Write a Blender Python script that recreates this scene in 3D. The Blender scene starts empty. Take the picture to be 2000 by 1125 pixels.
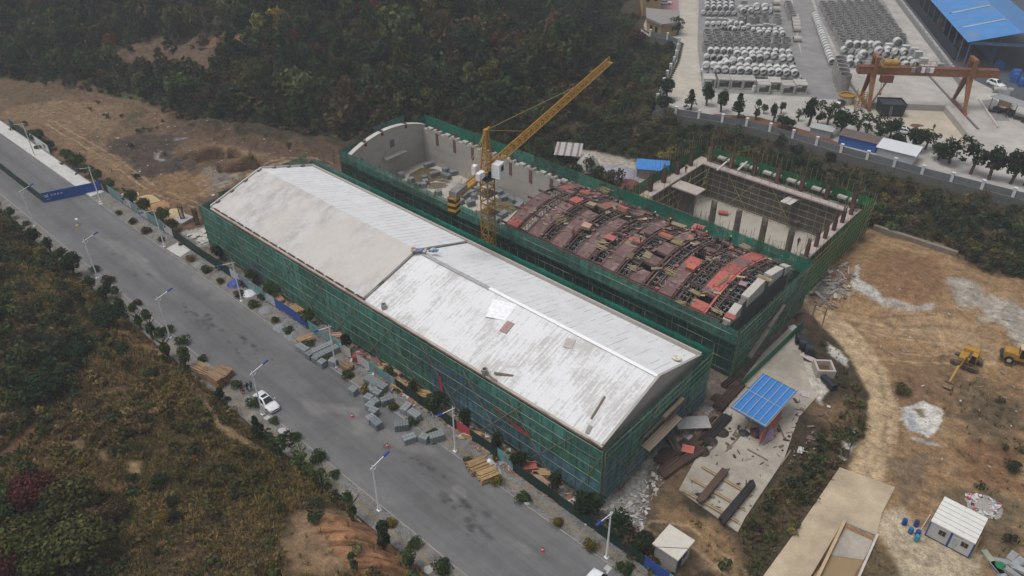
import bpy, math, random
import numpy as np
from mathutils import Vector, Matrix
R_ = math.radians
rnd = random.Random(7)
rng = np.random.default_rng(11)
scn = bpy.context.scene
COL = scn.collection

# ------------------------------------------------------------------ camera
CAM = np.array([125.8014, -54.5164, 78.0])
CF = np.array([-0.5518832, 0.60638514, -0.57247007])
CR = np.array([0.74272494, 0.66956226, -0.00678605])
CU = np.array([-0.37918939, 0.42893291, 0.81989753])
FPX = 1528.0567
cd = bpy.data.cameras.new('camera')
cam = bpy.data.objects.new('camera', cd); COL.objects.link(cam)
cam.matrix_world = Matrix([[CR[i], CU[i], -CF[i], CAM[i]] for i in range(3)] + [[0, 0, 0, 1]])
cd.sensor_width = 36.0; cd.lens = 36.0 * FPX / 2000.0
cd.clip_start = 1.0; cd.clip_end = 5000.0
scn.camera = cam

# ------------------------------------------------------------------ sky, sun, exposure (thin overcast)
SUN_EL, SUN_AZ = R_(70), R_(215)
w = bpy.data.worlds.new('World'); scn.world = w; w.use_nodes = True
nt = w.node_tree; nt.nodes.clear()
wo = nt.nodes.new('ShaderNodeOutputWorld'); bg = nt.nodes.new('ShaderNodeBackground')
sky = nt.nodes.new('ShaderNodeTexSky'); sky.sky_type = 'NISHITA'; sky.sun_disc = False
sky.sun_elevation = SUN_EL; sky.sun_rotation = SUN_AZ
sky.air_density = 1.0; sky.dust_density = 4.0; sky.ozone_density = 1.0
hs = nt.nodes.new('ShaderNodeHueSaturation'); hs.inputs['Saturation'].default_value = 0.30
nt.links.new(sky.outputs[0], hs.inputs['Color']); nt.links.new(hs.outputs[0], bg.inputs[0])
bg.inputs[1].default_value = 0.115
nt.links.new(bg.outputs[0], wo.inputs[0])
sl = bpy.data.lights.new('sun', 'SUN'); sl.energy = 1.2; sl.angle = R_(22); sl.color = (1.0, 0.98, 0.955)
so = bpy.data.objects.new('sun', sl); COL.objects.link(so)
sd = Vector((math.sin(SUN_AZ) * math.cos(SUN_EL), math.cos(SUN_AZ) * math.cos(SUN_EL), math.sin(SUN_EL)))
so.rotation_euler = sd.to_track_quat('Z', 'Y').to_euler()
so.location = (0, 0, 150)
vs = scn.view_settings
scn.display_settings.display_device = 'sRGB'
vs.view_transform = 'Standard'; vs.look = 'None'; vs.gamma = 1.0; vs.exposure = 0.12; vs.use_curve_mapping = False
scn.cycles.max_bounces = 5; scn.cycles.diffuse_bounces = 2; scn.cycles.transparent_max_bounces = 10
scn.cycles.volume_bounces = 0

# ------------------------------------------------------------------ numeric helpers
def sstep(a, b, x):
    t = np.clip((x - a) / (b - a), 0.0, 1.0); return t * t * (3 - 2 * t)
def _hash(ix, iy, s):
    h = (ix.astype(np.int64) * 374761393 + iy.astype(np.int64) * 668265263 + s * 974634777) & 0xffffffff
    h = ((h ^ (h >> 13)) * 1274126177) & 0xffffffff
    return ((h ^ (h >> 16)) & 0xffff) / 65535.0
def vnoise(x, y, s=0):
    x = np.asarray(x, float); y = np.asarray(y, float)
    ix = np.floor(x); iy = np.floor(y); fx = x - ix; fy = y - iy
    fx = fx * fx * (3 - 2 * fx); fy = fy * fy * (3 - 2 * fy)
    a = _hash(ix, iy, s); b = _hash(ix + 1, iy, s); c = _hash(ix, iy + 1, s); d = _hash(ix + 1, iy + 1, s)
    return (a * (1 - fx) + b * fx) * (1 - fy) + (c * (1 - fx) + d * fx) * fy
def fbm(x, y, s=0, o=4):
    t = 0; a = 0.5; n = 0
    for k in range(o):
        t = t + a * vnoise(x * 2 ** k, y * 2 ** k, s + k * 17); n += a; a *= 0.5
    return t / n
def sdf(poly, x, y):
    """signed distance to a polygon, negative inside"""
    p = np.asarray(poly, float); d = np.full(np.shape(x), 1e18); ins = np.zeros(np.shape(x), bool)
    j = len(p) - 1
    for i in range(len(p)):
        ex, ey = p[j] - p[i]; wx, wy = x - p[i, 0], y - p[i, 1]
        t = np.clip((wx * ex + wy * ey) / max(ex * ex + ey * ey, 1e-9), 0, 1)
        d = np.minimum(d, (wx - ex * t) ** 2 + (wy - ey * t) ** 2)
        c1 = (p[i, 1] > y) != (p[j, 1] > y)
        with np.errstate(divide='ignore', invalid='ignore'):
            xc = (p[j, 0] - p[i, 0]) * (y - p[i, 1]) / (p[j, 1] - p[i, 1]) + p[i, 0]
        ins ^= c1 & (x < xc)
        j = i
    d = np.sqrt(d)
    return np.where(ins, -d, d)

# ------------------------------------------------------------------ where things stand: survey points of the site
def at(px, py, z=0.0):
    d = CF * FPX + CR * (px - 1000) - CU * (py - 562.5)
    return CAM + d * ((z - CAM[2]) / d[2])
YARD = [(29.6, 103.2), (33.9, 104.0), (53.8, 110.0), (73.4, 109.8), (90.4, 110.7), (109.2, 112.5), (180, 119), (260, 400), (-60, 400), (-45, 230),
        (-16, 162), (-9.1, 154.3), (-4.3, 151.7), (2.6, 152.3), (6.6, 151.2), (14.3, 136.8), (21.0, 121.3)]
HILL = [(-900, -40), (-260, -8), (-132, 9), (-88, 27), (-58, 29), (-20, 45), (-7, 64), (14, 72), (20, 86), (18, 100), (9, 120), (0, 137),
        (-12, 146), (-30, 165), (-60, 240), (-80, 420), (-80, 1200), (-900, 1200)]
def H(x, y):
    x = np.asarray(x, float); y = np.asarray(y, float)
    n1 = fbm(x * 0.05, y * 0.05, 3) - 0.5; n2 = fbm(x * 0.22, y * 0.22, 9) - 0.5
    # hill south of the road
    d = np.clip(-20.6 - y, 0, None)
    cut = sstep(66, 74, x)
    s = 1.5 * sstep(0.2, 3.5, d) + (0.15 + 0.03 * n1) * np.clip(d - 2, 0, 120) + cut * 1.6 * sstep(0.5, 5, d) + (3.0 * n1 + 1.1 * n2) * sstep(2, 12, d)
    s = s + cut * .28 * sstep(.5, 2, d) * (vnoise((x * .67 + y * .74) * .28, (x * -.74 + y * .67) * 2.4, 71) - .5) * -2 * sstep(12, 8, d)
    # wooded hill behind
    dh = np.clip(-sdf(HILL, x, y), 0, None)
    hz = 62 * (1 - np.exp(-(0.30 * dh) / 62)) * 1.0 + (7 * n1 + 2.5 * n2) * sstep(2, 30, dh)
    terr = 2.0 * np.sin(dh * 0.16) * sstep(8, 25, dh)
    hz = hz + terr
    # yard platform
    dy = sdf(YARD, x, y)
    yard = 4.0 * sstep(0.0, -0.9, dy)
    # ground lifting behind the third building
    back = 2.4 * sstep(57, 68, y) * sstep(84, 90, x) * sstep(150, 120, x) * sstep(100, 84, y) + (0.5 * sstep(82.5, 90, y) + 1.6 * sstep(14, 1.5, dy) * sstep(60, 80, y)) * sstep(-1.2, -0.2, dy) * sstep(0.5, -0.5, -np.clip(sdf(HILL, x, y), -9, 9) - 3)
    # soil heaps and rough ground on the building site
    m = 1.8 * np.exp(-(((x - 100) / 7.5) ** 2 + ((y - 71) / 7.0) ** 2)) * sstep(88, 92, x)
    berm = (3.0 + 3.0 * n2) * np.exp(-(((y - (33.5 + (x + 40) * 0.42)) / 3.5) ** 2)) * sstep(-62, -52, x) * sstep(-2, -12, x)
    n3 = fbm(x * 0.9, y * 0.9, 15, 3) - 0.5
    rough = (1.1 * n2 + 0.55 * n3) * np.maximum(sstep(-3, -8, x) * sstep(0.5, 4, y), sstep(106, 112, x) * sstep(24, 40, y)) * (1 - sstep(0.9, 0, dy))
    z = s + hz + yard + back + m + berm + rough
    # two excavated pits and a third by the first building
    for (cx, cy, ax, ay, a) in PITS:
        ca, sa = math.cos(a), math.sin(a)
        u = (x - cx) * ca + (y - cy) * sa; v = -(x - cx) * sa + (y - cy) * ca
        q = np.maximum(np.abs(u) - ax, np.abs(v) - ay)
        z = z - 2.8 * sstep(0.35, -0.35, q) + 0.5 * np.exp(-((q - 1.8) / 1.2) ** 2)
    # water trough beside the concrete road
    z = z - 1.0 * sstep(0.3, -0.3, sdf(TROUGH, x, y))
    return z - 0.06
PITS = []
for px, py in ((402, 303), (428, 309), (470, 327)):
    c = at(px, py); PITS.append((c[0], c[1], 1.7, 4.6, R_(-28)))
TROUGH = [tuple(at(*q)[:2]) for q in ((1650, 1028), (1706, 1054), (1640, 1170), (1560, 1160))]
def on(px, py):
    """the point of the ground seen at a pixel of the survey photograph"""
    d = CF * FPX + CR * (px - 1000) - CU * (py - 562.5); d = d / np.linalg.norm(d)
    t = np.arange(60, 700, 1.5); p = CAM + d * t[:, None]
    g = p[:, 2] - H(p[:, 0], p[:, 1]); k = np.argmax(g < 0)
    if k == 0: return at(px, py, 0)
    a, b = t[k - 1], t[k]
    for _ in range(18):
        mid = (a + b) / 2; q = CAM + d * mid
        if q[2] < float(H(q[0], q[1])): b = mid
        else: a = mid
    return CAM + d * b
def onp(L): return [tuple(on(*q)[:2]) for q in L]
def atp(L, z=0.0): return [tuple(at(*q, z)[:2]) for q in L]

# ------------------------------------------------------------------ materials
MATS = {}
def mat(name, color, rough=0.85, metal=0.0, var=0.18, scale=1.2, bump=0.0, rand=0.10, spec=0.3, stretch=(1, 1, 1), fine=0.0, objcol=False, stain=None, stain_scale=0.4, stain_lo=0.55, alpha=None):
    if name in MATS: return MATS[name]
    m = bpy.data.materials.new(name); m.use_nodes = True; n = m.node_tree; N = n.nodes; L = n.links
    b = N['Principled BSDF']
    b.inputs['Roughness'].default_value = rough; b.inputs['Metallic'].default_value = metal
    b.inputs['Specular IOR Level'].default_value = spec
    tc = N.new('ShaderNodeTexCoord'); mp = N.new('ShaderNodeMapping'); mp.inputs['Scale'].default_value = stretch
    L.new(tc.outputs['Object'], mp.inputs[0])
    oi = N.new('ShaderNodeObjectInfo')
    nz = N.new('ShaderNodeTexNoise'); nz.inputs['Scale'].default_value = scale; nz.inputs['Detail'].default_value = 6; nz.inputs['Roughness'].default_value = 0.65
    ad = N.new('ShaderNodeVectorMath'); ad.operation = 'ADD'
    mu = N.new('ShaderNodeMath'); mu.operation = 'MULTIPLY'; mu.inputs[1].default_value = 37.0
    L.new(oi.outputs['Random'], mu.inputs[0]); L.new(mp.outputs[0], ad.inputs[0]); L.new(mu.outputs[0], ad.inputs[1]); L.new(ad.outputs[0], nz.inputs['Vector'])
    mr = N.new('ShaderNodeMapRange'); mr.inputs[1].default_value = 0.25; mr.inputs[2].default_value = 0.75; mr.inputs[3].default_value = 1 - var; mr.inputs[4].default_value = 1 + var
    L.new(nz.outputs[0], mr.inputs[0]); k = mr.outputs[0]
    if fine:
        n2 = N.new('ShaderNodeTexNoise'); n2.inputs['Scale'].default_value = scale * 14; n2.inputs['Detail'].default_value = 3; L.new(ad.outputs[0], n2.inputs['Vector'])
        m2 = N.new('ShaderNodeMapRange'); m2.inputs[1].default_value = 0.3; m2.inputs[2].default_value = 0.7; m2.inputs[3].default_value = 1 - fine; m2.inputs[4].default_value = 1 + fine
        L.new(n2.outputs[0], m2.inputs[0]); q = N.new('ShaderNodeMath'); q.operation = 'MULTIPLY'; L.new(k, q.inputs[0]); L.new(m2.outputs[0], q.inputs[1]); k = q.outputs[0]
    r2 = N.new('ShaderNodeMapRange'); r2.inputs[3].default_value = 1 - rand; r2.inputs[4].default_value = 1 + rand
    L.new(oi.outputs['Random'], r2.inputs[0])
    q = N.new('ShaderNodeMath'); q.operation = 'MULTIPLY'; L.new(k, q.inputs[0]); L.new(r2.outputs[0], q.inputs[1])
    vm = N.new('ShaderNodeVectorMath'); vm.operation = 'SCALE'
    if objcol: L.new(oi.outputs['Color'], vm.inputs[0])
    else: vm.inputs[0].default_value = color[:3]
    L.new(q.outputs[0], vm.inputs['Scale']); col = vm.outputs[0]
    if stain is not None:
        ns = N.new('ShaderNodeTexNoise'); ns.inputs['Scale'].default_value = stain_scale; ns.inputs['Detail'].default_value = 7; ns.inputs['Roughness'].default_value = 0.7
        L.new(ad.outputs[0], ns.inputs['Vector'])
        ms = N.new('ShaderNodeMapRange'); ms.inputs[1].default_value = stain_lo; ms.inputs[2].default_value = stain_lo + 0.12; L.new(ns.outputs[0], ms.inputs[0])
        mx = N.new('ShaderNodeMix'); mx.data_type = 'RGBA'; L.new(ms.outputs[0], mx.inputs['Factor']); L.new(col, mx.inputs['A']); mx.inputs['B'].default_value = (*stain[:3], 1); col = mx.outputs['Result']
    L.new(col, b.inputs['Base Color'])
    if bump:
        bp = N.new('ShaderNodeBump'); bp.inputs['Strength'].default_value = bump; bp.inputs['Distance'].default_value = 0.1; L.new(nz.outputs[0], bp.inputs['Height']); L.new(bp.outputs[0], b.inputs['Normal'])
    if alpha is not None: b.inputs['Alpha'].default_value = alpha
    MATS[name] = m; return m
def leafmat(name, objcol=False, trans=0.25):
    m = bpy.data.materials.new(name); m.use_nodes = True; n = m.node_tree; N = n.nodes; L = n.links; N.clear()
    o = N.new('ShaderNodeOutputMaterial'); d = N.new('ShaderNodeBsdfDiffuse'); t = N.new('ShaderNodeBsdfTranslucent'); mx = N.new('ShaderNodeMixShader'); mx.inputs[0].default_value = trans
    a = N.new('ShaderNodeAttribute'); a.attribute_name = 'col'; c = a.outputs['Color']
    if objcol:
        oi = N.new('ShaderNodeObjectInfo'); vm = N.new('ShaderNodeVectorMath'); vm.operation = 'MULTIPLY'; L.new(oi.outputs['Color'], vm.inputs[0]); L.new(c, vm.inputs[1]); c = vm.outputs[0]
    L.new(c, d.inputs[0]); L.new(c, t.inputs[0]); L.new(d.outputs[0], mx.inputs[1]); L.new(t.outputs[0], mx.inputs[2]); L.new(mx.outputs[0], o.inputs[0])
    return m

# ------------------------------------------------------------------ objects, labels, meshes
def tag(o, label=None, cat=None, group=None, kind=None):
    if label: o['label'] = label
    if cat: o['category'] = cat
    if group: o['group'] = group
    if kind: o['kind'] = kind
    return o
def thing(name, label, cat, loc=(0, 0, 0), rz=0.0, group=None, sc=None):
    o = bpy.data.objects.new(name, None); COL.objects.link(o)
    o.location = [float(v) for v in loc]; o.rotation_euler = (0, 0, rz); o.empty_display_size = 0.3
    if sc is not None: o.scale = (sc, sc, sc) if not hasattr(sc, '__len__') else sc
    return tag(o, label, cat, group)
def link(name, me, parent=None, loc=None, rz=None):
    o = bpy.data.objects.new(name, me); COL.objects.link(o)
    if parent is not None: o.parent = parent
    if loc is not None: o.location = [float(v) for v in loc]
    if rz is not None: o.rotation_euler = (0, 0, rz)
    return o
KIDS = {}
def copy_tree(o, loc=None, rz=None, label=None, group=None, parent=None):
    c = o.copy(); COL.objects.link(c)
    if parent is not None: c.parent = parent
    if loc is not None: c.location = [float(v) for v in loc]
    if rz is not None: c.rotation_euler = (0, 0, rz)
    if label: c['label'] = label
    if group: c['group'] = group
    for ch in list(o.children): copy_tree(ch, parent=c)
    return c
ORD = ['first', 'second', 'third', 'fourth', 'fifth', 'sixth', 'seventh', 'eighth', 'ninth', 'tenth', 'eleventh', 'twelfth', 'thirteenth', 'fourteenth', 'fifteenth', 'sixteenth', 'seventeenth', 'eighteenth', 'nineteenth', 'twentieth']
def nth(i): return ORD[i] if i < 20 else ('twenty-' + ORD[i - 20] if i < 29 else '%dth' % (i + 1))
BOXF = [(0, 3, 2, 1), (4, 5, 6, 7), (0, 1, 5, 4), (1, 2, 6, 5), (2, 3, 7, 6), (3, 0, 4, 7)]
class MB:
    def __init__(s): s.v = []; s.f = []; s.m = []
    def add(s, v, f, mi=0):
        k = len(s.v); s.v += [tuple(map(float, p)) for p in v]; s.f += [tuple(i + k for i in q) for q in f]; s.m += [mi] * len(f); return s
    def box(s, c, d, rz=0.0, mi=0, rx=0.0, ry=0.0, taper=1.0):
        x, y, z = d[0] / 2, d[1] / 2, d[2] / 2; t = taper
        P = [(-x, -y, -z), (x, -y, -z), (x, y, -z), (-x, y, -z), (-x * t, -y * t, z), (x * t, -y * t, z), (x * t, y * t, z), (-x * t, y * t, z)]
        if rx or ry:
            M = Matrix.Rotation(rz, 3, 'Z') @ Matrix.Rotation(ry, 3, 'Y') @ Matrix.Rotation(rx, 3, 'X'); P = [M @ Vector(p) for p in P]
        elif rz:
            ca, sa = math.cos(rz), math.sin(rz); P = [(p[0] * ca - p[1] * sa, p[0] * sa + p[1] * ca, p[2]) for p in P]
        return s.add([(p[0] + c[0], p[1] + c[1], p[2] + c[2]) for p in P], BOXF, mi)
    def bb(s, x0, x1, y0, y1, z0, z1, mi=0): return s.box(((x0 + x1) / 2, (y0 + y1) / 2, (z0 + z1) / 2), (x1 - x0, y1 - y0, z1 - z0), mi=mi)
    def frame(s, p, q):
        p = Vector(p); q = Vector(q); d = (q - p).normalized(); u = Vector((0, 0, 1)) if abs(d.z) < 0.95 else Vector((0, 1, 0))
        a = d.cross(u).normalized(); return p, q, a, a.cross(d).normalized()
    def bar(s, p, q, wd, h=None, mi=0, w2=None, h2=None):
        h = wd if h is None else h; w2 = wd if w2 is None else w2; h2 = h if h2 is None else h2
        p, q, a, b = s.frame(p, q); P = []
        for e, ww, hh in ((p, wd, h), (q, w2, h2)):
            P += [e - a * ww / 2 - b * hh / 2, e + a * ww / 2 - b * hh / 2, e + a * ww / 2 + b * hh / 2, e - a * ww / 2 + b * hh / 2]
        return s.add(P, BOXF, mi)
    def tube(s, p, q, r, n=6, mi=0, r2=None, cap=True):
        r2 = r if r2 is None else r2; p, q, a, b = s.frame(p, q); P = []
        for e, rr in ((p, r), (q, r2)):
            for i in range(n):
                t = 2 * math.pi * i / n; P.append(e + a * rr * math.cos(t) + b * rr * math.sin(t))
        F = [(i, (i + 1) % n, n + (i + 1) % n, n + i) for i in range(n)]
        if cap: F += [tuple(range(n))[::-1], tuple(range(n, 2 * n))]
        return s.add(P, F, mi)
    def pipe(s, p, q, ro, ri, n=20, mi=0, mi2=None):
        """hollow pipe with wall thickness"""
        mi2 = mi if mi2 is None else mi2
        p, q, a, b = s.frame(p, q); P = []
        for e, rr in ((p, ro), (q, ro), (p, ri), (q, ri)):
            for i in range(n):
                t = 2 * math.pi * i / n; P.append(e + a * rr * math.cos(t) + b * rr * math.sin(t))
        o = lambda k, i: k * n + i % n
        s.add(P, [(o(0, i), o(0, i + 1), o(1, i + 1), o(1, i)) for i in range(n)] + [(o(1, i), o(1, i + 1), o(3, i + 1), o(3, i)) for i in range(n)] + [(o(2, i), o(2, i + 1), o(0, i + 1), o(0, i)) for i in range(n)], mi)
        k = len(s.v) - len(P); F = [(o(3, i), o(3, i + 1), o(2, i + 1), o(2, i)) for i in range(n)]
        s.f += [tuple(j + k for j in q2) for q2 in F]; s.m += [mi2] * len(F); return s
    def prism(s, poly, z0, z1, mi=0):
        a = sum(poly[i - 1][0] * poly[i][1] - poly[i][0] * poly[i - 1][1] for i in range(len(poly)))
        if a < 0: poly = poly[::-1]
        n = len(poly)
        return s.add([(*p[:2], z0) for p in poly] + [(*p[:2], z1) for p in poly], [tuple(range(n))[::-1], tuple(range(n, 2 * n))] + [(i, (i + 1) % n, n + (i + 1) % n, n + i) for i in range(n)], mi)
    def extr(s, prof, x0, x1, mi=0, axis='x'):
        """closed profile of (y, z) swept along x (or (x, z) along y)"""
        n = len(prof)
        mk = (lambda t, p: (t, p[0], p[1])) if axis == 'x' else (lambda t, p: (p[0], t, p[1]))
        return s.add([mk(x0, p) for p in prof] + [mk(x1, p) for p in prof], [tuple(range(n))[::-1], tuple(range(n, 2 * n))] + [(i, (i + 1) % n, n + (i + 1) % n, n + i) for i in range(n)], mi)
    def lathe(s, prof, c=(0, 0, 0), n=16, mi=0):
        P = []; F = []; m = len(prof)
        for r, z in prof:
            for i in range(n):
                t = 2 * math.pi * i / n; P.append((c[0] + r * math.cos(t), c[1] + r * math.sin(t), c[2] + z))
        for k in range(m - 1):
            for i in range(n): F.append((k * n + i, k * n + (i + 1) % n, (k + 1) * n + (i + 1) % n, (k + 1) * n + i))
        F += [tuple(range(n))[::-1], tuple(range((m - 1) * n, m * n))]
        return s.add(P, F, mi)
    def mesh(s, name, mats, smooth=False):
        me = bpy.data.meshes.new(name); me.from_pydata(s.v, [], s.f)
        for m in (mats if isinstance(mats, (list, tuple)) else [mats]): me.materials.append(m)
        me.polygons.foreach_set('material_index', s.m)
        if smooth: me.polygons.foreach_set('use_smooth', [True] * len(s.f))
        me.update(); return me
    def build(s, name, mats, parent=None, loc=None, rz=None, smooth=False): return link(name, s.mesh(name, mats, smooth), parent, loc, rz)
def npmesh(name, V, F, mats, col=None, mi=None, smooth=False):
    """mesh from arrays: V (n,3), F (m,4) or (m,3)"""
    me = bpy.data.meshes.new(name); n, m, k = len(V), len(F), F.shape[1]
    me.vertices.add(n); me.vertices.foreach_set('co', np.ascontiguousarray(V, np.float32).ravel())
    me.loops.add(m * k); me.loops.foreach_set('vertex_index', np.ascontiguousarray(F, np.int32).ravel())
    me.polygons.add(m); me.polygons.foreach_set('loop_start', np.arange(0, m * k, k, dtype=np.int32))
    if smooth: me.polygons.foreach_set('use_smooth', np.ones(m, bool))
    for q in (mats if isinstance(mats, (list, tuple)) else [mats]): me.materials.append(q)
    if mi is not None: me.polygons.foreach_set('material_index', np.asarray(mi, np.int32))
    if col is not None:
        at_ = me.color_attributes.new('col', 'FLOAT_COLOR', 'POINT'); c4 = np.ones((n, 4), np.float32); c4[:, :3] = col; at_.data.foreach_set('color', c4.ravel())
    me.update(calc_edges=True); me.validate(); return me
# ================================================================== GROUND
def grid_axis(lo, a, b, hi, fine):
    mid = np.arange(a, b + 1e-6, fine); L = []; s = fine; x = a
    while x > lo: s *= 1.25; x -= s; L.append(x)
    Rr = []; s = fine; x = b
    while x < hi: s *= 1.25; x += s; Rr.append(x)
    return np.concatenate([np.array(L[::-1]), mid, np.array(Rr)])
refine = lambda g, a, b, st: np.concatenate([g[g < a], np.arange(a, b, st), g[g >= b]])
gx = refine(grid_axis(-1000, -150, 150, 900, 0.65), 62, 132, .32); gy = refine(refine(grid_axis(-500, -75, 200, 1100, 0.65), 0, 78, .32), -30, -20.4, .3)
GX, GY = np.meshgrid(gx, gy); X_ = GX.ravel(); Y_ = GY.ravel(); Z_ = H(X_, Y_)
nA = fbm(X_ * 0.35, Y_ * 0.35, 21); nB = fbm(X_ * 0.09, Y_ * 0.09, 33); nC = fbm(X_ * 1.1, Y_ * 1.1, 44, 3)
col = np.zeros((len(X_), 3)); col[:] = (0.058, 0.045, 0.028)
def paint(poly, c, soft=1.0, rag=2.0, alpha=1.0, world=False):
    p = np.array(poly if world else onp(poly)); m = 6 + soft + rag
    s = (X_ > p[:, 0].min() - m) & (X_ < p[:, 0].max() + m) & (Y_ > p[:, 1].min() - m) & (Y_ < p[:, 1].max() + m)
    d = sdf(p, X_[s], Y_[s]) + (nA[s] - 0.5) * rag * 2 + (nC[s] - 0.5) * rag * 0.7
    wgt = (sstep(soft, -soft, d) * alpha)[:, None]
    col[s] = col[s] * (1 - wgt) + np.array(c) * wgt
DIRT = (0.295, 0.188, 0.100)
# hill south of the road: dry soil showing between plants
hs_ = (Y_ < -20.4) & (X_ > -150)
t = sstep(0.50, 0.66, nB * 0.6 + nA * 0.4)[:, None] * hs_[:, None]
col[:] = col * (1 - 0.75 * t) + np.array((0.135, 0.085, 0.045)) * 0.75 * t
paint([(60, 830), (75, 815), (75, 850), (30, 890), (5, 890)], (0.20, 0.10, 0.05)); paint([(135, 865), (165, 855), (160, 880), (140, 880)], (0.23, 0.16, 0.08), .5, .8)
paint([(192, 880), (212, 872), (210, 900), (195, 900)], (0.23, 0.16, 0.08), .5, .8); paint([(245, 905), (270, 900), (275, 925), (262, 935)], (0.25, 0.175, 0.09), .5, .8)
paint([(200, 950), (240, 945), (235, 962), (205, 965)], (0.17, 0.10, 0.055)); paint([(70, 905), (120, 915), (110, 935), (75, 925)], (0.17, 0.11, 0.06))
paint([(222, 612), (240, 610), (250, 650), (340, 700), (345, 715), (240, 665)], (0.235, 0.15, 0.08), .4, .7)
paint([(375, 750), (400, 770), (440, 830), (520, 880), (500, 880), (430, 840), (370, 765)], (0.27, 0.19, 0.10), .4, .8)
paint([(98, 490), (130, 515), (128, 535), (95, 510)], (0.22, 0.13, 0.06), .4, .7); paint([(215, 660), (240, 655), (225, 690)], (0.2, 0.12, 0.06), .4, .7)
paint([(520, 890), (545, 885), (570, 900), (600, 930), (560, 925), (530, 905)], (0.24, 0.16, 0.08), .4, 1.0)
# red cut bank and pale soil by the pavement
paint([(560, 1000), (640, 985), (690, 1000), (780, 1070), (850, 1130), (560, 1130), (545, 1060)], (0.25, 0.165, 0.095), 1, 2)
paint([(610, 1005), (690, 1010), (760, 1060), (835, 1135), (700, 1135), (650, 1060), (605, 1030)], (0.36, 0.185, 0.095), .7, 1.0)
# field west of the buildings
WEST = [(0, 155), (130, 160), (275, 187), (310, 205), (395, 248), (520, 268), (665, 285), (720, 330), (600, 345), (400, 395), (395, 470), (345, 465), (200, 372), (95, 305), (0, 255), (-200, 190), (-200, 130)]
paint(WEST, (0.150, 0.098, 0.060), 1.2, 2.5)
paint([(0, 215), (120, 195), (230, 210), (210, 260), (130, 260), (60, 250), (0, 235)], (0.225, 0.155, 0.09), 3, 5, .7)
paint([(60, 250), (150, 260), (240, 300), (330, 360), (300, 385), (180, 330)], (0.225, 0.148, 0.085), 2, 4, .7)
paint([(185, 176), (278, 188), (275, 196), (200, 186)], (0.065, 0.085, 0.03), .8, 1.0); paint([(240, 225), (280, 215), (285, 245), (250, 250)], (0.075, 0.075, 0.035), 1, 2.5, .7)
paint([(0, 160), (150, 165), (170, 180), (60, 200), (0, 205)], (0.115, 0.085, 0.05), 2, 3, .7)
paint([(325, 205), (375, 215), (405, 250), (520, 272), (660, 290), (700, 330), (600, 318), (450, 285), (370, 270), (325, 250)], (0.100, 0.066, 0.044), 1, 2)
paint([(215, 275), (270, 262), (340, 262), (380, 268), (350, 285), (330, 300), (385, 325), (350, 350), (300, 352), (262, 335), (245, 310), (212, 300)], (0.072, 0.054, 0.043), 1, 2)
paint([(340, 268), (370, 268), (360, 276), (338, 276)], (0.20, 0.19, 0.19), .3, .6)
paint([(300, 300), (315, 295), (312, 308), (325, 312), (300, 312)], (0.36, 0.34, 0.32), .2, .7, .7)
paint([(400, 275), (560, 310), (600, 325), (480, 305), (410, 290)], (0.20, 0.135, 0.08), 1, 1.5, .9)
paint([(395, 335), (440, 330), (470, 345), (420, 375), (390, 360)], (0.21, 0.185, 0.16), 1, 1.5, .8)
paint([(330, 330), (400, 345), (410, 370), (380, 400), (330, 390), (290, 360)], (0.235, 0.145, 0.075), 1, 2.5, .8)
for c in PITS: paint([(c[0] - 2.6, c[1] - 4.2), (c[0] + 2.6, c[1] - 4.2), (c[0] + 2.6, c[1] + 4.2), (c[0] - 2.6, c[1] + 4.2)], (0.10, 0.060, 0.035), .5, .6, 1, True)
# bare terraces on the wooded hill
paint([(215, 92), (300, 76), (380, 72), (500, 70), (492, 88), (445, 108), (425, 138), (330, 132), (225, 118)], (0.130, 0.088, 0.060), .8, 2); paint([(385, 72), (492, 70), (485, 88), (400, 92)], (0.18, 0.10, 0.062), .6, 1.5)
paint([(120, 95), (220, 95), (225, 112), (150, 112)], (0.13, 0.09, 0.055), 1, 2); paint([(460, 172), (660, 215), (655, 222), (465, 185)], (0.12, 0.085, 0.05), .8, 1.5)
# soil between and round the buildings
paint([(345, 470), (400, 445), (460, 470), (1400, 560), (1600, 480), (1650, 520), (1560, 640), (1440, 745), (1260, 1000), (1235, 1090), (1080, 1002), (880, 838), (700, 720), (540, 605)], (0.17, 0.14, 0.115), 1.5, 1.2)
paint([(355, 455), (400, 440), (415, 470), (390, 480)], (0.36, 0.35, 0.33), .4, 1.0)
paint([(1155, 985), (1200, 965), (1375, 795), (1400, 795), (1310, 905), (1265, 960), (1235, 985), (1262, 1010), (1245, 1045), (1215, 1040), (1175, 1010)], (0.40, 0.375, 0.335), .5, 1.0)
paint([(1225, 1000), (1262, 1000), (1258, 1050), (1232, 1050)], (0.27, 0.25, 0.225), .4, .8); paint([(1250, 930), (1275, 920), (1260, 985), (1240, 985)], (0.29, 0.285, 0.27), .4, .6)
paint([(1270, 925), (1400, 800), (1440, 830), (1330, 960), (1330, 990), (1440, 1045), (1470, 1125), (1240, 1125), (1250, 1060), (1265, 1000)], (0.14, 0.095, 0.058), .8, 1.5)
paint([(1270, 1000), (1330, 995), (1440, 1060), (1470, 1130), (1380, 1130), (1350, 1040), (1290, 1030)], (0.26, 0.165, 0.085), .8, 1.8, .85)
# ground behind the second building
paint([(1085, 285), (1180, 300), (1300, 330), (1330, 350), (1250, 372), (1160, 325), (1090, 300)], (0.40, 0.36, 0.30), .8, 1.5)
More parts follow.
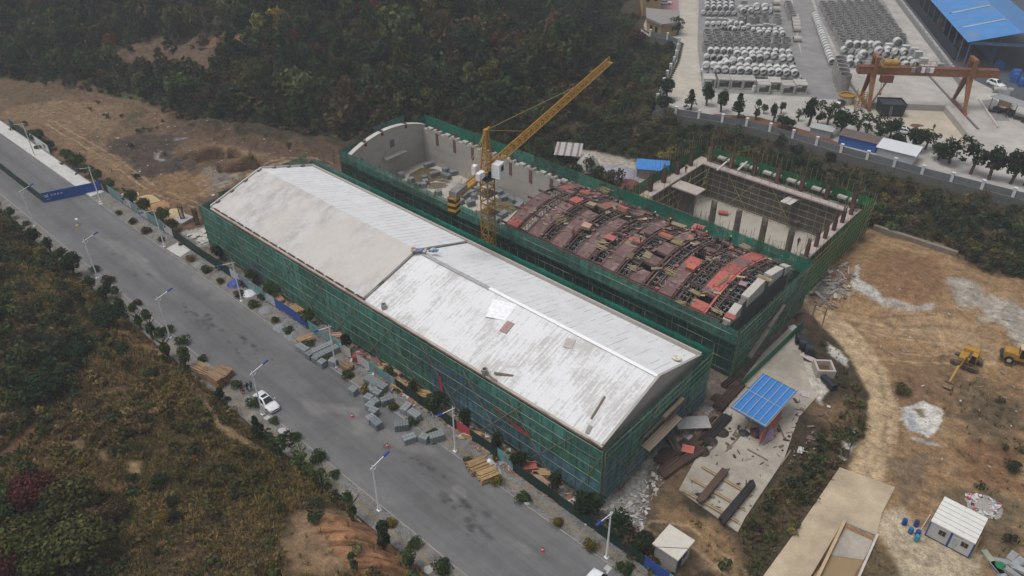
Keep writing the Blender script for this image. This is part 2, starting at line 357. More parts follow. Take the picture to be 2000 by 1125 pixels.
# excavated soil on the right
paint([(1590, 560), (1640, 500), (1690, 450), (1840, 478), (1870, 505), (1935, 540), (2100, 560), (2100, 1250), (1480, 1250), (1640, 915), (1690, 840), (1715, 760), (1640, 660), (1570, 600)], DIRT, 1.2, 2.0)
paint([(1680, 520), (1740, 490), (1830, 500), (1860, 560), (1800, 598), (1710, 580), (1670, 545)], (0.235, 0.135, 0.072), 1.5, 2, .9)
paint([(1600, 520), (1660, 500), (1690, 560), (1610, 570)], (0.25, 0.14, 0.072), 1, 1.5, .8); paint([(1590, 560), (1640, 545), (1660, 575), (1600, 585)], (0.30, 0.275, 0.245), .6, 1.2)
paint([(1665, 520), (1685, 510), (1680, 545), (1710, 560), (1730, 590), (1800, 605), (1720, 592), (1660, 560)], (0.44, 0.425, 0.39), .15, .9)
paint([(1725, 580), (1790, 600), (1825, 592), (1820, 605), (1770, 608), (1730, 595)], (0.40, 0.37, 0.33), .3, .8)
paint([(1850, 545), (1890, 540), (1925, 580), (2000, 600), (2100, 660), (2000, 675), (1950, 640), (1910, 605), (1870, 600)], (0.39, 0.36, 0.31), .8, 2, .85)
paint([(1570, 585), (1600, 590), (1670, 640), (1730, 720), (1750, 790), (1748, 850), (1725, 945), (1655, 925), (1690, 850), (1700, 770), (1650, 680), (1590, 620)], (0.47, 0.345, 0.21), .45, .4)
paint([(1620, 610), (1800, 610), (1900, 640), (1950, 690), (1850, 680), (1760, 650), (1680, 650)], (0.36, 0.25, 0.145), 2, 2, .8)
paint([(1740, 720), (1850, 700), (1900, 740), (2000, 760), (2000, 870), (1900, 830), (1840, 800), (1780, 800)], (0.19, 0.122, 0.07), 2, 3, .8)
paint([(1745, 740), (1800, 740), (1810, 790), (1760, 790)], (0.20, 0.12, 0.07), 1, 2, .8); paint([(1900, 745), (2000, 790), (2000, 900), (1900, 860), (1850, 810)], (0.115, 0.085, 0.052), 1.5, 3, .85)
paint([(1765, 800), (1800, 785), (1838, 800), (1842, 830), (1815, 858), (1775, 840), (1758, 820)], (0.60, 0.57, 0.52), .1, .8); paint([(1765, 805), (1785, 810), (1800, 840), (1815, 855), (1775, 842)], (0.42, 0.43, 0.45), .25, .7); paint([(1786, 798), (1800, 800), (1810, 815), (1795, 815)], (0.22, 0.17, 0.11), .2, .5)
paint([(1780, 852), (1850, 872), (1840, 876), (1780, 858)], (0.42, 0.40, 0.37), .2, .5)
paint([(1740, 900), (1800, 880), (1830, 900), (1790, 960), (1760, 1000), (1750, 950)], (0.20, 0.14, 0.088), 1, 1.5)
paint([(1850, 870), (2000, 850), (2000, 960), (1900, 930)], (0.18, 0.095, 0.05), 1.5, 2.5, .7)
paint([(1800, 960), (1850, 950), (2000, 985), (2000, 1100), (1940, 1100), (1900, 1050), (1840, 1000)], (0.13, 0.105, 0.062), 1.2, 2, .8)
paint([(1725, 1000), (1760, 985), (1800, 1030), (1910, 1085), (1910, 1150), (1770, 1150), (1745, 1080), (1715, 1045)], (0.46, 0.375, 0.26), .5, .8)
paint([(1680, 1125), (1712, 1050), (1760, 1125), (1740, 1160), (1670, 1160)], (0.14, 0.105, 0.055), .5, .8)
paint([(1440, 1040), (1500, 960), (1600, 850), (1670, 760), (1690, 830), (1640, 915), (1490, 1130), (1450, 1130)], (0.085, 0.065, 0.035), .6, 1.2)
paint([(1580, 790), (1680, 780), (1670, 860), (1620, 850)], (0.20, 0.13, 0.07), 1, 1.5, .8)
# concrete spill along the track edge
paint([(1568, 705), (1600, 715), (1612, 760), (1605, 790), (1580, 770), (1572, 740)], (0.55, 0.52, 0.45), .25, .7); paint([(1615, 668), (1655, 700), (1655, 718), (1625, 690)], (0.50, 0.48, 0.43), .25, .7); paint([(1640, 890), (1672, 830), (1676, 850), (1650, 905)], (0.52, 0.48, 0.40), .25, .6)
def ruts(L, c, gauge=1.0, wd=.28, alpha=.45, n=1):
    p = np.array(onp(L)); d = np.full(len(X_), 1e9)
    for a, b in zip(p[:-1], p[1:]):
        e = b - a; t = np.clip(((X_ - a[0]) * e[0] + (Y_ - a[1]) * e[1]) / (e @ e), 0, 1); d = np.minimum(d, np.hypot(X_ - a[0] - e[0] * t, Y_ - a[1] - e[1] * t))
    d = np.abs(d - gauge) + (nC - .5) * .25; w_ = (sstep(wd, wd * .3, d) * alpha * sstep(.3, .5, nA + .1))[:, None]; col[:] = col * (1 - w_) + np.array(c) * w_
LR, DR = (0.50, 0.37, 0.24), (0.15, 0.095, 0.052)
for L_, c_ in (([(1575, 592), (1640, 650), (1700, 715), (1738, 790), (1735, 860), (1690, 940)], LR), ([(1590, 585), (1660, 640), (1725, 720), (1750, 800), (1738, 880), (1705, 945)], DR), ([(1600, 600), (1680, 680), (1722, 760), (1722, 850), (1670, 930)], LR), ([(1620, 612), (1720, 630), (1820, 625), (1900, 640), (1990, 680)], DR), ([(1640, 625), (1740, 650), (1840, 660), (1930, 700)], LR), ([(1750, 690), (1810, 705), (1860, 725)], DR), ([(1690, 690), (1780, 700), (1850, 700), (1880, 705)], LR), ([(1748, 880), (1765, 920), (1790, 960), (1830, 985)], DR), ([(1745, 860), (1790, 890), (1850, 905), (1920, 960)], DR), ([(1730, 620), (1790, 650), (1830, 690)], DR), ([(100, 240), (200, 300), (300, 370), (380, 400)], LR), ([(60, 245), (180, 290), (280, 350), (340, 400)], DR), ([(400, 380), (470, 340), (560, 310), (640, 320)], LR), ([(300, 370), (380, 350), (480, 310), (600, 310)], DR), ([(1280, 1030), (1340, 1040), (1400, 1090), (1440, 1120)], LR)): ruts(L_, c_)
m_ = (Y_ < -20.4) & (Y_ > -32) & (X_ > 60) & (X_ < 95); fur = vnoise((X_[m_] * .67 + Y_[m_] * .74) * .28, (X_[m_] * -.74 + Y_[m_] * .67) * 2.4, 71); red_ = sstep(.12, .2, col[m_][:, 0] - col[m_][:, 2] * 1.2)[:, None]; col[m_] *= 1 - red_ * (.5 * sstep(.45, .75, fur))[:, None]
gc = np.clip(col * (0.82 + 0.36 * nC[:, None]), 0, 1)
nx_, ny_ = len(gx), len(gy)
I = np.arange(nx_ * ny_).reshape(ny_, nx_)
Fq = np.stack([I[:-1, :-1].ravel(), I[:-1, 1:].ravel(), I[1:, 1:].ravel(), I[1:, :-1].ravel()], 1)
def groundmat():
    m = bpy.data.materials.new('soil'); m.use_nodes = True; n = m.node_tree; N = n.nodes; L = n.links; b = N['Principled BSDF']
    b.inputs['Roughness'].default_value = 0.95; b.inputs['Specular IOR Level'].default_value = 0.12
    a = N.new('ShaderNodeAttribute'); a.attribute_name = 'col'; tc = N.new('ShaderNodeTexCoord'); c = a.outputs['Color']; hgt = None
    for sc, lo, hi, rot in ((0.9, 0.52, 1.46, 0), (4.5, 0.58, 1.42, 0), (0.30, 0.74, 1.26, 1)):
        z = N.new('ShaderNodeTexNoise'); z.inputs['Scale'].default_value = sc; z.inputs['Detail'].default_value = 9; z.inputs['Roughness'].default_value = 0.72; L.new(tc.outputs['Object'], z.inputs['Vector'])
        r = N.new('ShaderNodeMapRange'); r.inputs[1].default_value = 0.3; r.inputs[2].default_value = 0.7; r.inputs[3].default_value = lo; r.inputs[4].default_value = hi; L.new(z.outputs[0], r.inputs[0])
        v = N.new('ShaderNodeVectorMath'); v.operation = 'SCALE'; L.new(c, v.inputs[0]); L.new(r.outputs[0], v.inputs['Scale']); c = v.outputs[0]
        hgt = hgt or z
    L.new(c, b.inputs['Base Color'])
    bp = N.new('ShaderNodeBump'); bp.inputs['Strength'].default_value = 0.9; bp.inputs['Distance'].default_value = 0.6; L.new(hgt.outputs[0], bp.inputs['Height']); L.new(bp.outputs[0], b.inputs['Normal'])
    return m
ground = link('ground', npmesh('ground', np.stack([X_, Y_, Z_], 1), Fq, groundmat(), gc, smooth=True)); ground['kind'] = 'structure'

# ================================================================== ROAD, KERBS, PAVEMENTS
def sheetmat(name, base, streak, blotch, light, dark, sx=0.05, sy=1.2, rough=0.85):
    """worn paving: long tyre-wear streaks, dust blotches, dark stains"""
    m = bpy.data.materials.new(name); m.use_nodes = True; n = m.node_tree; N = n.nodes; L = n.links; b = N['Principled BSDF']; b.inputs['Roughness'].default_value = rough; b.inputs['Specular IOR Level'].default_value = 0.25
    tc = N.new('ShaderNodeTexCoord')
    def noise(s, sc, det=7, ro=0.65):
        mp = N.new('ShaderNodeMapping'); mp.inputs['Scale'].default_value = s; L.new(tc.outputs['Object'], mp.inputs[0])
        z = N.new('ShaderNodeTexNoise'); z.inputs['Scale'].default_value = sc; z.inputs['Detail'].default_value = det; z.inputs['Roughness'].default_value = ro; L.new(mp.outputs[0], z.inputs['Vector']); return z.outputs[0]
    def mr(i, a, b_, c, d):
        r = N.new('ShaderNodeMapRange'); r.inputs[1].default_value = a; r.inputs[2].default_value = b_; r.inputs[3].default_value = c; r.inputs[4].default_value = d; L.new(i, r.inputs[0]); return r.outputs[0]
    c = None
    def scale(c, f):
        v = N.new('ShaderNodeVectorMath'); v.operation = 'SCALE'
        if c is None: v.inputs[0].default_value = base
        else: L.new(c, v.inputs[0])
        L.new(f, v.inputs['Scale']); return v.outputs[0]
    c = scale(c, mr(noise((sx, sy, 1), 1.0), 0.3, 0.7, 1 - streak, 1 + streak)); c = scale(c, mr(noise((1, 1, 1), 0.16), 0.35, 0.7, 1 - blotch, 1 + blotch)); c = scale(c, mr(noise((1, 1, 1), 9.0, 4), 0.3, 0.7, 0.86, 1.14))
    def mixto(c, f, tgt):
        x = N.new('ShaderNodeMix'); x.data_type = 'RGBA'; L.new(f, x.inputs['Factor']); L.new(c, x.inputs['A']); x.inputs['B'].default_value = (*tgt, 1); return x.outputs['Result']
    c = mixto(c, mr(noise((0.28, 1, 1), 0.35, 9, .75), 0.56, 0.78, 0, 0.75), light); c = mixto(c, mr(noise((0.35, 1, 1), 0.55, 8, .7), 0.66, 0.76, 0, 0.6), dark)
    L.new(c, b.inputs['Base Color']); return m
road_m = sheetmat('asphalt', (0.133, 0.131, 0.132), 0.15, 0.10, (0.20, 0.193, 0.182), (0.085, 0.084, 0.086))
MB().bb(-320, 320, -17.9, -6.0, -0.5, -0.006).build('road', road_m)['kind'] = 'structure'
rx_ = np.arange(-130, 130, .3); ry_ = np.linspace(-17.9, -6.0, 60); RX, RY = np.meshgrid(rx_, ry_); keepG = (X_, Y_, nA, nC, col)
X_, Y_ = RX.ravel(), RY.ravel(); nA = fbm(X_ * .5, Y_ * .9, 121); nC = fbm(X_ * 1.6, Y_ * 1.6, 144, 3); col = np.ones((len(X_), 3))
yy = (Y_ + 12) / 6; col *= (1 + .16 * yy ** 4 - .13 * np.exp(-((np.abs(yy) - .38) / .16) ** 2))[:, None]; col *= (.88 + .26 * fbm(X_ * .07, Y_ * .25, 131))[:, None]
DK_, DU = (.55, .55, .56), (1.45, 1.42, 1.36)
q_ = random.Random(6)
for (x0, y0), (x1, y1), n_, sp_ in (((350, 592), (425, 640), 22, .5), ((590, 645), (660, 690), 8, .8), ((770, 868), (850, 930), 14, .7), ((860, 965), (882, 980), 5, .4), ((905, 985), (955, 1045), 26, .9), ((470, 655), (520, 700), 12, .6), ((380, 610), (470, 690), 10, .8), ((200, 470), (330, 560), 8, 1.5)):
    for k in range(n_):
        t = q_.random(); c_ = at(x0 + (x1 - x0) * t, y0 + (y1 - y0) * t); cx_, cy_, r_0 = c_[0] + q_.gauss(0, sp_), c_[1] + q_.gauss(0, sp_), q_.uniform(.15, .6); e_ = np.hypot((X_ - cx_) / q_.uniform(1, 2.2), Y_ - cy_) + (nC - .5) * .3; col *= (1 - .32 * sstep(r_0, r_0 * .4, e_))[:, None]
paint([(600, 650), (690, 700), (700, 790), (640, 830), (600, 770)], (.80, .80, .81), 1.2, 1.5, .6)
for q in ([(585, 790), (600, 775), (650, 785), (690, 800), (640, 805), (605, 830)], [(250, 500), (300, 510), (320, 540), (270, 530)], [(880, 950), (900, 945), (910, 960), (890, 970)], [(540, 560), (600, 600), (640, 650), (700, 700), (650, 690), (560, 600)], [(380, 540), (430, 560), (470, 600), (420, 590)], [(1020, 1060), (1045, 1065), (1035, 1075)], [(690, 800), (740, 830), (800, 850), (860, 900), (800, 880), (700, 840)], [(180, 450), (280, 500), (300, 530), (200, 480)], [(330, 480), (420, 540), (410, 560), (330, 505)]): paint(q, DU, .5, 1.6, .6)
col *= (.9 + .2 * nC)[:, None]; rc_ = col; X_, Y_, nA, nC, col = keepG
nr_ = road_m.node_tree; at2 = nr_.nodes.new('ShaderNodeAttribute'); at2.attribute_name = 'col'; vm2 = nr_.nodes.new('ShaderNodeVectorMath'); vm2.operation = 'MULTIPLY'; pb_ = nr_.nodes['Principled BSDF']; src = pb_.inputs['Base Color'].links[0].from_socket
road_s = road_m.copy(); road_s.name = 'stained_asphalt'; nr_ = road_s.node_tree; at2 = nr_.nodes['Attribute']; vm2 = [n for n in nr_.nodes if n.type == 'VECT_MATH' and n.operation == 'MULTIPLY'][0]; pb_ = nr_.nodes['Principled BSDF']; src = pb_.inputs['Base Color'].links[0].from_socket
nr_.links.new(src, vm2.inputs[0]); nr_.links.new(at2.outputs['Color'], vm2.inputs[1]); nr_.links.new(vm2.outputs[0], pb_.inputs['Base Color'])
Ir = np.arange(len(X_) * 0 + RX.size).reshape(RX.shape); Fr = np.stack([Ir[:-1, :-1].ravel(), Ir[:-1, 1:].ravel(), Ir[1:, 1:].ravel(), Ir[1:, :-1].ravel()], 1)
link('road_surface', npmesh('road_surface', np.stack([RX.ravel(), RY.ravel(), np.zeros(RX.size)], 1), Fr, road_s, rc_))['kind'] = 'structure'
def pavemat(name, a, b_, mort):
    m = bpy.data.materials.new(name); m.use_nodes = True; n = m.node_tree; N = n.nodes; L = n.links; b = N['Principled BSDF']; b.inputs['Roughness'].default_value = 0.9
    tc = N.new('ShaderNodeTexCoord'); br = N.new('ShaderNodeTexBrick'); br.inputs['Scale'].default_value = 2.2; br.inputs['Color1'].default_value = (*a, 1); br.inputs['Color2'].default_value = (*b_, 1); br.inputs['Mortar'].default_value = (*mort, 1); br.inputs['Mortar Size'].default_value = 0.03; br.inputs['Bias'].default_value = 0.1
    L.new(tc.outputs['Object'], br.inputs['Vector'])
    z = N.new('ShaderNodeTexNoise'); z.inputs['Scale'].default_value = 0.6; z.inputs['Detail'].default_value = 8; z.inputs['Roughness'].default_value = .7; L.new(tc.outputs['Object'], z.inputs['Vector'])
    r = N.new('ShaderNodeMapRange'); r.inputs[1].default_value = .3; r.inputs[2].default_value = .7; r.inputs[3].default_value = .55; r.inputs[4].default_value = 1.4; L.new(z.outputs[0], r.inputs[0])
    v = N.new('ShaderNodeVectorMath'); v.operation = 'SCALE'; L.new(br.outputs[0], v.inputs[0]); L.new(r.outputs[0], v.inputs['Scale'])
    x = N.new('ShaderNodeMix'); x.data_type = 'RGBA'; z2 = N.new('ShaderNodeTexNoise'); z2.inputs['Scale'].default_value = .25; z2.inputs['Detail'].default_value = 8; L.new(tc.outputs['Object'], z2.inputs['Vector'])
    r2 = N.new('ShaderNodeMapRange'); r2.inputs[1].default_value = .5; r2.inputs[2].default_value = .66; r2.inputs[4].default_value = .8; L.new(z2.outputs[0], r2.inputs[0]); L.new(r2.outputs[0], x.inputs['Factor']); L.new(v.outputs[0], x.inputs['A']); x.inputs['B'].default_value = (.20, .175, .14, 1)
    L.new(x.outputs['Result'], b.inputs['Base Color']); return m
pv = pavemat('pavers', (0.10, 0.10, 0.10), (0.26, 0.25, 0.24), (0.07, 0.065, 0.06)); pv2 = pavemat('tactile_pavers', (0.20, 0.16, 0.09), (0.25, 0.20, 0.12), (0.12, 0.1, 0.07))
kerb_m = mat('kerb_stone', (0.25, 0.235, 0.21), var=.25, scale=.8, fine=.2)
def strip(name, m, x0, x1, y0, y1, z1, z0=-0.4): MB().bb(x0, x1, y0, y1, z0, z1).build(name, m)['kind'] = 'structure'
strip('pavement', pv, -300, 320, -5.85, -4.9, 0.13); strip('pavement', pv2, -300, 320, -4.9, -4.45, 0.134); strip('pavement', pv, -300, 320, -4.45, -2.7, 0.13)
strip('pavement', pv, -300, 320, -19.5, -18.05, 0.13); strip('pavement', pv2, -300, 320, -19.95, -19.5, 0.134); strip('pavement', pv, -300, 320, -20.9, -19.95, 0.13)
strip('kerb', kerb_m, -300, 320, -6.0, -5.85, 0.14, -0.5); strip('kerb', kerb_m, -300, 320, -18.05, -17.9, 0.14, -0.5)
# concrete slabs, drives
conc = sheetmat('site_concrete', (0.37, 0.33, 0.275), 0.12, 0.24, (0.45, 0.42, 0.36), (0.19, 0.15, 0.11), 1, 1)
conc2 = sheetmat('mud_stained_concrete', (0.43, 0.345, 0.24), 0.16, 0.20, (0.45, 0.41, 0.35), (0.31, 0.225, 0.14), .35, .35)
MB().prism(atp([(1326, 957), (1336, 965), (1441, 1040), (1455, 1012), (1530, 900), (1560, 815), (1600, 770), (1585, 760), (1568, 700), (1556, 655), (1540, 642), (1490, 690), (1452, 740), (1440, 770), (1395, 830)]), -0.3, 0.09).build('concrete_yard', conc)['kind'] = 'structure'
MB().prism(atp([(1487, 1130), (1560, 1030), (1640, 913), (1748, 952), (1722, 1003), (1712, 1045), (1652, 1018), (1640, 1030), (1575, 1140)]), -0.3, 0.05).build('concrete_road', conc2)['kind'] = 'structure'
strip('concrete_apron', mat('white_concrete', (0.48, 0.47, 0.45), stain=(.30, .29, .27), stain_scale=.12), -120, -38.2, -5.85, -3.0, 0.20)
MB().prism(atp([(325, 487), (350, 473), (372, 490), (352, 503)]), 0.0, 0.15).build('concrete_ramp', mat('white_concrete', (0, 0, 0)))['kind'] = 'structure'
# precast yard floor
yfl = sheetmat('yard_concrete', (0.40, 0.375, 0.345), 0.16, 0.16, (0.47, 0.45, 0.42), (0.25, 0.235, 0.215), .25, .25)
yo = MB().prism([YARD[i] for i in range(6)] + [(180, 119), (200, 380), (-40, 380), (-30, 215), (-16, 168)] + [YARD[i] for i in range(11, 17)], 3.6, 3.99).build('yard_floor', yfl); yo['kind'] = 'structure'
gr2 = sheetmat('grey_lane', (0.235, 0.228, 0.222), 0.12, 0.16, (0.31, 0.30, 0.285), (0.17, 0.165, 0.16), .4, .4)
MB().prism(atp([(1548, 0), (1585, 0), (1625, 115), (1650, 185), (1640, 195), (1585, 192), (1570, 130)], 4), 3.9, 4.0).build('yard_lane', gr2)['kind'] = 'structure'
MB().prism(atp([(1365, 0), (1545, 0), (1560, 90), (1592, 190), (1372, 180), (1362, 90)], 4), 3.9, 3.995).build('pipe_storage_floor', gr2)['kind'] = 'structure'
MB().prism(atp([(1590, 0), (1725, 0), (1780, 90), (1790, 130), (1650, 130), (1600, 30)], 4), 3.9, 3.995).build('pipe_storage_floor', gr2)['kind'] = 'structure'
# haze
hm = bpy.data.materials.new('haze'); hm.use_nodes = True; hn = hm.node_tree; hn.nodes.clear(); ho = hn.nodes.new('ShaderNodeOutputMaterial'); pvn = hn.nodes.new('ShaderNodeVolumePrincipled')
pvn.inputs['Color'].default_value = (0.86, 0.90, 0.95, 1); pvn.inputs['Density'].default_value = 0.00042; hn.links.new(pvn.outputs[0], ho.inputs['Volume'])

# ================================================================== BUILDING SITE: the three buildings and their scaffolds
def wpart(mb, name, m, parent, smooth=False): return link(name, mb.mesh(name, m, smooth), parent, [-v for v in parent.location])
def wsub(mb, name, m, part, smooth=False): return link(name, mb.mesh(name, m, smooth), part)
UNIT = {}
def unit_rod(m):
    if m.name not in UNIT: UNIT[m.name] = MB().tube((0, 0, 0), (0, 0, 1), 1.0, 6).mesh('rod', m)
    return UNIT[m.name]
def place_rod(o, p, q, r, off=(0, 0, 0)):
    p = Vector(p); q = Vector(q); d = q - p
    o.location = p - Vector(off); o.rotation_mode = 'QUATERNION'; o.rotation_quaternion = d.to_track_quat('Z', 'Y'); o.scale = (r, r, d.length)
def rods(parent, name, L, m, limit=100, rest=None):
    """each rod a part of its own; past the limit the ones that show smallest become one stuff part"""
    off = parent.location
    L = sorted(L, key=lambda t: -(Vector(t[1]) - Vector(t[0])).length / (Vector(t[0]) - Vector(CAM)).length)
    for p, q, r in L[:limit]:
        o = link(name, unit_rod(m), parent); place_rod(o, p, q, r, off)
    if len(L) > limit:
        b = MB()
        for p, q, r in L[limit:]: b.tube(p, q, r, 5)
        wpart(b, rest or name, m, parent)['kind'] = 'stuff'
def netmat(name, c, alpha=0.88, var=.5, streak=(0.9, 0.9, 0.25)):
    m = bpy.data.materials.new(name); m.use_nodes = True; n = m.node_tree; N = n.nodes; L = n.links; b = N['Principled BSDF']; b.inputs['Roughness'].default_value = .8; b.inputs['Specular IOR Level'].default_value = .2
    tc = N.new('ShaderNodeTexCoord'); mp = N.new('ShaderNodeMapping'); mp.inputs['Scale'].default_value = streak; L.new(tc.outputs['Object'], mp.inputs[0])
    z = N.new('ShaderNodeTexNoise'); z.inputs['Scale'].default_value = 1.6; z.inputs['Detail'].default_value = 7; z.inputs['Roughness'].default_value = .7; L.new(mp.outputs[0], z.inputs['Vector'])
    r = N.new('ShaderNodeMapRange'); r.inputs[1].default_value = .3; r.inputs[2].default_value = .7; r.inputs[3].default_value = 1 - var; r.inputs[4].default_value = 1 + var; L.new(z.outputs[0], r.inputs[0])
    oi = N.new('ShaderNodeObjectInfo'); r2 = N.new('ShaderNodeMapRange'); r2.inputs[3].default_value = .72; r2.inputs[4].default_value = 1.28; L.new(oi.outputs['Random'], r2.inputs[0])
    q = N.new('ShaderNodeMath'); q.operation = 'MULTIPLY'; L.new(r.outputs[0], q.inputs[0]); L.new(r2.outputs[0], q.inputs[1])
    v = N.new('ShaderNodeVectorMath'); v.operation = 'SCALE'; v.inputs[0].default_value = c; L.new(q.outputs[0], v.inputs['Scale']); L.new(v.outputs[0], b.inputs['Base Color'])
    z2 = N.new('ShaderNodeTexNoise'); z2.inputs['Scale'].default_value = 1.1; z2.inputs['Detail'].default_value = 5; L.new(tc.outputs['Object'], z2.inputs['Vector'])
    r3 = N.new('ShaderNodeMapRange'); r3.inputs[1].default_value = .35; r3.inputs[2].default_value = .7; r3.inputs[3].default_value = min(1, alpha + .12); r3.inputs[4].default_value = alpha - .18; L.new(z2.outputs[0], r3.inputs[0])
    # dark tears and gaps in the net
    z3 = N.new('ShaderNodeTexNoise'); z3.inputs['Scale'].default_value = .55; z3.inputs['Detail'].default_value = 8; z3.inputs['Roughness'].default_value = .75; L.new(tc.outputs['Object'], z3.inputs['Vector'])
    r4 = N.new('ShaderNodeMapRange'); r4.inputs[1].default_value = .70; r4.inputs[2].default_value = .73; r4.inputs[3].default_value = 1; r4.inputs[4].default_value = .25; L.new(z3.outputs[0], r4.inputs[0])
    mq = N.new('ShaderNodeMath'); mq.operation = 'MULTIPLY'; L.new(r3.outputs[0], mq.inputs[0]); L.new(r4.outputs[0], mq.inputs[1]); L.new(mq.outputs[0], b.inputs['Alpha'])
    return m
NET_D = netmat('net_dark_green', (0.046, 0.152, 0.118)); NET_T = netmat('net_teal', (0.060, 0.205, 0.165)); NET_B = netmat('net_blue', (0.058, 0.138, 0.168)); NET_G = netmat('net_bright_green', (0.014, 0.165, 0.110), .95, .18)
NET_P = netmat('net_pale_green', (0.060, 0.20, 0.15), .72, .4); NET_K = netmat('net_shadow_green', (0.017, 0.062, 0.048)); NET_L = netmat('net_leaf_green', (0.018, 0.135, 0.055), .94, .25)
POLE = mat('scaffold_tube', (0.20, 0.20, 0.135), var=.4, scale=.5, rand=.5); POLE_U = mat('dull_tube', (0.13, 0.13, 0.085), var=.4, scale=.5, rand=.5); POLE_D = mat('rusty_tube', (0.19, 0.155, 0.10), var=.3, rand=.3); POLE_Y = mat('bamboo_tube', (0.27, 0.23, 0.10), var=.25, rand=.25)
PLANK = mat('old_plank', (0.19, 0.145, 0.105), var=.3, scale=3, stretch=(1, 6, 6), rand=.25); PLANK_N = mat('new_timber', (0.36, 0.235, 0.115), var=.25, scale=3, rand=.2); PLANK_P = mat('pale_batten', (0.34, 0.265, 0.165), var=.25, rand=.2)
PLY_R = mat('red_ply', (0.36, 0.105, 0.085), var=.25, scale=2, rand=.2, stain=(.30, .17, .15), stain_scale=.8); PLY_M = mat('maroon_ply', (0.155, 0.092, 0.088), var=.25, scale=1.2, rand=.2, stain=(.26, .20, .20), stain_scale=.6); PLY_K = mat('dark_ply', (0.078, 0.050, 0.042), var=.3, rand=.2)
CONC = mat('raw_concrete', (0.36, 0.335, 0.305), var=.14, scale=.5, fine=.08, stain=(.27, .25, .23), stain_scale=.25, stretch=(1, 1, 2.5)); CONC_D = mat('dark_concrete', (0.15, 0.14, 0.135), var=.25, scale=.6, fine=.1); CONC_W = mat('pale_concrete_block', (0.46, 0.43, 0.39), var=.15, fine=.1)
REBAR = mat('rusty_rebar', (0.105, 0.058, 0.042), var=.3, rand=.3); STEEL_K = mat('dark_steel', (0.035, 0.036, 0.038), rough=.6, var=.3, rand=.2); GALV = mat('grey_steel', (0.33, 0.34, 0.35), rough=.5, metal=.2, var=.2, rand=.15)
def net_panel(parent, name, p, q, z0, z1, m, nrm, top=None, amp=.12, seed=0):
    """a hanging sheet of netting from p to q (x, y), bulging and creased"""
    p = np.array(p, float); q = np.array(q, float); ln = np.linalg.norm(q - p); nu = max(4, int(ln / .7)); nv = max(3, int((z1 - z0) / .7))
    V = []; r = np.random.default_rng(seed)
    ph = r.uniform(0, 50)
    for j in range(nv + 1):
        for i in range(nu + 1):
            t = i / nu; s = j / nv; xy = p + (q - p) * t; z = z0 + (z1 - z0) * s - (0.10 * math.sin(math.pi * t * 3) ** 2 if j == nv else 0)
            b = amp * (math.sin(math.pi * s) * .6 + float(vnoise(t * ln * .9 + ph, s * 5, 5)) - .5)
            V.append((xy[0] + nrm[0] * b, xy[1] + nrm[1] * b, z))
    F = [(j * (nu + 1) + i, j * (nu + 1) + i + 1, (j + 1) * (nu + 1) + i + 1, (j + 1) * (nu + 1) + i) for j in range(nv) for i in range(nu)]
    b = MB(); b.add(V, F); return wpart(b, name, m, parent, True)
def scaffold_face(S, p, q, z0, z1, nrm, nets, sv=1.85, sh=1.75, up=(.2, 1.0), braces=6, off=.16, seedk=0, pole=(0.034, 0.031), horiz=True, low=0.0):
    """verticals, ledgers and long cross braces just outside the net; adds rods to the dict S"""
    p = np.array(p, float); q = np.array(q, float); ln = np.linalg.norm(q - p); u = (q - p) / ln; n = int(ln / sv); nr = np.array(nrm); r = random.Random(seedk)
    for i in range(n + 1):
        xy = p + u * ln * i / n + nr * off; lean = r.uniform(-.05, .05)
        S['upright'].append(((xy[0], xy[1], z0), (xy[0] + lean, xy[1], z1 + r.uniform(*up)), pole[0]))
    if horiz:
        z = z0 + sh * .6
        while z < z1 + .1:
            k = 0
            while k < ln - .1:
                seg = min(ln - k, r.choice((6.0, 6.0, 4.5))); a = p + u * k + nr * (off + .06); b = p + u * min(ln, k + seg + .2) + nr * (off + .06); dz = r.uniform(-.05, .05)
                S['ledger'].append(((a[0], a[1], z + dz), (b[0], b[1], z + r.uniform(-.05, .05)), pole[1])); k += seg
            z += sh
    for i in range(braces):
        a = (i + .15) / braces * ln; b = a + (z1 - z0) * .75 * (1 if i % 2 else -1); b = min(max(b, 0), ln); A = p + u * a + nr * (off + .12); B = p + u * b + nr * (off + .12)
        S['brace'].append(((A[0], A[1], z0 + .2), (B[0], B[1], z1 - .4), .05))
def nets_row(T, p, q, tiers, nrm, w=5.6, sd=0):
    p = np.array(p, float); q = np.array(q, float); ln = np.linalg.norm(q - p); n = max(1, round(ln / w))
    for i in range(n):
        a = p + (q - p) * i / n; b = p + (q - p) * ((i + 1) / n) + (q - p) / ln * .05
        for k, (z0, z1, choose) in enumerate(tiers):
            net_panel(T, 'net_sheet', a, b, z0, z1, choose(i / n), nrm, seed=sd + i * 7 + k)
def finish(T, S, m=None):
    for k, mm, nm in (('upright', POLE_U, 'upright_pole'), ('ledger', POLE, 'ledger_pole'), ('brace', POLE_D, 'brace_pole')): rods(T, nm, S[k], m or mm)
newS = lambda: {'upright': [], 'ledger': [], 'brace': []}
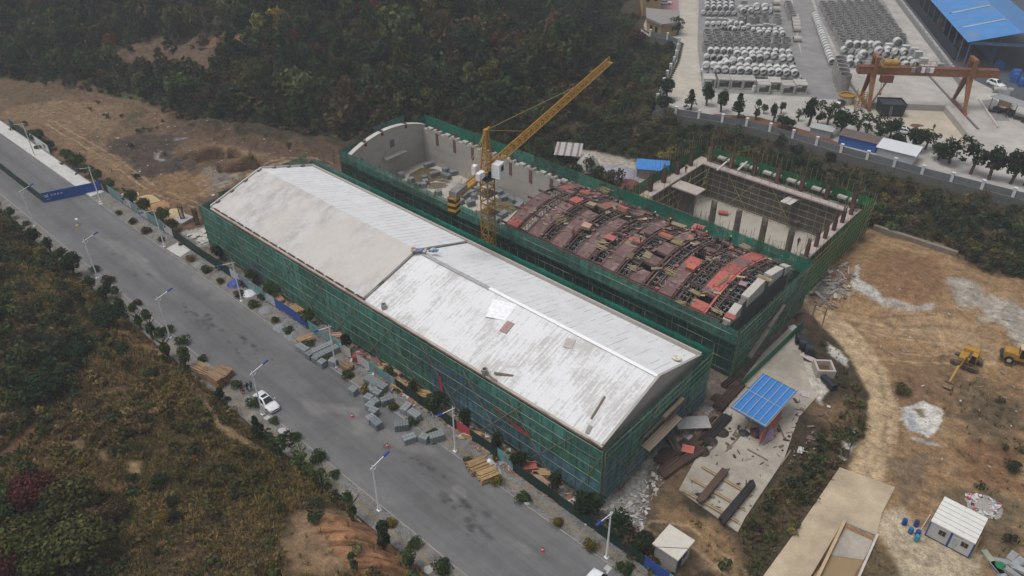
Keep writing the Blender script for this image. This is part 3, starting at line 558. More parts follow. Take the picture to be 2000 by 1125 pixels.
# ---- first building: long gabled store, two roof sections
A = thing('warehouse', 'long grey concrete warehouse with white gabled roof beside the road', 'warehouse', (45, 13, 0))
AX0, AX1, AY0, AY1, EZ, RZ = 0.9, 89.4, 1.6, 24.2, 8.6, 12.05
w = MB(); w.extr([(AY0 + .4, 0), (AY1 - .4, 0), (AY1 - .4, EZ), (12.9, RZ - .3), (AY0 + .4, EZ)], AX0 + .3, AX1 - .3); wpart(w, 'wall', CONC_D, A)
def roofmat(name, white, grey, patch, dash, beige=None, sx=3.2):
    m = bpy.data.materials.new(name); m.use_nodes = True; n = m.node_tree; N = n.nodes; L = n.links; b = N['Principled BSDF']; b.inputs['Roughness'].default_value = .85; b.inputs['Specular IOR Level'].default_value = .25
    tc = N.new('ShaderNodeTexCoord')
    def noise(s, sc, det=7, ro=.65):
        mp = N.new('ShaderNodeMapping'); mp.inputs['Scale'].default_value = s; L.new(tc.outputs['Object'], mp.inputs[0]); z = N.new('ShaderNodeTexNoise'); z.inputs['Scale'].default_value = sc; z.inputs['Detail'].default_value = det; z.inputs['Roughness'].default_value = ro; L.new(mp.outputs[0], z.inputs['Vector']); return z.outputs[0]
    def mr(i, a, b_, c, d):
        r = N.new('ShaderNodeMapRange'); r.inputs[1].default_value = a; r.inputs[2].default_value = b_; r.inputs[3].default_value = c; r.inputs[4].default_value = d; L.new(i, r.inputs[0]); return r.outputs[0]
    def ma(op, a, b_=None, val=None):
        q = N.new('ShaderNodeMath'); q.operation = op; L.new(a, q.inputs[0])
        if b_ is not None: L.new(b_, q.inputs[1])
        elif val is not None: q.inputs[1].default_value = val
        return q.outputs[0]
    def mix(f, a, c):
        x = N.new('ShaderNodeMix'); x.data_type = 'RGBA'; L.new(f, x.inputs['Factor'])
        for k, s in (('A', a), ('B', c)):
            if isinstance(s, tuple): x.inputs[k].default_value = (*s, 1)
            else: L.new(s, x.inputs[k])
        return x.outputs['Result']
    sep = N.new('ShaderNodeSeparateXYZ'); L.new(tc.outputs['Object'], sep.inputs[0])
    f = None
    if patch:
        s1 = noise((sx, .22, .2), 1.0, 8, .7); s2 = noise((1, 1, 1), .16, 6, .6); s3 = noise((2.5, 2.5, 2.5), 1.0, 6, .75)
        sm = ma('ADD', ma('MULTIPLY', s1, val=.9), ma('ADD', ma('MULTIPLY', s2, val=.8), ma('MULTIPLY', s3, val=.55)))
        f = mr(sm, 1.12 - patch * .1, 1.26 - patch * .1, 0, 1); c = mix(f, white, grey)
    else:
        f = mr(noise((1, .6, 1), .45, 8, .72), .42, .62, 0, 1); c = mix(f, white, grey)
    if beige: c = mix(mr(noise((1, .5, 1), .12, 6, .6), .42, .58, 0, .75), c, beige)
    if dash:
        fr = ma('FRACT', ma('MULTIPLY', sep.outputs[0], val=1 / 1.22)); ln = mr(fr, .07, .13, 1, 0); on_ = mr(noise((.8, .35, .3), 1.0, 5, .6), dash, dash + .05, 0, 1); c = mix(ma('MULTIPLY', ma('MULTIPLY', ln, on_), val=.6), c, (.2, .2, .205))
        bl = mr(noise((1.1, .8, .5), .8, 8, .75), .69, .715, 0, .75); c = mix(bl, c, (.22, .22, .225))
    fm = mr(noise((1, 1, 1), 5.0, 4), .3, .7, .93, 1.06); v = N.new('ShaderNodeVectorMath'); v.operation = 'SCALE'; L.new(c, v.inputs[0]); L.new(fm, v.inputs['Scale']); L.new(v.outputs[0], b.inputs['Base Color']); return m
RF1F = roofmat('screed_roof', (.54, .522, .508), (.38, .36, .345), 0, 0, (.53, .49, .45)); RF1B = roofmat('foil_roof', (.70, .705, .71), (.63, .625, .625), 0, .46); RF2F = roofmat('peeling_foil_roof', (.70, .70, .705), (.49, .48, .465), .30, 0); RF2B = roofmat('foil_roof_with_gaps', (.71, .715, .72), (.64, .635, .635), 0, .50)
def slope(y0, z0, y1, z1, x0, x1, t=.18): b = MB(); b.add([(x0, y0, z0), (x1, y0, z0), (x1, y1, z1), (x0, y1, z1), (x0, y0, z0 - t), (x1, y0, z0 - t), (x1, y1, z1 - t), (x0, y1, z1 - t)], [(0, 1, 2, 3), (7, 6, 5, 4), (0, 4, 5, 1), (1, 5, 6, 2), (2, 6, 7, 3), (3, 7, 4, 0)]); return b
XJ = 44.1
rf = wpart(slope(AY0, EZ + .38, 12.9, RZ + .38, AX0, XJ), 'roof', RF1F, A); rf['label'] = 'plain beige screed roof slope'
rf = wpart(slope(12.9, RZ + .38, AY1 - .5, EZ + .38, AX0, XJ), 'roof', RF1B, A); rf['label'] = 'white roof slope ruled with thin dark seams'
rf = wpart(slope(AY0, EZ + .12, 12.9, RZ + .12, XJ + .35, AX1 - .25), 'roof', RF2F, A); rf['label'] = 'white foil roof slope peeling to grey'
rf2 = wpart(slope(12.9, RZ + .12, AY1 - .5, EZ + .12, XJ + .35, AX1 - .25), 'roof', RF2B, A); rf2['label'] = 'white roof slope with scattered dark gaps'
b = MB(); b.extr([(AY0 - .1, EZ - .25), (AY0 + .1, EZ - .25), (12.9, RZ - .1), (AY1 - .1, EZ - .25), (AY1 - .1, EZ + .25), (12.9, RZ + .42), (AY0 - .1, EZ + .25)], XJ - .02, XJ + .36); wpart(b, 'expansion_joint_wall', mat('joint_concrete', (.20, .19, .18), var=.3, stain=(.06, .06, .06), stain_scale=.5, stain_lo=.5), A)
b = MB().bb(AX0, AX1, AY1 - .5, AY1 - .2, EZ - .3, EZ + .75); wpart(b, 'parapet', mat('parapet_concrete', (.40, .365, .335), var=.12, fine=.1), A)
b = MB(); b.extr([(AY0 - .1, EZ - .7), (AY1 - .2, EZ - .7), (AY1 - .2, EZ + .45), (12.9, RZ + .40), (AY0 - .1, EZ + .45)], AX1 - .25, AX1 + .1); wpart(b, 'gable_wall', CONC, A)
b = MB(); b.extr([(AY0 - .1, EZ - .7), (AY1 - .2, EZ - .7), (AY1 - .2, EZ + .62), (12.9, RZ + .62), (AY0 - .1, EZ + .62)], AX0 - .3, AX0); wpart(b, 'gable_wall', mat('pale_gable', (.44, .42, .40), var=.12), A)
b = MB(); b.bb(AX0, AX1, AY0 - .42, AY0, EZ - .15, EZ + .16); led = wpart(b, 'eaves_ledge', mat('eaves_ledge', (.42, .35, .30), var=.2, stain=(.16, .11, .10), stain_scale=.7, stain_lo=.52, stretch=(.35, 3, 3)), A)
b = MB()
for i in range(17):
    x0 = 1.8 + i * 2.55; b.bb(x0, x0 + 1.95, AY0 - .12, AY0 + .08, EZ + .37, EZ + .47)
wpart(b, 'gutter_board', PLY_K, A)
b = MB(); b.bar((60.0, 12.9, RZ + .22), (89.2, 12.9, RZ + .22), .55, .10); wpart(b, 'ridge_cap', mat('white_ridge_sheet', (.80, .80, .81), var=.08), A)
b = MB(); b.bar((XJ + .4, 12.9, RZ + .17), (60.0, 12.9, RZ + .17), .7, .06); rc = wpart(b, 'ridge_cap', mat('mortar_ridge', (.36, .355, .35), var=.4, scale=2.5), A); rc['label'] = 'rough grey mortar along the ridge'
for px, py in ((750, 600), (947, 727)):
    c = at(px, py, 9.1); b = MB(); b.pipe((c[0], c[1], 8.5), (c[0], c[1], 9.7), .42, .3, 12); wpart(b, 'vent_pipe', CONC, A)
b = MB()
for i in range(7): b = MB().bb(AX0 + .02, AX0 + .4, 2.6 + i * 3.1, 3.4 + i * 3.1, EZ + .35 + (3.4 * (1 - abs(3.0 + i * 3.1 - 12.9) / 11.3)), EZ + .66 + 3.4 * (1 - abs(3.0 + i * 3.1 - 12.9) / 11.3)); wpart(b, 'gable_notch', CONC_D, A)
# loose sheets, pallets and planks on the roof
def roofz(y, s2=True): return EZ + (.12 if s2 else .38) + (RZ - EZ) * (1 - abs(y - 12.9) / 11.3)
def roof_item(nm, lab, cat, px, py, size, rz, m, grp=None, h=.1):
    z = 10.
    for _ in range(8): c = at(px, py, z); z = float(roofz(c[1]))
    s = math.atan2(RZ - EZ, 11.3) * (1 if c[1] < 12.9 else -1)
    b = MB(); n = max(1, round(size[1] / .5))
    for i in range(n): b.box((0, -size[1] / 2 + (i + .5) * size[1] / n, 0.02 + (i % 2) * .004), (size[0], size[1] / n * .985, h + (i % 3) * .01))
    o = b.build(nm, m); o.location = (c[0], c[1], z + h / 2 + .03); o.rotation_euler = (s, 0, rz); return tag(o, lab, cat, grp)
roof_item('plywood_sheet', 'reddish plywood sheet lying mid slope on the peeling white roof', 'plywood', 990, 640, (1.2, 2.0), .1, mat('worn_red_ply', (.36, .24, .22), var=.3, scale=3), 'sheets on the roof')
roof_item('plywood_sheet', 'faded pinkish sheet high on the peeling white roof', 'plywood', 1112, 672, (1.3, 1.5), .3, mat('faded_pink_ply', (.45, .39, .38), var=.2, scale=3), 'sheets on the roof')
roof_item('loose_foil', 'crumpled white foil sheet under the ridge of the peeling roof', 'foil', 985, 608, (4.6, 3.2), .4, mat('crumpled_foil', (.80, .80, .82), var=.2, scale=2, bump=.8), 'loose sheets on the roof', .06)
roof_item('roof_plank', 'brown plank lying near the lower edge of the white roof', 'plank', 988, 733, (3.2, .35), .5, PLANK, 'planks on the roof'); roof_item('roof_plank', 'thin brown plank near the right end of the white roof', 'plank', 1168, 797, (.25, 3.6), .15, PLANK, 'planks on the roof')
roof_item('roof_plank', 'short plank beside the grey vent pipe by the roof edge', 'plank', 955, 735, (3.0, .3), -.05, PLANK, 'planks on the roof')
roof_item('grey_sheet', 'small grey square of board at the lower right roof corner', 'board', 1150, 840, (.5, 1.1), .25, mat('grey_board', (.26, .25, .24)), None)
b = MB(); b.lathe([(.25, 0), (.62, .05), (.7, .2), (.6, .34), (.25, .34), (.2, .2)], n=18); o = b.build('hose_coil', mat('cream_hose', (.60, .55, .45))); c = at(1320, 708, 9.6); o.location = (c[0], c[1], float(roofz(c[1])) + .05); o.rotation_euler = (-.3, 0, 0); tag(o, 'cream coiled hose on the far slope near the gable', 'hose')
b = MB(); rr = random.Random(4)
for i in range(26): b.box((rr.uniform(-2.0, 2.0), rr.uniform(-.35, .35), rr.uniform(.05, .35)), (rr.uniform(.2, .7), rr.uniform(.2, .5), rr.uniform(.1, .35)), rr.uniform(0, 3), mi=rr.choice((0, 0, 1, 2)))
c = at(832, 489, 12.5); o = b.build('tool_heap', [mat('blue_bag', (.12, .22, .42)), mat('orange_bag', (.45, .16, .07)), mat('grey_bag', (.4, .4, .4))]); o.location = (c[0], 13.4, RZ + .42); o.rotation_euler = (0, 0, .75); tag(o, 'heap of blue and orange tool bags where the roof sections meet', 'tool bags')
# scaffold round the first building
SA = thing('scaffold', 'green and blue netted scaffold round the white roofed warehouse', 'scaffold', (45, 12, 0)); S = newS(); r_ = random.Random(5)
ft = lambda t: NET_T if r_.random() < .75 else NET_D
fb = lambda t: (NET_B if r_.random() < (.85 if t > .55 else .12) else NET_D)
fm_ = lambda t: (NET_B if r_.random() < (.3 if t > .6 else .08) else (NET_T if r_.random() < .4 else NET_D))
nets_row(SA, (0, 0), (90.5, 0), ((7.4, 9.75, ft), (3.9, 7.5, fm_), (.1, 4.0, fb)), (0, -1), 6.0, 100); scaffold_face(S, (0, 0), (90.5, 0), 0, 9.75, (0, -1), None, braces=22, seedk=1, up=(.1, .7))
nets_row(SA, (90.5, 0), (90.5, 24.7), ((6.4, 9.9, lambda t: NET_G if t > .6 else NET_T), (3.2, 6.5, lambda t: NET_T if r_.random() < .6 else NET_B), (.1, 3.3, lambda t: NET_B)), (1, 0), 5.0, 300); scaffold_face(S, (90.5, 0), (90.5, 24.7), 0, 9.9, (1, 0), None, sv=1.4, sh=1.0, braces=7, seedk=2, up=(.05, .4))
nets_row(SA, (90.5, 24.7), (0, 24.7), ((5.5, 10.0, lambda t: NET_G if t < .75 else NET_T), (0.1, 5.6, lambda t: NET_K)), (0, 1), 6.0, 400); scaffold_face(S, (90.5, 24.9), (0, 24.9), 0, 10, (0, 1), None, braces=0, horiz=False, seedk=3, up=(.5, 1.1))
nets_row(SA, (0, 24.7), (0, 0), ((5.0, 9.6, lambda t: NET_T), (.1, 5.1, lambda t: NET_D)), (-1, 0), 5.0, 500)
net_panel(SA, 'net_sheet', (-.1, 23.5), (-.1, 18.0), 9.5, 11.2, NET_P, (-1, 0), seed=3); net_panel(SA, 'net_sheet', (-.1, 9.5), (-.1, 4.0), 9.4, 10.6, NET_D, (-1, 0), seed=4)
scaffold_face(S, (0, 24.7), (0, 0), 0, 9.6, (-1, 0), None, braces=0, horiz=False, seedk=4)
finish(SA, S)
b = MB()
for i in range(4): b.bar((91.2 + i * .32, 7.6, 5.2 - i * .05), (91.2 + i * .32, 15.2, 5.35 - i * .05), .30, .06)
wpart(b, 'loading_platform', PLANK, SA); b = MB(); b.bar((91.0, 8.0, 6.2), (91.0, 15.2, 6.3), .06, .5); b.bar((91.1, 12.3, 6.6), (91.1, 17.0, 6.7), .5, .5); wpart(b, 'toe_board', PLANK, SA)
for k, (x, z, l) in enumerate(((62.5, 5.6, .2), (73.2, 6.0, 6.2))):
    V = []; n = 10
    for i in range(n + 1):
        t = i / n; V += [(x + l * t, -.42 - .05 * math.sin(9 * t), z - (2.8 * t if l < 1 else 1.2 * t) + .3 * math.sin(7 * t)), (x + l * t + (.55 if l < 1 else 0), -.45, z + .45 * (0 if l < 1 else 1) - (2.8 * t if l < 1 else 1.2 * t))]
    o = wpart(MB().add(V, [(2 * i, 2 * i + 2, 2 * i + 3, 2 * i + 1) for i in range(n)]), 'red_banner', mat('red_cloth', (.35, .03, .04), var=.2), SA)

# ---- second building: open concrete shell with arched formwork on its near half
B = thing('grain_store_shell', 'open concrete shell with arched gable behind the white roofed warehouse', 'building shell', (45, 43, 0))
arc = lambda y: 8.45 + 2.35 * max(0, 1 - ((y - 43.0) / 10.4) ** 2)
def arc_prof(y0, y1, base, n=14, dz=0.0): return [(y0, base)] + [(y0 + (y1 - y0) * i / n, arc(y0 + (y1 - y0) * i / n) + dz) for i in range(n + 1)] + [(y1, base)]
b = MB(); b.extr(arc_prof(32.6, 53.3, 0)[::-1], 1.2, 2.0); wpart(b, 'gable_wall', CONC, B)
b = MB(); b.extr([(y, z) for y, z in arc_prof(32.6, 53.3, 0)[1:-1]] + [(y, z + .12) for y, z in arc_prof(32.6, 53.3, 0)[1:-1]][::-1], 1.05, 2.15); wpart(b, 'coping', CONC_W, B)
b = MB(); b.bb(1.9, 2.06, 43.0, 44.2, 6.5, 8.2); wpart(b, 'opening_shade_panel', CONC_D, B); b = MB(); b.bb(1.98, 3.4, 40.6, 46.4, 4.75, 5.0); wpart(b, 'ledge', CONC, B)  # solid dark panel on the gable stands in for a shaded opening
bw = MB(); bw.bb(2.0, 88.5, 52.5, 53.3, 0, 8.0)
for i in range(9):
    for dx, l in ((.9, 1.3), (2.9, 2.1)): bw.bb(2.6 + i * 5.4 + dx, 2.6 + i * 5.4 + dx + l, 52.45, 53.35, 8.0, 8.55)
wpart(bw, 'back_wall', CONC, B)
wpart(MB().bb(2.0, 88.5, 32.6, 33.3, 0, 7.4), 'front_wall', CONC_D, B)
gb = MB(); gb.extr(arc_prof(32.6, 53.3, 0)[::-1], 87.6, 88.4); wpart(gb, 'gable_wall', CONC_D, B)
for y0, y1, z0 in ((33.2, 36.4, 8.2), (38.2, 43.4, 8.9), (45.2, 49.6, 8.9), (50.8, 52.8, 8.0)):
    b = MB(); z1 = min(arc(y0), arc(y1)); b.add([(87.4, y0, z0), (88.6, y0, z0), (88.6, y1, z0), (87.4, y1, z0), (87.4, y0, arc(y0) + .25), (88.6, y0, arc(y0) + .25), (88.6, y1, arc(y1) + .25), (87.4, y1, arc(y1) + .25)], BOXF); wpart(b, 'beam_block', CONC_W, B)
FL = mat('store_floor', (.40, .365, .315), var=.15, scale=.3, fine=.1, stain=(.30, .27, .23), stain_scale=.15)
wpart(MB().bb(2.0, 87.6, 33.3, 52.5, -.2, .05), 'floor', FL, B)
for i in range(16):
    x = 6.6 + i * 5.42; o = link('column_strip', MB().bb(x - .35, x + .35, 52.36, 52.52, 5.2, 8.0).mesh('column_strip', mat('red_brick_strip', (.155, .085, .070), var=.3, scale=3)), B, [-v for v in B.location])
    r = MB(); rq = random.Random(i)
    for k in range(9): r.tube((x - .4 + (k % 3) * .4, 52.6 + (k // 3) * .28, 8.0), (x - .4 + (k % 3) * .4 + rq.uniform(-.1, .1), 52.6 + (k // 3) * .28, 9.4 + rq.uniform(0, .5)), .05, 4)
    r.bb(x - .3, x + .3, 52.6, 53.2, 7.6, 8.7); wpart(r, 'column_rebar', REBAR, B)
for y in (36.6, 41.2, 47.8):
    r = MB()
    for k in range(6): r.tube((1.3 + (k % 2) * .5, y - .3 + (k // 2) * .3, arc(y) - .6), (1.3 + (k % 2) * .5, y - .3 + (k // 2) * .3, arc(y) + .8), .05, 4)
    r.bb(1.15, 2.1, y - .3, y + .3, arc(y) - .8, arc(y) + .2); wpart(r, 'column_rebar', REBAR, B)
for i in range(8):
    x = 5.0 + i * 5.4; r = MB()
    for k in range(6): r.tube((x + (k % 3) * .2, 32.8 + (k // 3) * .3, 7.3), (x + (k % 3) * .2, 32.8 + (k // 3) * .3, 8.6), .05, 4)
    wpart(r, 'column_rebar', REBAR, B)
pud = MB().prism(atp([(790, 365), (800, 340), (822, 328), (850, 330), (868, 338), (860, 350), (835, 358), (822, 368), (805, 372)], .05), .0, .07); pd = pud.build('puddle', mat('muddy_water', (.13, .105, .055), rough=.12, var=.08, spec=.5)); pd['kind'] = 'structure'
# arched formwork: shuttered ribs on a forest of dark props
F_ = thing('roof_formwork', 'arched timber formwork of maroon and red panels over dark steel props', 'formwork', (66, 43, 7))
FX0, FX1 = 44.8, 86.8
ribs = [46.3, 51.2, 56.3, 61.6, 67.0, 72.2, 77.6, 83.2]
def arcband(x0, x1, y0, y1, dz, th, n=14, side=.7):
    ys = [y0 + (y1 - y0) * i / n for i in range(n + 1)]; V = []
    for y in ys: V += [(x0, y, arc(y) + dz), (x1, y, arc(y) + dz), (x1, y, arc(y) + dz - th), (x0, y, arc(y) + dz - th)]
    F = []
    for i in range(n):
        a = 4 * i; F += [(a, a + 1, a + 5, a + 4), (a + 1, a + 2, a + 6, a + 5), (a + 3, a + 7, a + 6, a + 2), (a, a + 4, a + 7, a + 3)]
    F += [(0, 3, 2, 1), (4 * n, 4 * n + 1, 4 * n + 2, 4 * n + 3)]; return MB().add(V, F)
for k, x in enumerate(ribs):
    red = k in (7,)
    y = 33.0; j = 0; rq = random.Random(40 + k)
    while y < 53.0:
        l = rq.uniform(1.0, 2.4); y2 = min(53.2, y + l); m = PLY_M if rq.random() < .84 else (PLY_R if rq.random() < .5 else PLANK)
        if red: m = PLY_R if rq.random() < .75 else PLY_M
        hw = 1.15 if y < 42 or red else .95
        if rq.random() > (.08 if y < 41.5 else (.34 if not red else .12)): wpart(arcband(x - hw, x + hw, y + .02, y2 - .02, .14 + rq.uniform(-.05, .05), .5, 3), 'deck_panel', m, F_)
        y = y2; j += 1
    wpart(arcband(x - 1.5, x - 1.2, 33, 53, .05, .5), 'edge_beam', PLY_K, F_); wpart(arcband(x + 1.2, x + 1.5, 33, 53, .05, .5), 'edge_beam', PLY_K if not red else PLY_R, F_)
for x in (48.0, 49.4, 53.1, 54.5, 58.2, 59.8, 63.6, 65.2, 68.8, 70.4, 74.1, 75.7, 79.6, 81.0, 85.6):
    wpart(arcband(x - .12, x + .12, 33, 53, -.15 + rq.uniform(-.1, .15), .3), 'bay_beam', PLY_K if rq.random() < .6 else PLY_M, F_)
b = MB()
for x in (44.9, 49.2, 53.9, 59.1, 64.4, 69.7, 75.0, 80.6, 86.2):
    for y in (33.2, 36.9, 40.3, 43.3, 46.4, 49.6, 52.6): b.bar((x - 1.3, y, arc(y) - .1), (x + 1.3, y, arc(y) - .1), .22, .35)
wpart(b, 'cross_beams', PLY_K, F_)['kind'] = 'stuff'
b = MB(); b.bar((44.6, 33.0, 8.2), (87.2, 33.0, 8.2), .5, .6); wpart(b, 'edge_board', PLY_K, F_); b = MB(); b.bar((44.6, 53.0, 8.3), (87.2, 53.0, 8.3), .4, .5); wpart(b, 'edge_board', PLY_K, F_)
props = []; tops = MB(); cross = []
rq = random.Random(3)
x = 44.7
while x < 87:
    y = 33.6
    while y < 52.6:
        if min(abs(x - q) for q in ribs) > 1.5:
            z = arc(y) - .2 + rq.uniform(-.25, .25); props.append(((x, y, 4.5), (x, y, z), .055)); tops.box((x, y, z), (.12, .12, .08))
        y += .78
    x += .72
x = 44.7
while x < 87:
    if min(abs(x - q) for q in ribs) > 1.5:
        for i in range(7): y = 33.4 + i * 2.75; cross.append(((x, y, arc(y) - .75), (x, min(52.8, y + 2.7), arc(min(52.8, y + 2.7)) - .75), .05))
    x += .72
for y in np.arange(33.8, 52.7, 1.05):
    for x in (49.0, 53.7, 59, 64.3, 69.6, 74.9, 80.4, 86.1): cross.append(((x - 1.4, y, arc(y) - .62), (x + 1.4, y, arc(y) - .62 + rq.uniform(-.1, .1)), .05))
STEEL_B = mat('blue_black_tube', (.075, .085, .092), rough=.5, var=.3, rand=.3); rods(F_, 'prop', props, STEEL_B, 100, 'prop'); rods(F_, 'prop_tie', cross, mat('grey_tube', (.26, .27, .27), rough=.5, var=.3, rand=.3), 100, 'prop_tie'); wpart(tops, 'prop_heads', mat('prop_head', (.30, .29, .27)), F_)['kind'] = 'stuff'
wpart(MB().bb(44.6, 87.4, 33.3, 52.5, 4.3, 4.5), 'void_shade_sheet', mat('painted_void_shade', (.035, .035, .037)), F_)  # dark sheet standing in for the shade below the open lattice
# loose timber, panels on the formwork
def slopey(y): return math.atan2(arc(y + .5) - arc(y - .5), 1.0)
def stack(nm, lab, cat, px, py, l, wd, nlay, m, grp, rz, kind='batten', base=arc, z0=9.6):
    z = z0
    for _ in range(10): c = at(px, py, z); z = float(base(c[1])) + .2 if base is arc else base
    b = MB(); q = random.Random(int(px * 7 + py))
    if kind == 'batten':
        for k in range(nlay):
            n = max(3, int(wd / .13))
            for i in range(n):
                if k == nlay - 1 and q.random() < .35: continue
                b.box((q.uniform(-.15, .15), -wd / 2 + (i + .5) * wd / n, .05 + k * .1), (l * q.uniform(.85, 1.05), .085, .08), q.uniform(-.05, .05))
    elif kind == 'loose':
        for i in range(nlay * 7): b.box((q.uniform(-.5, .5), q.uniform(-wd / 2, wd / 2), .04 + q.uniform(0, .25)), (l * q.uniform(.6, 1.05), .09, .06), q.uniform(-.35, .35), ry=q.uniform(-.06, .06))
    else:
        for k in range(nlay): b.box((q.uniform(-.06, .06), q.uniform(-.06, .06), .03 + k * .055), (l * q.uniform(.94, 1), wd * q.uniform(.94, 1), .045), q.uniform(-.04, .04), mi=0 if k == nlay - 1 else (1 if k % 3 else 0))
    o = b.build(nm, m); o.location = (c[0], c[1], z); o.rotation_euler = (slopey(c[1]) if base is arc else 0, 0, (rz * .35 if base is arc and abs(rz) < 1 else rz)); o.scale = (.82, .82, 1) if base is arc else (1, 1, 1); return tag(o, lab, cat, grp)
PR = [PLY_R, PLANK_P]; PM = [PLY_M, PLANK]
gT, gP = 'battens lying on the formwork', 'panel stacks on the formwork'
for a in ((1095, 430, 3.2, 2.6, 2, 'fan of pale battens on the second maroon panel row from the open court', 1.2, 'loose'), (1175, 480, 2.4, 2.2, 2, 'loose pale battens beside the red square panel on the fourth row', .6, 'loose'), (1040, 435, 2.0, 1.2, 1, 'scatter of thin battens near the court end of the formwork', .3, 'loose'),
          (1265, 500, 1.6, 1.5, 3, 'stack of yellow battens in a prop bay at mid slope', .1, 'batten'), (1322, 475, 2.2, 1.2, 3, 'stack of yellow battens beside a dark plywood sheet', .1, 'batten'), (1310, 533, 2.2, 1.2, 2, 'yellow battens bundled low in the sixth bay', .1, 'loose'), (1235, 525, 1.6, 1.1, 2, 'few battens in the lowest bay beside the front edge', .7, 'loose'),
          (1325, 440, 3.2, 2.2, 2, 'brown boards spread on the crown of the arch', .2, 'batten'), (1455, 483, 2.2, 1.8, 3, 'neat stack of pale battens at the far edge by the green net', -.6, 'batten'), (1493, 545, 2.8, .9, 3, 'bundle of yellow battens in the bay before the end wall', .05, 'batten'), (1418, 545, 5.0, .5, 2, 'long bamboo coloured battens lying across the bright red panels', 1.45, 'batten'), (1358, 572, 2.2, .8, 3, 'short bundle of battens low between two red rows', -.3, 'batten'), (1402, 608, 2.2, 1.1, 2, 'splayed battens at the front edge near the end wall', -.5, 'loose'), (1180, 372, 3.4, 2.0, 2, 'heap of brown boards on the far shoulder of the arch', .1, 'loose'), (1260, 385, 3.2, 1.8, 2, 'pale boards scattered at the far edge above the brick strip', .1, 'loose'), (1330, 592, 1.8, .8, 2, 'tangle of battens by the front edge with red scraps', .4, 'loose')):
    stack('batten_stack', a[5], 'battens', a[0], a[1], a[2], a[3], a[4], PLANK_P if a[0] % 2 else mat('yellow_batten', (.32, .25, .125), var=.25), gT, a[6], a[7])
for a in ((1216, 412, 2.2, 1.2, 14, 'tall stack of red topped panels high on the fifth row', 0.1, PR), (1146, 445, 1.9, 1.5, 12, 'pinkish brown panel stack on the third row', .5, [mat('pink_ply', (.42, .27, .20)), PLANK_P]), (1155, 403, 2.0, 1.6, 10, 'pale timber panel stack in the bay behind the third row', .2, [PLANK_P, PLANK]), (1113, 378, 2.2, 1.3, 8, 'red brown panel stack near the court end crown', .3, PM), (1192, 465, 2.2, 1.4, 4, 'bright red square panels at mid row', .15, [PLY_R, PLY_R]), (1350, 525, 1.8, 1.5, 12, 'orange red block of stacked panels on the sixth row', .2, [mat('orange_ply', (.42, .13, .085), var=.15), PLY_R]), (1300, 463, 2.8, 1.2, 8, 'long pile of panels with an orange edge in a prop bay', .1, PR), (1240, 475, 1.6, .8, 4, 'dark folded panel in the bay left of a maroon row', .2, [PLY_K, PLANK]), (1364, 405 + 40, 2.4, 2.0, 5, 'red sheets flung on the far shoulder beside brown ones', .5, PR), (1427, 620, 1.9, 1.0, 8, 'small red panel box at the front corner by the end wall', .0, PR), (1230, 500, 1.6, 1.6, 4, 'brown square sheet lying askew on the fifth maroon row', .5, [mat('brown_ply', (.13, .09, .06)), PLANK]), (1452, 555, 1.4, 1.2, 3, 'mauve sheet lying over props near the end wall', .3, [mat('mauve_ply', (.30, .2, .21)), PLANK]), (1143, 378, 2.4, 1.6, 6, 'red sheets on the far shoulder of the first rows', .2, PR)):
    stack('panel_stack', a[5], 'plywood panels', a[0], a[1], a[2], a[3], a[4], a[7], gP, a[6], 'panel')
# materials on the floor of the open court
BLK = mat('grey_block', (.205, .225, .23), var=.2, scale=4, rand=.2, fine=.15); BLK_D = mat('block_gap', (.08, .085, .085))
def bundle(l, wd, h, name='bundle'):
    """strapped bundle of grey blocks"""
    b = MB(); nx = max(2, round(l / .42)); ny = max(2, round(wd / .42)); nz = max(2, round(h / .4))
    b.box((0, 0, h / 2), (l - .06, wd - .06, h - .04), mi=1)
    for i in range(nx):
        for j in range(ny): b.box((-l / 2 + (i + .5) * l / nx, -wd / 2 + (j + .5) * wd / ny, h), (l / nx - .05, wd / ny - .05, .06))
        for k in range(nz):
            for s in (-1, 1): b.box((-l / 2 + (i + .5) * l / nx, s * wd / 2, (k + .5) * h / nz), (l / nx - .05, .06, h / nz - .05))
    for j in range(ny):
        for k in range(nz):
            for s in (-1, 1): b.box((s * l / 2, -wd / 2 + (j + .5) * wd / ny, (k + .5) * h / nz), (.06, wd / ny - .05, h / nz - .05))
    return b.mesh(name, [BLK, BLK_D])
BND = [bundle(1.1, 1.1, 1.05), bundle(2.3, 1.1, 1.0), bundle(1.6, 1.1, 1.2)]
L = [(838, 322, 1), (783, 343, 2), (803, 352, 0), (850, 340, 1), (871, 344, 1), (870, 333, 0), (889, 337, 1), (829, 348, 0), (831, 356, 0), (815, 363, 0), (827, 362, 0), (857, 377, 0), (898, 370, 0), (908, 372, 0), (912, 380, 0), (917, 367, 0), (921, 377, 0), (926, 384, 0), (905, 385, 0), (897, 392, 1), (889, 378, 0), (920, 398, 2), (921, 362, 1), (932, 370, 0), (986, 387, 1), (1000, 390, 1), (1012, 394, 1), (1014, 402, 1), (976, 377, 0), (974, 420, 1), (963, 418, 1), (985, 418, 0), (966, 428, 1)]
for i, (px, py, k) in enumerate(L):
    c = at(px, py, .5); o = link('block_bundle', BND[k], None, (c[0], c[1], .05), rnd.uniform(-.4, .4) + (0 if i % 3 else 1.57)); px2 = 'left of the crane mast' if px < 930 else 'right of the crane mast'
    tag(o, '%s grey block bundle from the left in the court, %s' % (nth(i if px < 930 else sum(1 for q in L[:i] if q[0] >= 930)), px2), 'block bundle', 'block bundles in the open court')
stack('plank_stack', 'wide flat stack of weathered planks right of the crane mast', 'planks', 982, 403, 6.5, 4.2, 2, mat('grey_brown_plank', (.22, .18, .12), var=.3), 'plank stacks in the court', .15, 'batten', .06, .06)
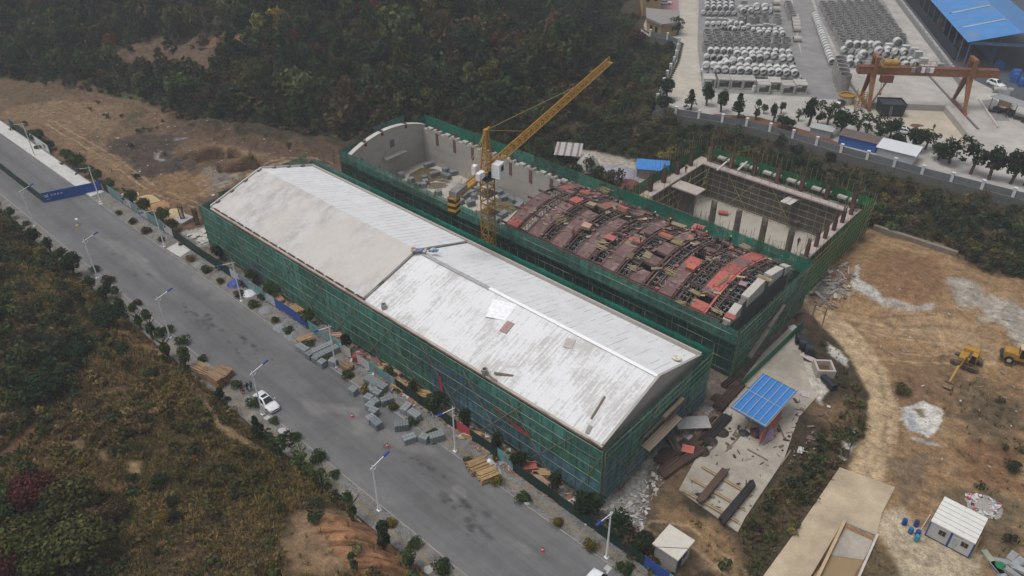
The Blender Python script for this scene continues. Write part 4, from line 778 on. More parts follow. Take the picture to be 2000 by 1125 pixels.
stack('plank_stack', 'loose weathered planks beside the puddle in the open court', 'planks', 853, 364, 4.2, 2.6, 3, mat('grey_brown_plank', (0, 0, 0)), 'plank stacks in the court', .7, 'loose', .06, .06); stack('plank_stack', 'small scatter of planks behind the crane counterweight', 'planks', 868, 352, 3.4, 1.8, 2, mat('grey_brown_plank', (0, 0, 0)), 'plank stacks in the court', .4, 'loose', .06, .06)
# scaffold round the second building
SB = thing('scaffold', 'dark green netted scaffold round the open shell and arched formwork', 'scaffold', (45, 43, 0)); S = newS(); r_ = random.Random(8)
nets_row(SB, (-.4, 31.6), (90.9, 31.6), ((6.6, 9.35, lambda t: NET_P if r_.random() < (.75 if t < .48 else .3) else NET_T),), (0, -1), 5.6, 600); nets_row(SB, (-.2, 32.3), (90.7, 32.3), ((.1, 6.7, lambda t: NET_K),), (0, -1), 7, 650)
scaffold_face(S, (-.4, 31.6), (90.9, 31.6), 6.5, 9.35, (0, -1), None, sv=2.4, sh=1.2, braces=0, seedk=11); scaffold_face(S, (-.2, 32.2), (90.7, 32.2), 0, 6.5, (0, -1), None, sv=2.6, sh=2.0, braces=0, seedk=12, up=(0, .1))
nets_row(SB, (90.9, 31.6), (90.9, 55.3), ((6.3, 9.6, lambda t: NET_T), (3.2, 6.4, lambda t: NET_D if r_.random() < .5 else NET_T), (.1, 3.3, lambda t: NET_D if t > .15 else NET_L)), (1, 0), 4.6, 700); scaffold_face(S, (90.9, 31.6), (90.9, 55.3), 0, 9.6, (1, 0), None, sv=1.1, sh=.95, braces=5, seedk=13, up=(.05, .5))
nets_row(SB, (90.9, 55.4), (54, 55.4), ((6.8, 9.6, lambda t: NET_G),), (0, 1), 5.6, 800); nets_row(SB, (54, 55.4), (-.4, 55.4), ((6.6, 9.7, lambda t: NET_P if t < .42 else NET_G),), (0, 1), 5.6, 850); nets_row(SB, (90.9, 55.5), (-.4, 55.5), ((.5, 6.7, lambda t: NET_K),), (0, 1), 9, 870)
scaffold_face(S, (90.9, 55.5), (-.4, 55.5), 0.5, 9.7, (0, 1), None, sv=2.4, sh=1.6, braces=0, seedk=14)
nets_row(SB, (-.4, 55.4), (-.4, 31.6), ((6.5, 9.4, lambda t: NET_G if t < .4 else NET_T), (.1, 6.6, lambda t: NET_D)), (-1, 0), 4.8, 900); net_panel(SB, 'net_sheet', (-.5, 49.5), (-.5, 41), 9.3, 11.3, NET_T, (-1, 0), seed=9)
scaffold_face(S, (-.4, 55.4), (-.4, 31.6), 0, 9.4, (-1, 0), None, sv=2.0, braces=0, seedk=15, horiz=False)
finish(SB, S, None)
b = MB(); b.bar((91.4, 36.0, 2.0), (91.4, 43.5, 5.6), .7, .12); b.bar((91.5, 41.0, 4.9), (91.5, 45.5, 6.6), .4, .3); wpart(b, 'access_ramp', mat('grey_ramp_board', (.20, .17, .145), var=.3), SB)

# ---- third building: walled pit with columns still rising
Cb = thing('concrete_basin', 'rectangular concrete basin with rising rebar columns beyond the formwork', 'building shell', (72, 70, 0))
b = MB(); b.bb(57, 88.6, 79.6, 81.0, -.2, 7.5); b.bb(55.6, 57, 58.6, 81.0, -.2, 7.5); b.bb(87.2, 88.6, 58.6, 79.6, -.2, 7.2)
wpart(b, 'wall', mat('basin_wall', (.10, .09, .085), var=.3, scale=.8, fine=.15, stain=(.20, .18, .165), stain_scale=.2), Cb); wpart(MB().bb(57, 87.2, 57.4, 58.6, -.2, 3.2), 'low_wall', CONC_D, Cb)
SLAB = mat('pink_slab', (.37, .315, .285), var=.15, scale=.5, fine=.1); b = MB(); b.bb(56.9, 87.4, 78.5, 79.9, 7.3, 7.62); b.bb(55.4, 57.4, 58.6, 81.2, 7.32, 7.6); b.bb(57.9, 63.5, 66.0, 69.2, 7.3, 7.58); b.bb(87.0, 88.8, 60, 81.2, 7.0, 7.4); wpart(b, 'wall_slab', SLAB, Cb); wpart(MB().bb(57.9, 61.5, 69.2, 69.6, .0, 7.3), 'cross_wall', CONC_D, Cb)
wpart(MB().bb(57, 87.2, 58.6, 79.6, -.3, .04), 'floor', FL, Cb)
def column(x, y, z0, z1, z2, s=.45, m=REBAR):
    b = MB(); b.bb(x - s, x + s, y - s, y + s, z0, z1)
    for k in range(12):
        t = 2 * math.pi * k / 12; b.tube((x + s * .9 * math.cos(t), y + s * .9 * math.sin(t), z1), (x + s * .85 * math.cos(t), y + s * .85 * math.sin(t), z2 + rnd.uniform(-.3, .3)), .045, 4)
    wpart(b, 'column', m, Cb)
for i in range(7): column(57.6 + i * 4.95, 80.6, 7.4, 10.6, 11.6, .36)
for y in (61.5, 66.2, 71.0, 76): column(56.0, y, 7.4, 10.2, 11.4, .36)
for y in (60, 63.6, 67.2, 70.8, 74.4, 78.2): column(88.1, y, 6.6, 9.4, 10.4, .30)
CT = mat('pale_rebar_cage', (.20, .165, .13), var=.3, rand=.2)
for px, py in ((1392, 418), (1440, 436), (1490, 453), (1542, 473)):
    c = at(px, py, 5.0); b = MB()
    for k in range(20):
        t = 2 * math.pi * k / 20; b.tube((c[0] + .55 * math.cos(t), c[1] + .55 * math.sin(t), 0), (c[0] + .5 * math.cos(t), c[1] + .5 * math.sin(t), 7.6 + rnd.uniform(-.3, .4)), .06, 4)
    b.tube((c[0], c[1], 0), (c[0], c[1], 6.6), .42, 10); wpart(b, 'column_cage', CT, Cb)
for i in range(6): wpart(MB().bb(59.0 + i * 5.0, 60.7 + i * 5.0, 81.2, 82.2, 8.2, 8.6).bb(61.2 + i * 5.0, 62.7 + i * 5.0, 81.0, 82.0, 8.3, 8.7), 'formwork_beam', CONC, Cb)
SC = thing('scaffold', 'bright green netted scaffold with tall bare tubes round the concrete basin', 'scaffold', (72, 70, 0)); S = newS(); r_ = random.Random(18)
nets_row(SC, (55.5, 82.6), (90.0, 82.6), ((7.6, 9.6, lambda t: NET_L),), (0, 1), 4.9, 1000); nets_row(SC, (54.6, 58), (54.6, 82.4), ((7.4, 9.5, lambda t: NET_L if r_.random() < .7 else NET_G),), (-1, 0), 4.9, 1050)
nets_row(SC, (90.3, 63.5), (90.3, 82.4), ((6.0, 9.6, lambda t: NET_L), (2.2, 6.1, lambda t: NET_L)), (1, 0), 4.6, 1100); nets_row(SC, (90.4, 57), (90.4, 63.5), ((1.5, 7.4, lambda t: NET_L),), (1, 0), 3.4, 1150)
scaffold_face(S, (90.3, 57), (90.3, 82.4), 2.3, 9.6, (1, 0), None, sv=1.3, sh=1.0, braces=4, seedk=21, up=(.5, 2.5)); scaffold_face(S, (55.5, 82.7), (90, 82.7), 2, 9.6, (0, 1), None, sv=1.0, sh=1.7, braces=0, seedk=22, up=(.5, 3.2)); scaffold_face(S, (54.5, 58), (54.5, 82.4), 1, 9.5, (-1, 0), None, sv=.9, sh=1.9, braces=0, seedk=23, up=(.8, 3.6))
scaffold_face(S, (56, 56.6), (90, 56.6), .5, 8.6, (0, -1), None, sv=.9, sh=2.2, braces=0, seedk=24, up=(0, 2.4))
scaffold_face(S, (58.2, 79.0), (87, 79.0), 0, 8.0, (0, -1), None, sv=1.6, sh=1.3, braces=6, seedk=25, up=(.2, 3.6), pole=(.035, .035)); scaffold_face(S, (58.6, 60), (58.6, 79), 0, 8.0, (1, 0), None, sv=1.8, sh=1.5, braces=4, seedk=26, up=(.2, 3), pole=(.035, .035)); scaffold_face(S, (86.6, 60), (86.6, 79), 0, 7.6, (-1, 0), None, sv=1.6, sh=1.4, braces=4, seedk=27, up=(.2, 2), pole=(.035, .035))
scaffold_face(S, (57, 59.4), (86, 59.4), 0, 7.5, (0, 1), None, sv=1.1, sh=9, braces=0, seedk=28, up=(-.8, 1.6), pole=(.035, .03))
finish(SC, S, POLE_Y)
for k, (px, py, z) in enumerate(((1540, 388, 6.4), (1553, 424, 2.0))):
    c = at(px, py, z); o = wpart(MB().box((c[0], c[1], z), (1.0, 4.2, .1), -.1).box((c[0] + 1.1, c[1], z), (1.0, 4.2, .1), -.1), 'work_platform', CONC_W if k == 0 else PLANK, SC)
for k, px in enumerate((1410, 1450)):
    c = at(px, 324, 9.2); wpart(MB().box((c[0], c[1], 9.2), (.3, 4.6, .25), .1), 'bridging_beam', CONC_W, SC)
b = MB(); b.box((0, 0, .35), (1.5, .9, .5), taper=1.25); b.bar((.6, .3, .1), (1.6, .3, .5), .06); b.bar((.6, -.3, .1), (1.6, -.3, .5), .06); b.tube((-.5, -.1, .18), (-.5, .1, .18), .2, 10)
c = at(1412, 417, .3); tag(b.build('wheelbarrow', PLY_R, None, (c[0], c[1], .05), .4), 'red wheelbarrow on the pale floor of the concrete basin', 'wheelbarrow')

# ================================================================== PLANTS: leaf-clump crowns shared by the trees one can tell apart
LEAF = leafmat('leaf', True); LEAFS = leafmat('leaf_mass', False)
BARK = mat('bark', (0.085, 0.065, 0.045), var=.3, rand=.2)
def clump_quads(P, N_, size, rg, flat=.5, asp=1.6):
    """quads (leaf sprays) centred at P, facing roughly along N_"""
    n = len(P); nn = N_ + rg.normal(0, flat, (n, 3)); nn /= np.linalg.norm(nn, axis=1)[:, None] + 1e-9
    a = rg.normal(0, 1, (n, 3)); a -= (a * nn).sum(1)[:, None] * nn; a /= np.linalg.norm(a, axis=1)[:, None] + 1e-9; b = np.cross(nn, a)
    s = size * rg.uniform(.6, 1.35, n)[:, None]; a = a * s * asp * .5; b = b * s * .5
    V = np.stack([P - a, P - b * .9, P + a, P + b * .9], 1).reshape(-1, 3); F = np.arange(4 * n).reshape(n, 4)
    return V, F
def crown_arrays(n, rx, rz, zc, shape, size, rg, lobes=9):
    C = []; q = []
    for i in range(lobes):
        t = rg.uniform(0, 2 * math.pi); u = rg.uniform(-1, 1)
        if shape == 'cone': h = rg.uniform(0, 1); r = (1 - h) * .75; C.append((r * rx * math.cos(t), r * rx * math.sin(t), zc - rz + 2 * rz * h)); q.append(.28 + .30 * (1 - h))
        elif shape == 'sparse': r = rg.uniform(.2, .9); C.append((r * rx * math.cos(t), r * rx * math.sin(t), zc + u * rz * .8)); q.append(rg.uniform(.22, .42))
        elif shape == 'tier': C.append((rg.uniform(-.15, .15) * rx, rg.uniform(-.15, .15) * rx, zc + rz * (-.62 if i % 2 else .62))); q.append(.5)
        else: r = math.sqrt(max(0, 1 - u * u)) * rg.uniform(.35, .62); C.append((r * rx * math.cos(t), r * rx * math.sin(t), zc + u * rz * .55)); q.append(rg.uniform(.36, .6))
    C = np.array(C); q = np.array(q); k = rg.integers(0, lobes, n); d = rg.normal(0, 1, (n, 3)); d[:, 2] = np.abs(d[:, 2]) * .9 - .25; d /= np.linalg.norm(d, axis=1)[:, None]
    rad = q[k][:, None] * rg.uniform(.62, 1.08, (n, 1)); P = C[k] + d * rad * np.array([rx, rx, rz * (1.1 if shape != 'cone' else .6)])
    V, F = clump_quads(P, d, size, rg)
    lob = rg.uniform(.72, 1.3, lobes)[k]; c = lob * rg.uniform(.65, 1.35, n); hue = rg.normal(0, .10, (n, 1)) * np.array([[1, .25, -.6]])
    return V, F, np.repeat(np.clip(c[:, None] * (1 + hue), .1, 3), 4, 0)
CROWN = {}
for nm, kw in {'round': dict(n=1100, rx=1, rz=1, zc=0, shape='round', size=.16, lobes=15), 'oval': dict(n=1000, rx=.8, rz=1.15, zc=0, shape='round', size=.155, lobes=14), 'cone': dict(n=900, rx=.8, rz=1.2, zc=0, shape='cone', size=.16, lobes=22), 'sparse': dict(n=620, rx=1, rz=1, zc=0, shape='sparse', size=.155, lobes=17), 'tier': dict(n=800, rx=.8, rz=1.15, zc=0, shape='tier', size=.165, lobes=10), 'bush': dict(n=600, rx=1, rz=.7, zc=.1, shape='round', size=.17, lobes=12), 'big': dict(n=2600, rx=1, rz=.85, zc=0, shape='round', size=.105, lobes=30)}.items():
    for v in range(3):
        V, F, c = crown_arrays(rg=np.random.default_rng(len(nm) * 31 + v * 7 + 5), **kw); CROWN[nm, v] = npmesh('crown', V, F, LEAF, c)
TRUNK = []
for v in range(3):
    b = MB(); q = random.Random(v); b.tube((0, 0, -.3), (q.uniform(-.1, .1), q.uniform(-.1, .1), .55), .055, 7, r2=.04)
    for i in range(5): t = i * 1.3 + v; b.tube((0, 0, .42 + i * .04), (.26 * math.cos(t), .26 * math.sin(t), .72 + .05 * i), .022, 5, r2=.010)
    TRUNK.append(b.mesh('trunk', BARK))
GRN = {'dark': (0.028, 0.045, 0.021), 'mid': (0.055, 0.082, 0.027), 'light': (0.085, 0.125, 0.032), 'yellow': (0.145, 0.115, 0.022), 'olive': (0.078, 0.080, 0.027), 'red': (0.082, 0.026, 0.023), 'rust': (0.125, 0.050, 0.034), 'gold': (0.235, 0.185, 0.040), 'brown': (0.070, 0.046, 0.026)}
TN = [0]
def tree(p, h, r, label, kind='round', colour='mid', group=None, name='tree', cat='tree', bare=.38):
    k = TN[0] = TN[0] + 1; q = random.Random(k * 13)
    t = thing(name, label, cat, p, q.uniform(0, 6.28), group); rz = h * (1 - bare) / 2
    tr = link('trunk', TRUNK[k % 3], t); tr.scale = (h, h, h)
    c = link('crown', CROWN[kind, k % 3], t, (0, 0, h - rz * 1.02)); c.scale = (r, r, rz); g = GRN[colour]; f = q.uniform(.85, 1.18); c.color = (*[v * f * q.uniform(.94, 1.06) for v in g], 1)
    return t
def shrub(p, r, label, colour='mid', group=None, name='shrub', hz=.8):
    k = TN[0] = TN[0] + 1; q = random.Random(k * 13); t = thing(name, label, 'shrub', p, q.uniform(0, 6.28), group)
    c = link('foliage', CROWN['bush', k % 3], t, (0, 0, r * .42 * hz)); c.scale = (r, r, r * hz); g = GRN[colour]; f = q.uniform(.8, 1.25); c.color = (*[v * f for v in g], 1)
    s = link('stem', TRUNK[k % 3], t); s.scale = (r * .9,) * 3; return t

# ================================================================== THE STREET
WHITE = mat('white_paint', (.74, .75, .76), rough=.45, var=.08, rand=.06); BLUE = mat('blue_enamel', (.022, .045, .24), rough=.45, var=.15)
def lamp_parts(root, sgn):
    b = MB(); b.tube((0, 0, .25), (0, 0, 7.75), .125, 10, r2=.08); b.build('pole', WHITE, root)
    b = MB(); b.box((0, 0, .05), (.5, .5, .1)); b.tube((0, 0, .1), (0, 0, .9), .15, 10, r2=.13); b.box((0, -.14, .55), (.14, .03, .35)); b.build('base', WHITE, root)
    b = MB(); b.tube((0, -.35 * sgn, 7.62), (0, 1.75 * sgn, 8.15), .055, 8); b.tube((0, 0, 7.5), (0, .0, 8.05), .05, 8)
    n = 12
    for i in range(n):
        t0, t1 = math.pi * (1.0 + .95 * i / n), math.pi * (1.0 + .95 * (i + 1) / n); b.tube((0, (.42 + .45 * math.cos(t0)) * sgn - .3 * sgn, 7.62 + .42 * math.sin(t0)), (0, (.42 + .45 * math.cos(t1)) * sgn - .3 * sgn, 7.62 + .42 * math.sin(t1)), .03, 5)
    b.build('arm', WHITE, root)
    b = MB(); b.box((0, 2.2 * sgn, 8.25), (.34, .95, .14), rx=.24 * sgn, taper=.8); b.box((0, 2.2 * sgn, 8.16), (.22, .7, .06), rx=.24 * sgn); b.build('lamp_head', BLUE, root)
NEAR = [(66, 443), (200, 540), (344, 655), (517, 808), (738, 1000)]; FAR = [(52, 309), (190, 397), (328, 480), (480, 585), (657, 718), (882, 888), (1172, 1103)]
gl = 'white street lamps along the road'
for i, (L, sg) in enumerate(((NEAR, 1), (FAR, -1))):
    for j, q in enumerate(L):
        c = at(*q); c = (c[0], -18.6 if sg > 0 else -5.4, .13); side = 'hillside pavement' if sg > 0 else 'fenced pavement'; extra = {(1, 4): ', by blocks'}.get((i, j), '')
        lb = 'white street lamp with blue head, %s from the left on the %s%s' % (nth(j), side, extra)
        if j == 0: t = lp = thing('street_lamp', lb, 'street lamp', c, 0, gl); lamp_parts(t, sg)
        else: t = copy_tree(lp, c, 0, lb)
# hoardings
HG = mat('dark_green_hoarding', (.0075, .030, .024), rough=.6, var=.25, scale=.8, rand=.25); HT = mat('teal_print', (.10, .29, .27), rough=.5, var=.15, scale=.5, rand=.12); HB = mat('blue_hoarding', (.02, .075, .30), rough=.5, var=.15); HW = mat('white_print', (.52, .54, .55), rough=.5, var=.08); HR = mat('red_print', (.42, .06, .08), rough=.5, var=.1); HP = mat('landscape_print', (.16, .24, .26), rough=.5, var=.55, scale=1.6); HBK = mat('fence_post', (.12, .13, .13), var=.2)
def glyph(b, x, y, z, s, q, mi):
    """an unreadable square character made of a few strokes"""
    for k in range(2): b.box((x, y, z + q.uniform(-.35, .35) * s), (s * q.uniform(.6, .9), .012, s * .14), mi=mi)
    for k in range(2): b.box((x + q.uniform(-.3, .3) * s, y, z), (s * .15, .012, s * q.uniform(.6, .9)), mi=mi)
def hoarding(label, x0, x1, seq, y=-2.5, h=2.0, grp='hoardings along the road', slope=(0, 0)):
    T = thing('hoarding', label, 'fence', ((x0 + x1) / 2, y, 0), 0, grp); n = len(seq); q = random.Random(int(x0 * 10)); off = T.location
    def wy(x): return y + slope[0] * (x - x0)
    for i, k in enumerate(seq):
        a = x0 + (x1 - x0) * i / n; c = x0 + (x1 - x0) * (i + 1) / n; b = MB(); m = {'g': HG, 't': HT, 'b': HB, 'w': HW, 'p': HP, 'r': HT, 'k': HR}[k]; dz = q.uniform(-.05, .08)
        b.bar((a + .01, wy(a) + q.uniform(-.04, .04), h / 2 + dz), (c - .01, wy(c) + q.uniform(-.04, .04), h / 2 + dz), .05, h); yy = (wy(a) + wy(c)) / 2 - .055
        if k == 't': b.box(((a + c) / 2, yy, h * .62), (.5, .012, .5), mi=1, ry=.7); b.box(((a + c) / 2, yy, h * .35), (.9, .012, .12), mi=1)
        if k == 'p': b.box(((a + c) / 2, yy, h * .5), (c - a - .3, .012, h * .7), mi=3)
        if k == 'r':
            b.box(((a + c) / 2, yy, h * .5), (c - a - .1, .012, h * .82), mi=2); nn = max(4, int((c - a) / .42))
            for rr_ in range(3):
                for g in range(nn): glyph(b, a + .25 + (g + .5) * (c - a - .5) / nn, yy - .012, h * (.75 - .23 * rr_), .3, q, 1)
        wpart(b, 'panel', [m, HR, HW, HP], T)
    for i in range(n + 1):
        x = x0 + (x1 - x0) * i / n; wpart(MB().bar((x, wy(x) + .09, 0), (x, wy(x) + .09, h + .05), .07), 'post', HBK, T)
    return T
hoarding('dark green hoarding between the blue barrier and the teal printed panels', -39.2, -36.9, 'g'); hoarding('long teal printed hoarding in front of the excavated field', -36.8, -9.6, 'tprprtpr')
hoarding('dark green hoarding at the far left end of the white roofed warehouse', -9.5, 10.7, 'gggggg'); hoarding('teal hoarding with red lettering beside the blue plastic sheet', 10.8, 24.6, 'rpptr'); hoarding('bright blue hoarding between two teal runs', 24.7, 33.8, 'bbb')
hoarding('teal hoarding beside the stacked grey block bundles', 34.0, 44.9, 'tptr'); hoarding('teal hoarding with white poster of red lettering right of a dark gap', 46.4, 55.2, 'rtp'); hoarding('dark green hoarding behind the grey block bundles on the pavement', 55.3, 75.6, 'gggggkgg'); hoarding('short teal hoarding beside the two timber stacks', 75.7, 78.6, 't')
hoarding('long dark green hoarding past the warehouse corner to the lower right', 78.7, 99.5, 'gggggggg', y=-2.9, slope=(-.03, 0)); hoarding('teal hoarding with blue end panel at the bottom of the street', 99.6, 106, 'bt', y=-3.6)
hoarding('dark green hoarding closing off the far part of the road', -140, -43.2, 'g' * 24, y=-13.4); hoarding('grey hoarding at the far end of the white concrete strip', -90, -66.5, 'gggwww', y=-2.6, h=2.2)
T = thing('road_barrier', 'bright blue barrier with white emblem and lettering across the road', 'barrier', (-41.2, -8, 0)); b = MB(); b.bar((-43.1, -13.3, 1.1), (-39.3, -2.8, 1.1), .12, 2.2); wpart(b, 'panel', HB, T)
b = MB(); q = random.Random(2); u = Vector((3.8, 10.5, 0)).normalized(); nrm = Vector((u.y, -u.x, 0)); rz_ = math.atan2(u.y, u.x)
def onbar(s, z, w_, h_, ry=0): p = Vector((-43.1, -13.3, 0)) + u * s + nrm * .075; b.box((p.x, p.y, z), (w_, .02, h_), rz_, ry=ry)
onbar(.75, 1.45, .9, .16, .6); onbar(.75, 1.45, .9, .16, -.6); onbar(.75, 1.15, .5, .1)
for k in range(4):
    for i in range(2): onbar(1.75 + k * .62, 1.4 + (i - .5) * .22, .42, .08)
    onbar(1.65 + k * .62, 1.4, .08, .42); onbar(1.88 + k * .62, 1.4, .08, .36)
onbar(.9, .6, .5, .08)
wpart(b, 'lettering', HW, T); hb = MB()
for s in (0, 4, 8, 11): p = Vector((-43.1, -13.3, 0)) + u * s - nrm * .15; hb.bar((p.x, p.y, 0), (p.x, p.y, 2.2), .1)
wpart(hb, 'support_posts', HBK, T)
# small marker on the road
T = thing('road_marker', 'small white topped marker standing alone on the empty road', 'marker', at(153, 438)); MB().tube((0, 0, 0), (0, 0, 1.0), .05, 6).build('post', HBK, T); MB().box((0, 0, 1.1), (.6, .35, .25)).build('plate', WHITE, T); b = MB(); b.lathe([(.35, 0), (.3, .2), (.1, .3)], (.5, -.4, 0), 10); b.build('foot_weight', mat('yellow_weight', (.4, .33, .1)), T)
# cars
GLASS = mat('dark_glass', (.012, .014, .017), rough=.08, var=.1, spec=.6); TYRE = mat('tyre_rubber', (.012, .012, .012), var=.2); RIM = mat('alloy_rim', (.35, .36, .37), rough=.3, metal=.6, var=.1); HEADL = mat('headlight_glass', (.55, .56, .58), rough=.15); TAIL = mat('tail_light', (.30, .01, .01), rough=.2); PLATE = mat('number_plate', (.03, .06, .25), rough=.4)
def loft(b, secs, mi=0):
    n = len(secs[0]); V = [p for s in secs for p in s]; F = []
    for k in range(len(secs) - 1):
        for i in range(n): F.append((k * n + i, k * n + (i + 1) % n, (k + 1) * n + (i + 1) % n, (k + 1) * n + i))
    F += [tuple(range(n)), tuple(range((len(secs) - 1) * n, len(secs) * n))[::-1]]; return b.add(V, F, mi)
def sec(x, wd, z0, z1, rr=.14, wt=None):
    wt = wd if wt is None else wt; h = z1 - z0
    return [(x, -wd * .96, z0), (x, -wd, z0 + h * .35), (x, -wd, z0 + h * .6), (x, -wt + rr * .6, z1 - h * .06), (x, -wt + rr * 2.2, z1), (x, 0, z1 + .02), (x, wt - rr * 2.2, z1), (x, wt - rr * .6, z1 - h * .06), (x, wd, z0 + h * .6), (x, wd, z0 + h * .35), (x, wd * .96, z0)]
def make_car(label, paint, suv=False, sunroof=False):
    t = thing('parked_car', label, 'car'); L2 = 2.42; W = .92; hz = .12 if suv else 0; b = MB()
    loft(b, [sec(-L2, .70, .32, .72 + hz, .1), sec(-L2 + .12, .84, .24, .90 + hz), sec(-L2 + .7, W, .20, .98 + hz), sec(-1.2, W, .20, .97 + hz), sec(0.2, W, .20, .94 + hz), sec(.95, W, .20, .92 + hz), sec(1.75, .90, .20, .82 + hz), sec(2.2, .84, .22, .72 + hz), sec(2.42, .68, .28, .60 + hz, .1)])
    zt = 1.45 + 2 * hz
    def gs(x, wb, z1, wt): z0 = .90 + hz; return [(x, -wb, z0), (x, -(wb + wt) / 2, (z0 + z1) / 2), (x, -wt, z1 - .06), (x, -wt + .14, z1), (x, 0, z1 + .025), (x, wt - .14, z1), (x, wt, z1 - .06), (x, (wb + wt) / 2, (z0 + z1) / 2), (x, wb, z0)]
    xb = -2.15 if suv else -1.75
    loft(b, [gs(xb, .82, .97 + hz, .70), gs(xb + .55, .84, zt - .06, .60), gs(-.5, .86, zt, .62), gs(.1, .86, zt - .02, .62), gs(1.05, .82, .98 + hz, .70)]); b.build('body', paint, t, smooth=True)
    def pane(P): m = MB(); m.add(P + [(p[0], p[1], p[2] - .03) for p in P], [(0, 1, 2, 3), (7, 6, 5, 4)] + [(i, (i + 1) % 4, 4 + (i + 1) % 4, 4 + i) for i in range(4)]); m.build('window', GLASS, t)
    e = .03; z0 = .97 + hz
    pane([(1.0, -.66, z0 + .06), (1.0, .66, z0 + .06), (.22, .52, zt - .01 + e), (.22, -.52, zt - .01 + e)]); pane([(xb + .05, .66, z0 + .05), (xb + .05, -.66, z0 + .05), (xb + .5, -.52, zt - .07 + e), (xb + .5, .52, zt - .07 + e)])
    for s in (-1, 1):
        pane([(.82, .87 * s, z0 + .03), (-.30, .885 * s, z0 + .03), (-.32, .66 * s, zt - .10), (.14, .66 * s, zt - .12)][::s]); pane([(-.38, .885 * s, z0 + .03), (xb + .45, .86 * s, z0 + .03), (xb + .75, .66 * s, zt - .14), (-.40, .66 * s, zt - .10)][::s])
        b = MB(); b.box((.72, 1.0 * s, 1.04 + hz), (.18, .20, .14), taper=.8); b.build('mirror', paint, t); MB().box((2.24, .60 * s, .66 + hz), (.22, .30, .12), rz=-.35 * s).build('headlight', HEADL, t); MB().box((-2.34, .62 * s, .78 + hz), (.14, .30, .12), rz=.3 * s).build('tail_light', TAIL, t)
        for x in (1.48, -1.42):
            w = MB(); w.tube((x, .72 * s, .33), (x, .935 * s, .33), .33, 18); wo_ = w.build('wheel', TYRE, t); MB().tube((x, .90 * s, .33), (x, .945 * s, .33), .21, 14).build('rim', RIM, wo_)
    if sunroof: MB().box((-.35, 0, zt + .03), (.62, .86, .02)).build('sunroof', GLASS, t)
    MB().box((2.41, 0, .46 + hz), (.03, .9, .18)).build('grille', STEEL_K, t); MB().box((-2.42, 0, .58 + hz), (.03, .5, .14)).build('number_plate', PLATE, t); return t
CARW = mat('white_car_paint', (.68, .69, .70), rough=.25, var=.03, spec=.6); CARK = mat('dark_car_paint', (.02, .024, .035), rough=.25, var=.05, spec=.6); CARS = mat('silver_car_paint', (.50, .51, .52), rough=.3, var=.05, spec=.6)
c = at(528, 786); k1 = make_car('white sedan with dark sunroof parked at the hillside kerb', CARW, sunroof=True); k1.location = (c[0], -17.0, 0); k1.rotation_euler = (0, 0, -.03)
c = at(1190, 1122); k2 = make_car('white car cut off at the bottom edge of the road', CARW); k2.location = (c[0] + .8, c[1] - 1.6, 0); k2.rotation_euler = (0, 0, math.pi)
# stacks of grey kerb blocks
SB_L = [(587, 682, 0, 0), (597, 688, 0, .1), (606, 697, 0, .1), (619, 705, 0, .15), (630, 713, 0, .1), (626, 686, 3, 1.45), (639, 694, 4, 1.45), (735, 754, 4, .1), (729, 766, 0, -.2), (738, 774, 0, .2), (691, 767, 0, .1), (721, 782, 0, .2), (733, 790, 0, -.1), (724, 798, 0, .15), (731, 808, 0, .2), (756, 786, 2, 1.2), (794, 802, 2, -1.3), (810, 816, 1, .0), (725, 822, 0, 1.4), (735, 830, 1, -.1), (785, 835, 1, .9), (800, 860, 2, 1.2), (829, 860, 0, .35), (853, 858, 1, 1.1), (652, 712, 0, .3), (731, 760, 0, .1)]
PB = [bundle(1.15, 1.05, 1.05), bundle(1.9, 1.1, 1.1), bundle(1.7, 1.05, .95), bundle(4.4, 1.0, .8), bundle(4.0, 1.2, 1.0)]
desc = ['first of five squat stacks in a row at the kerb', 'second of five squat stacks in a row at the kerb', 'third of five squat stacks in a row at the kerb', 'fourth of five squat stacks in a row at the kerb', 'last of five squat stacks in a row at the kerb', 'long low stack of kerb lengths left of another', 'long low stack of kerb lengths next to the lamp', 'wide stack against the teal hoarding', 'small stack behind a pair on the pavement edge', 'small stack on the pavement right of its neighbour', 'lone stack on the road left of the cluster', 'leftmost stack of the kerbside cluster', 'middle stack of the kerbside cluster', 'third stack of the kerbside cluster from the left', 'nearest square stack of the kerbside cluster', 'narrow tilted stack beside a yellowish shrub', 'narrow stack leaning by the dark green hoarding', 'wide stack beside the dark green hoarding', 'left half of a double stack out on the road', 'right half of a double stack out on the road', 'big stack on the road edge past the cluster', 'low flat stack lying out on the road', 'pale topped square stack at the kerb', 'mossy stack at the foot of a lamp', 'wrapped stack at the foot of a lamp', 'stack squeezed behind the cluster near the hoarding']
for (px, py, k, rz), d in zip(SB_L, desc):
    c = at(px, py + 2); z = .13 if c[1] > -6 else 0; o = link('block_stack', PB[k], None, (c[0], c[1], z), rz); tag(o, 'grey kerb block stack, ' + d, 'block stack', 'grey block stacks by the road')
def lumber(name, lab, cat, p, l, wd, h, rz, m, grp=None, q=None, ends=True):
    q = q or random.Random(int(p[0] * 31 + p[1] * 7)); b = MB(); nl = max(2, int(h / .14)); nw = max(3, int(wd / .17))
    for k in range(nl):
        for i in range(nw):
            if k == nl - 1 and q.random() < .3: continue
            b.box((q.uniform(-.12, .12), -wd / 2 + (i + .5) * wd / nw + q.uniform(-.02, .02), .08 + k * .14), (l * q.uniform(.86, 1.03), wd / nw - .02, .115), q.uniform(-.03, .03))
    for e in (-1, 1): b.box((e * l * .36, 0, .02), (.12, wd, .08))
    return tag(b.build(name, m, None, p, rz), lab, cat, grp)
gt = 'timber stacks by the road'
def gz(px, py, dz=0): c = at(px, py); return (c[0], c[1], (.13 if (-6 < c[1] < -2.7 or -20.9 < c[1] < -17.9) else 0) + dz)
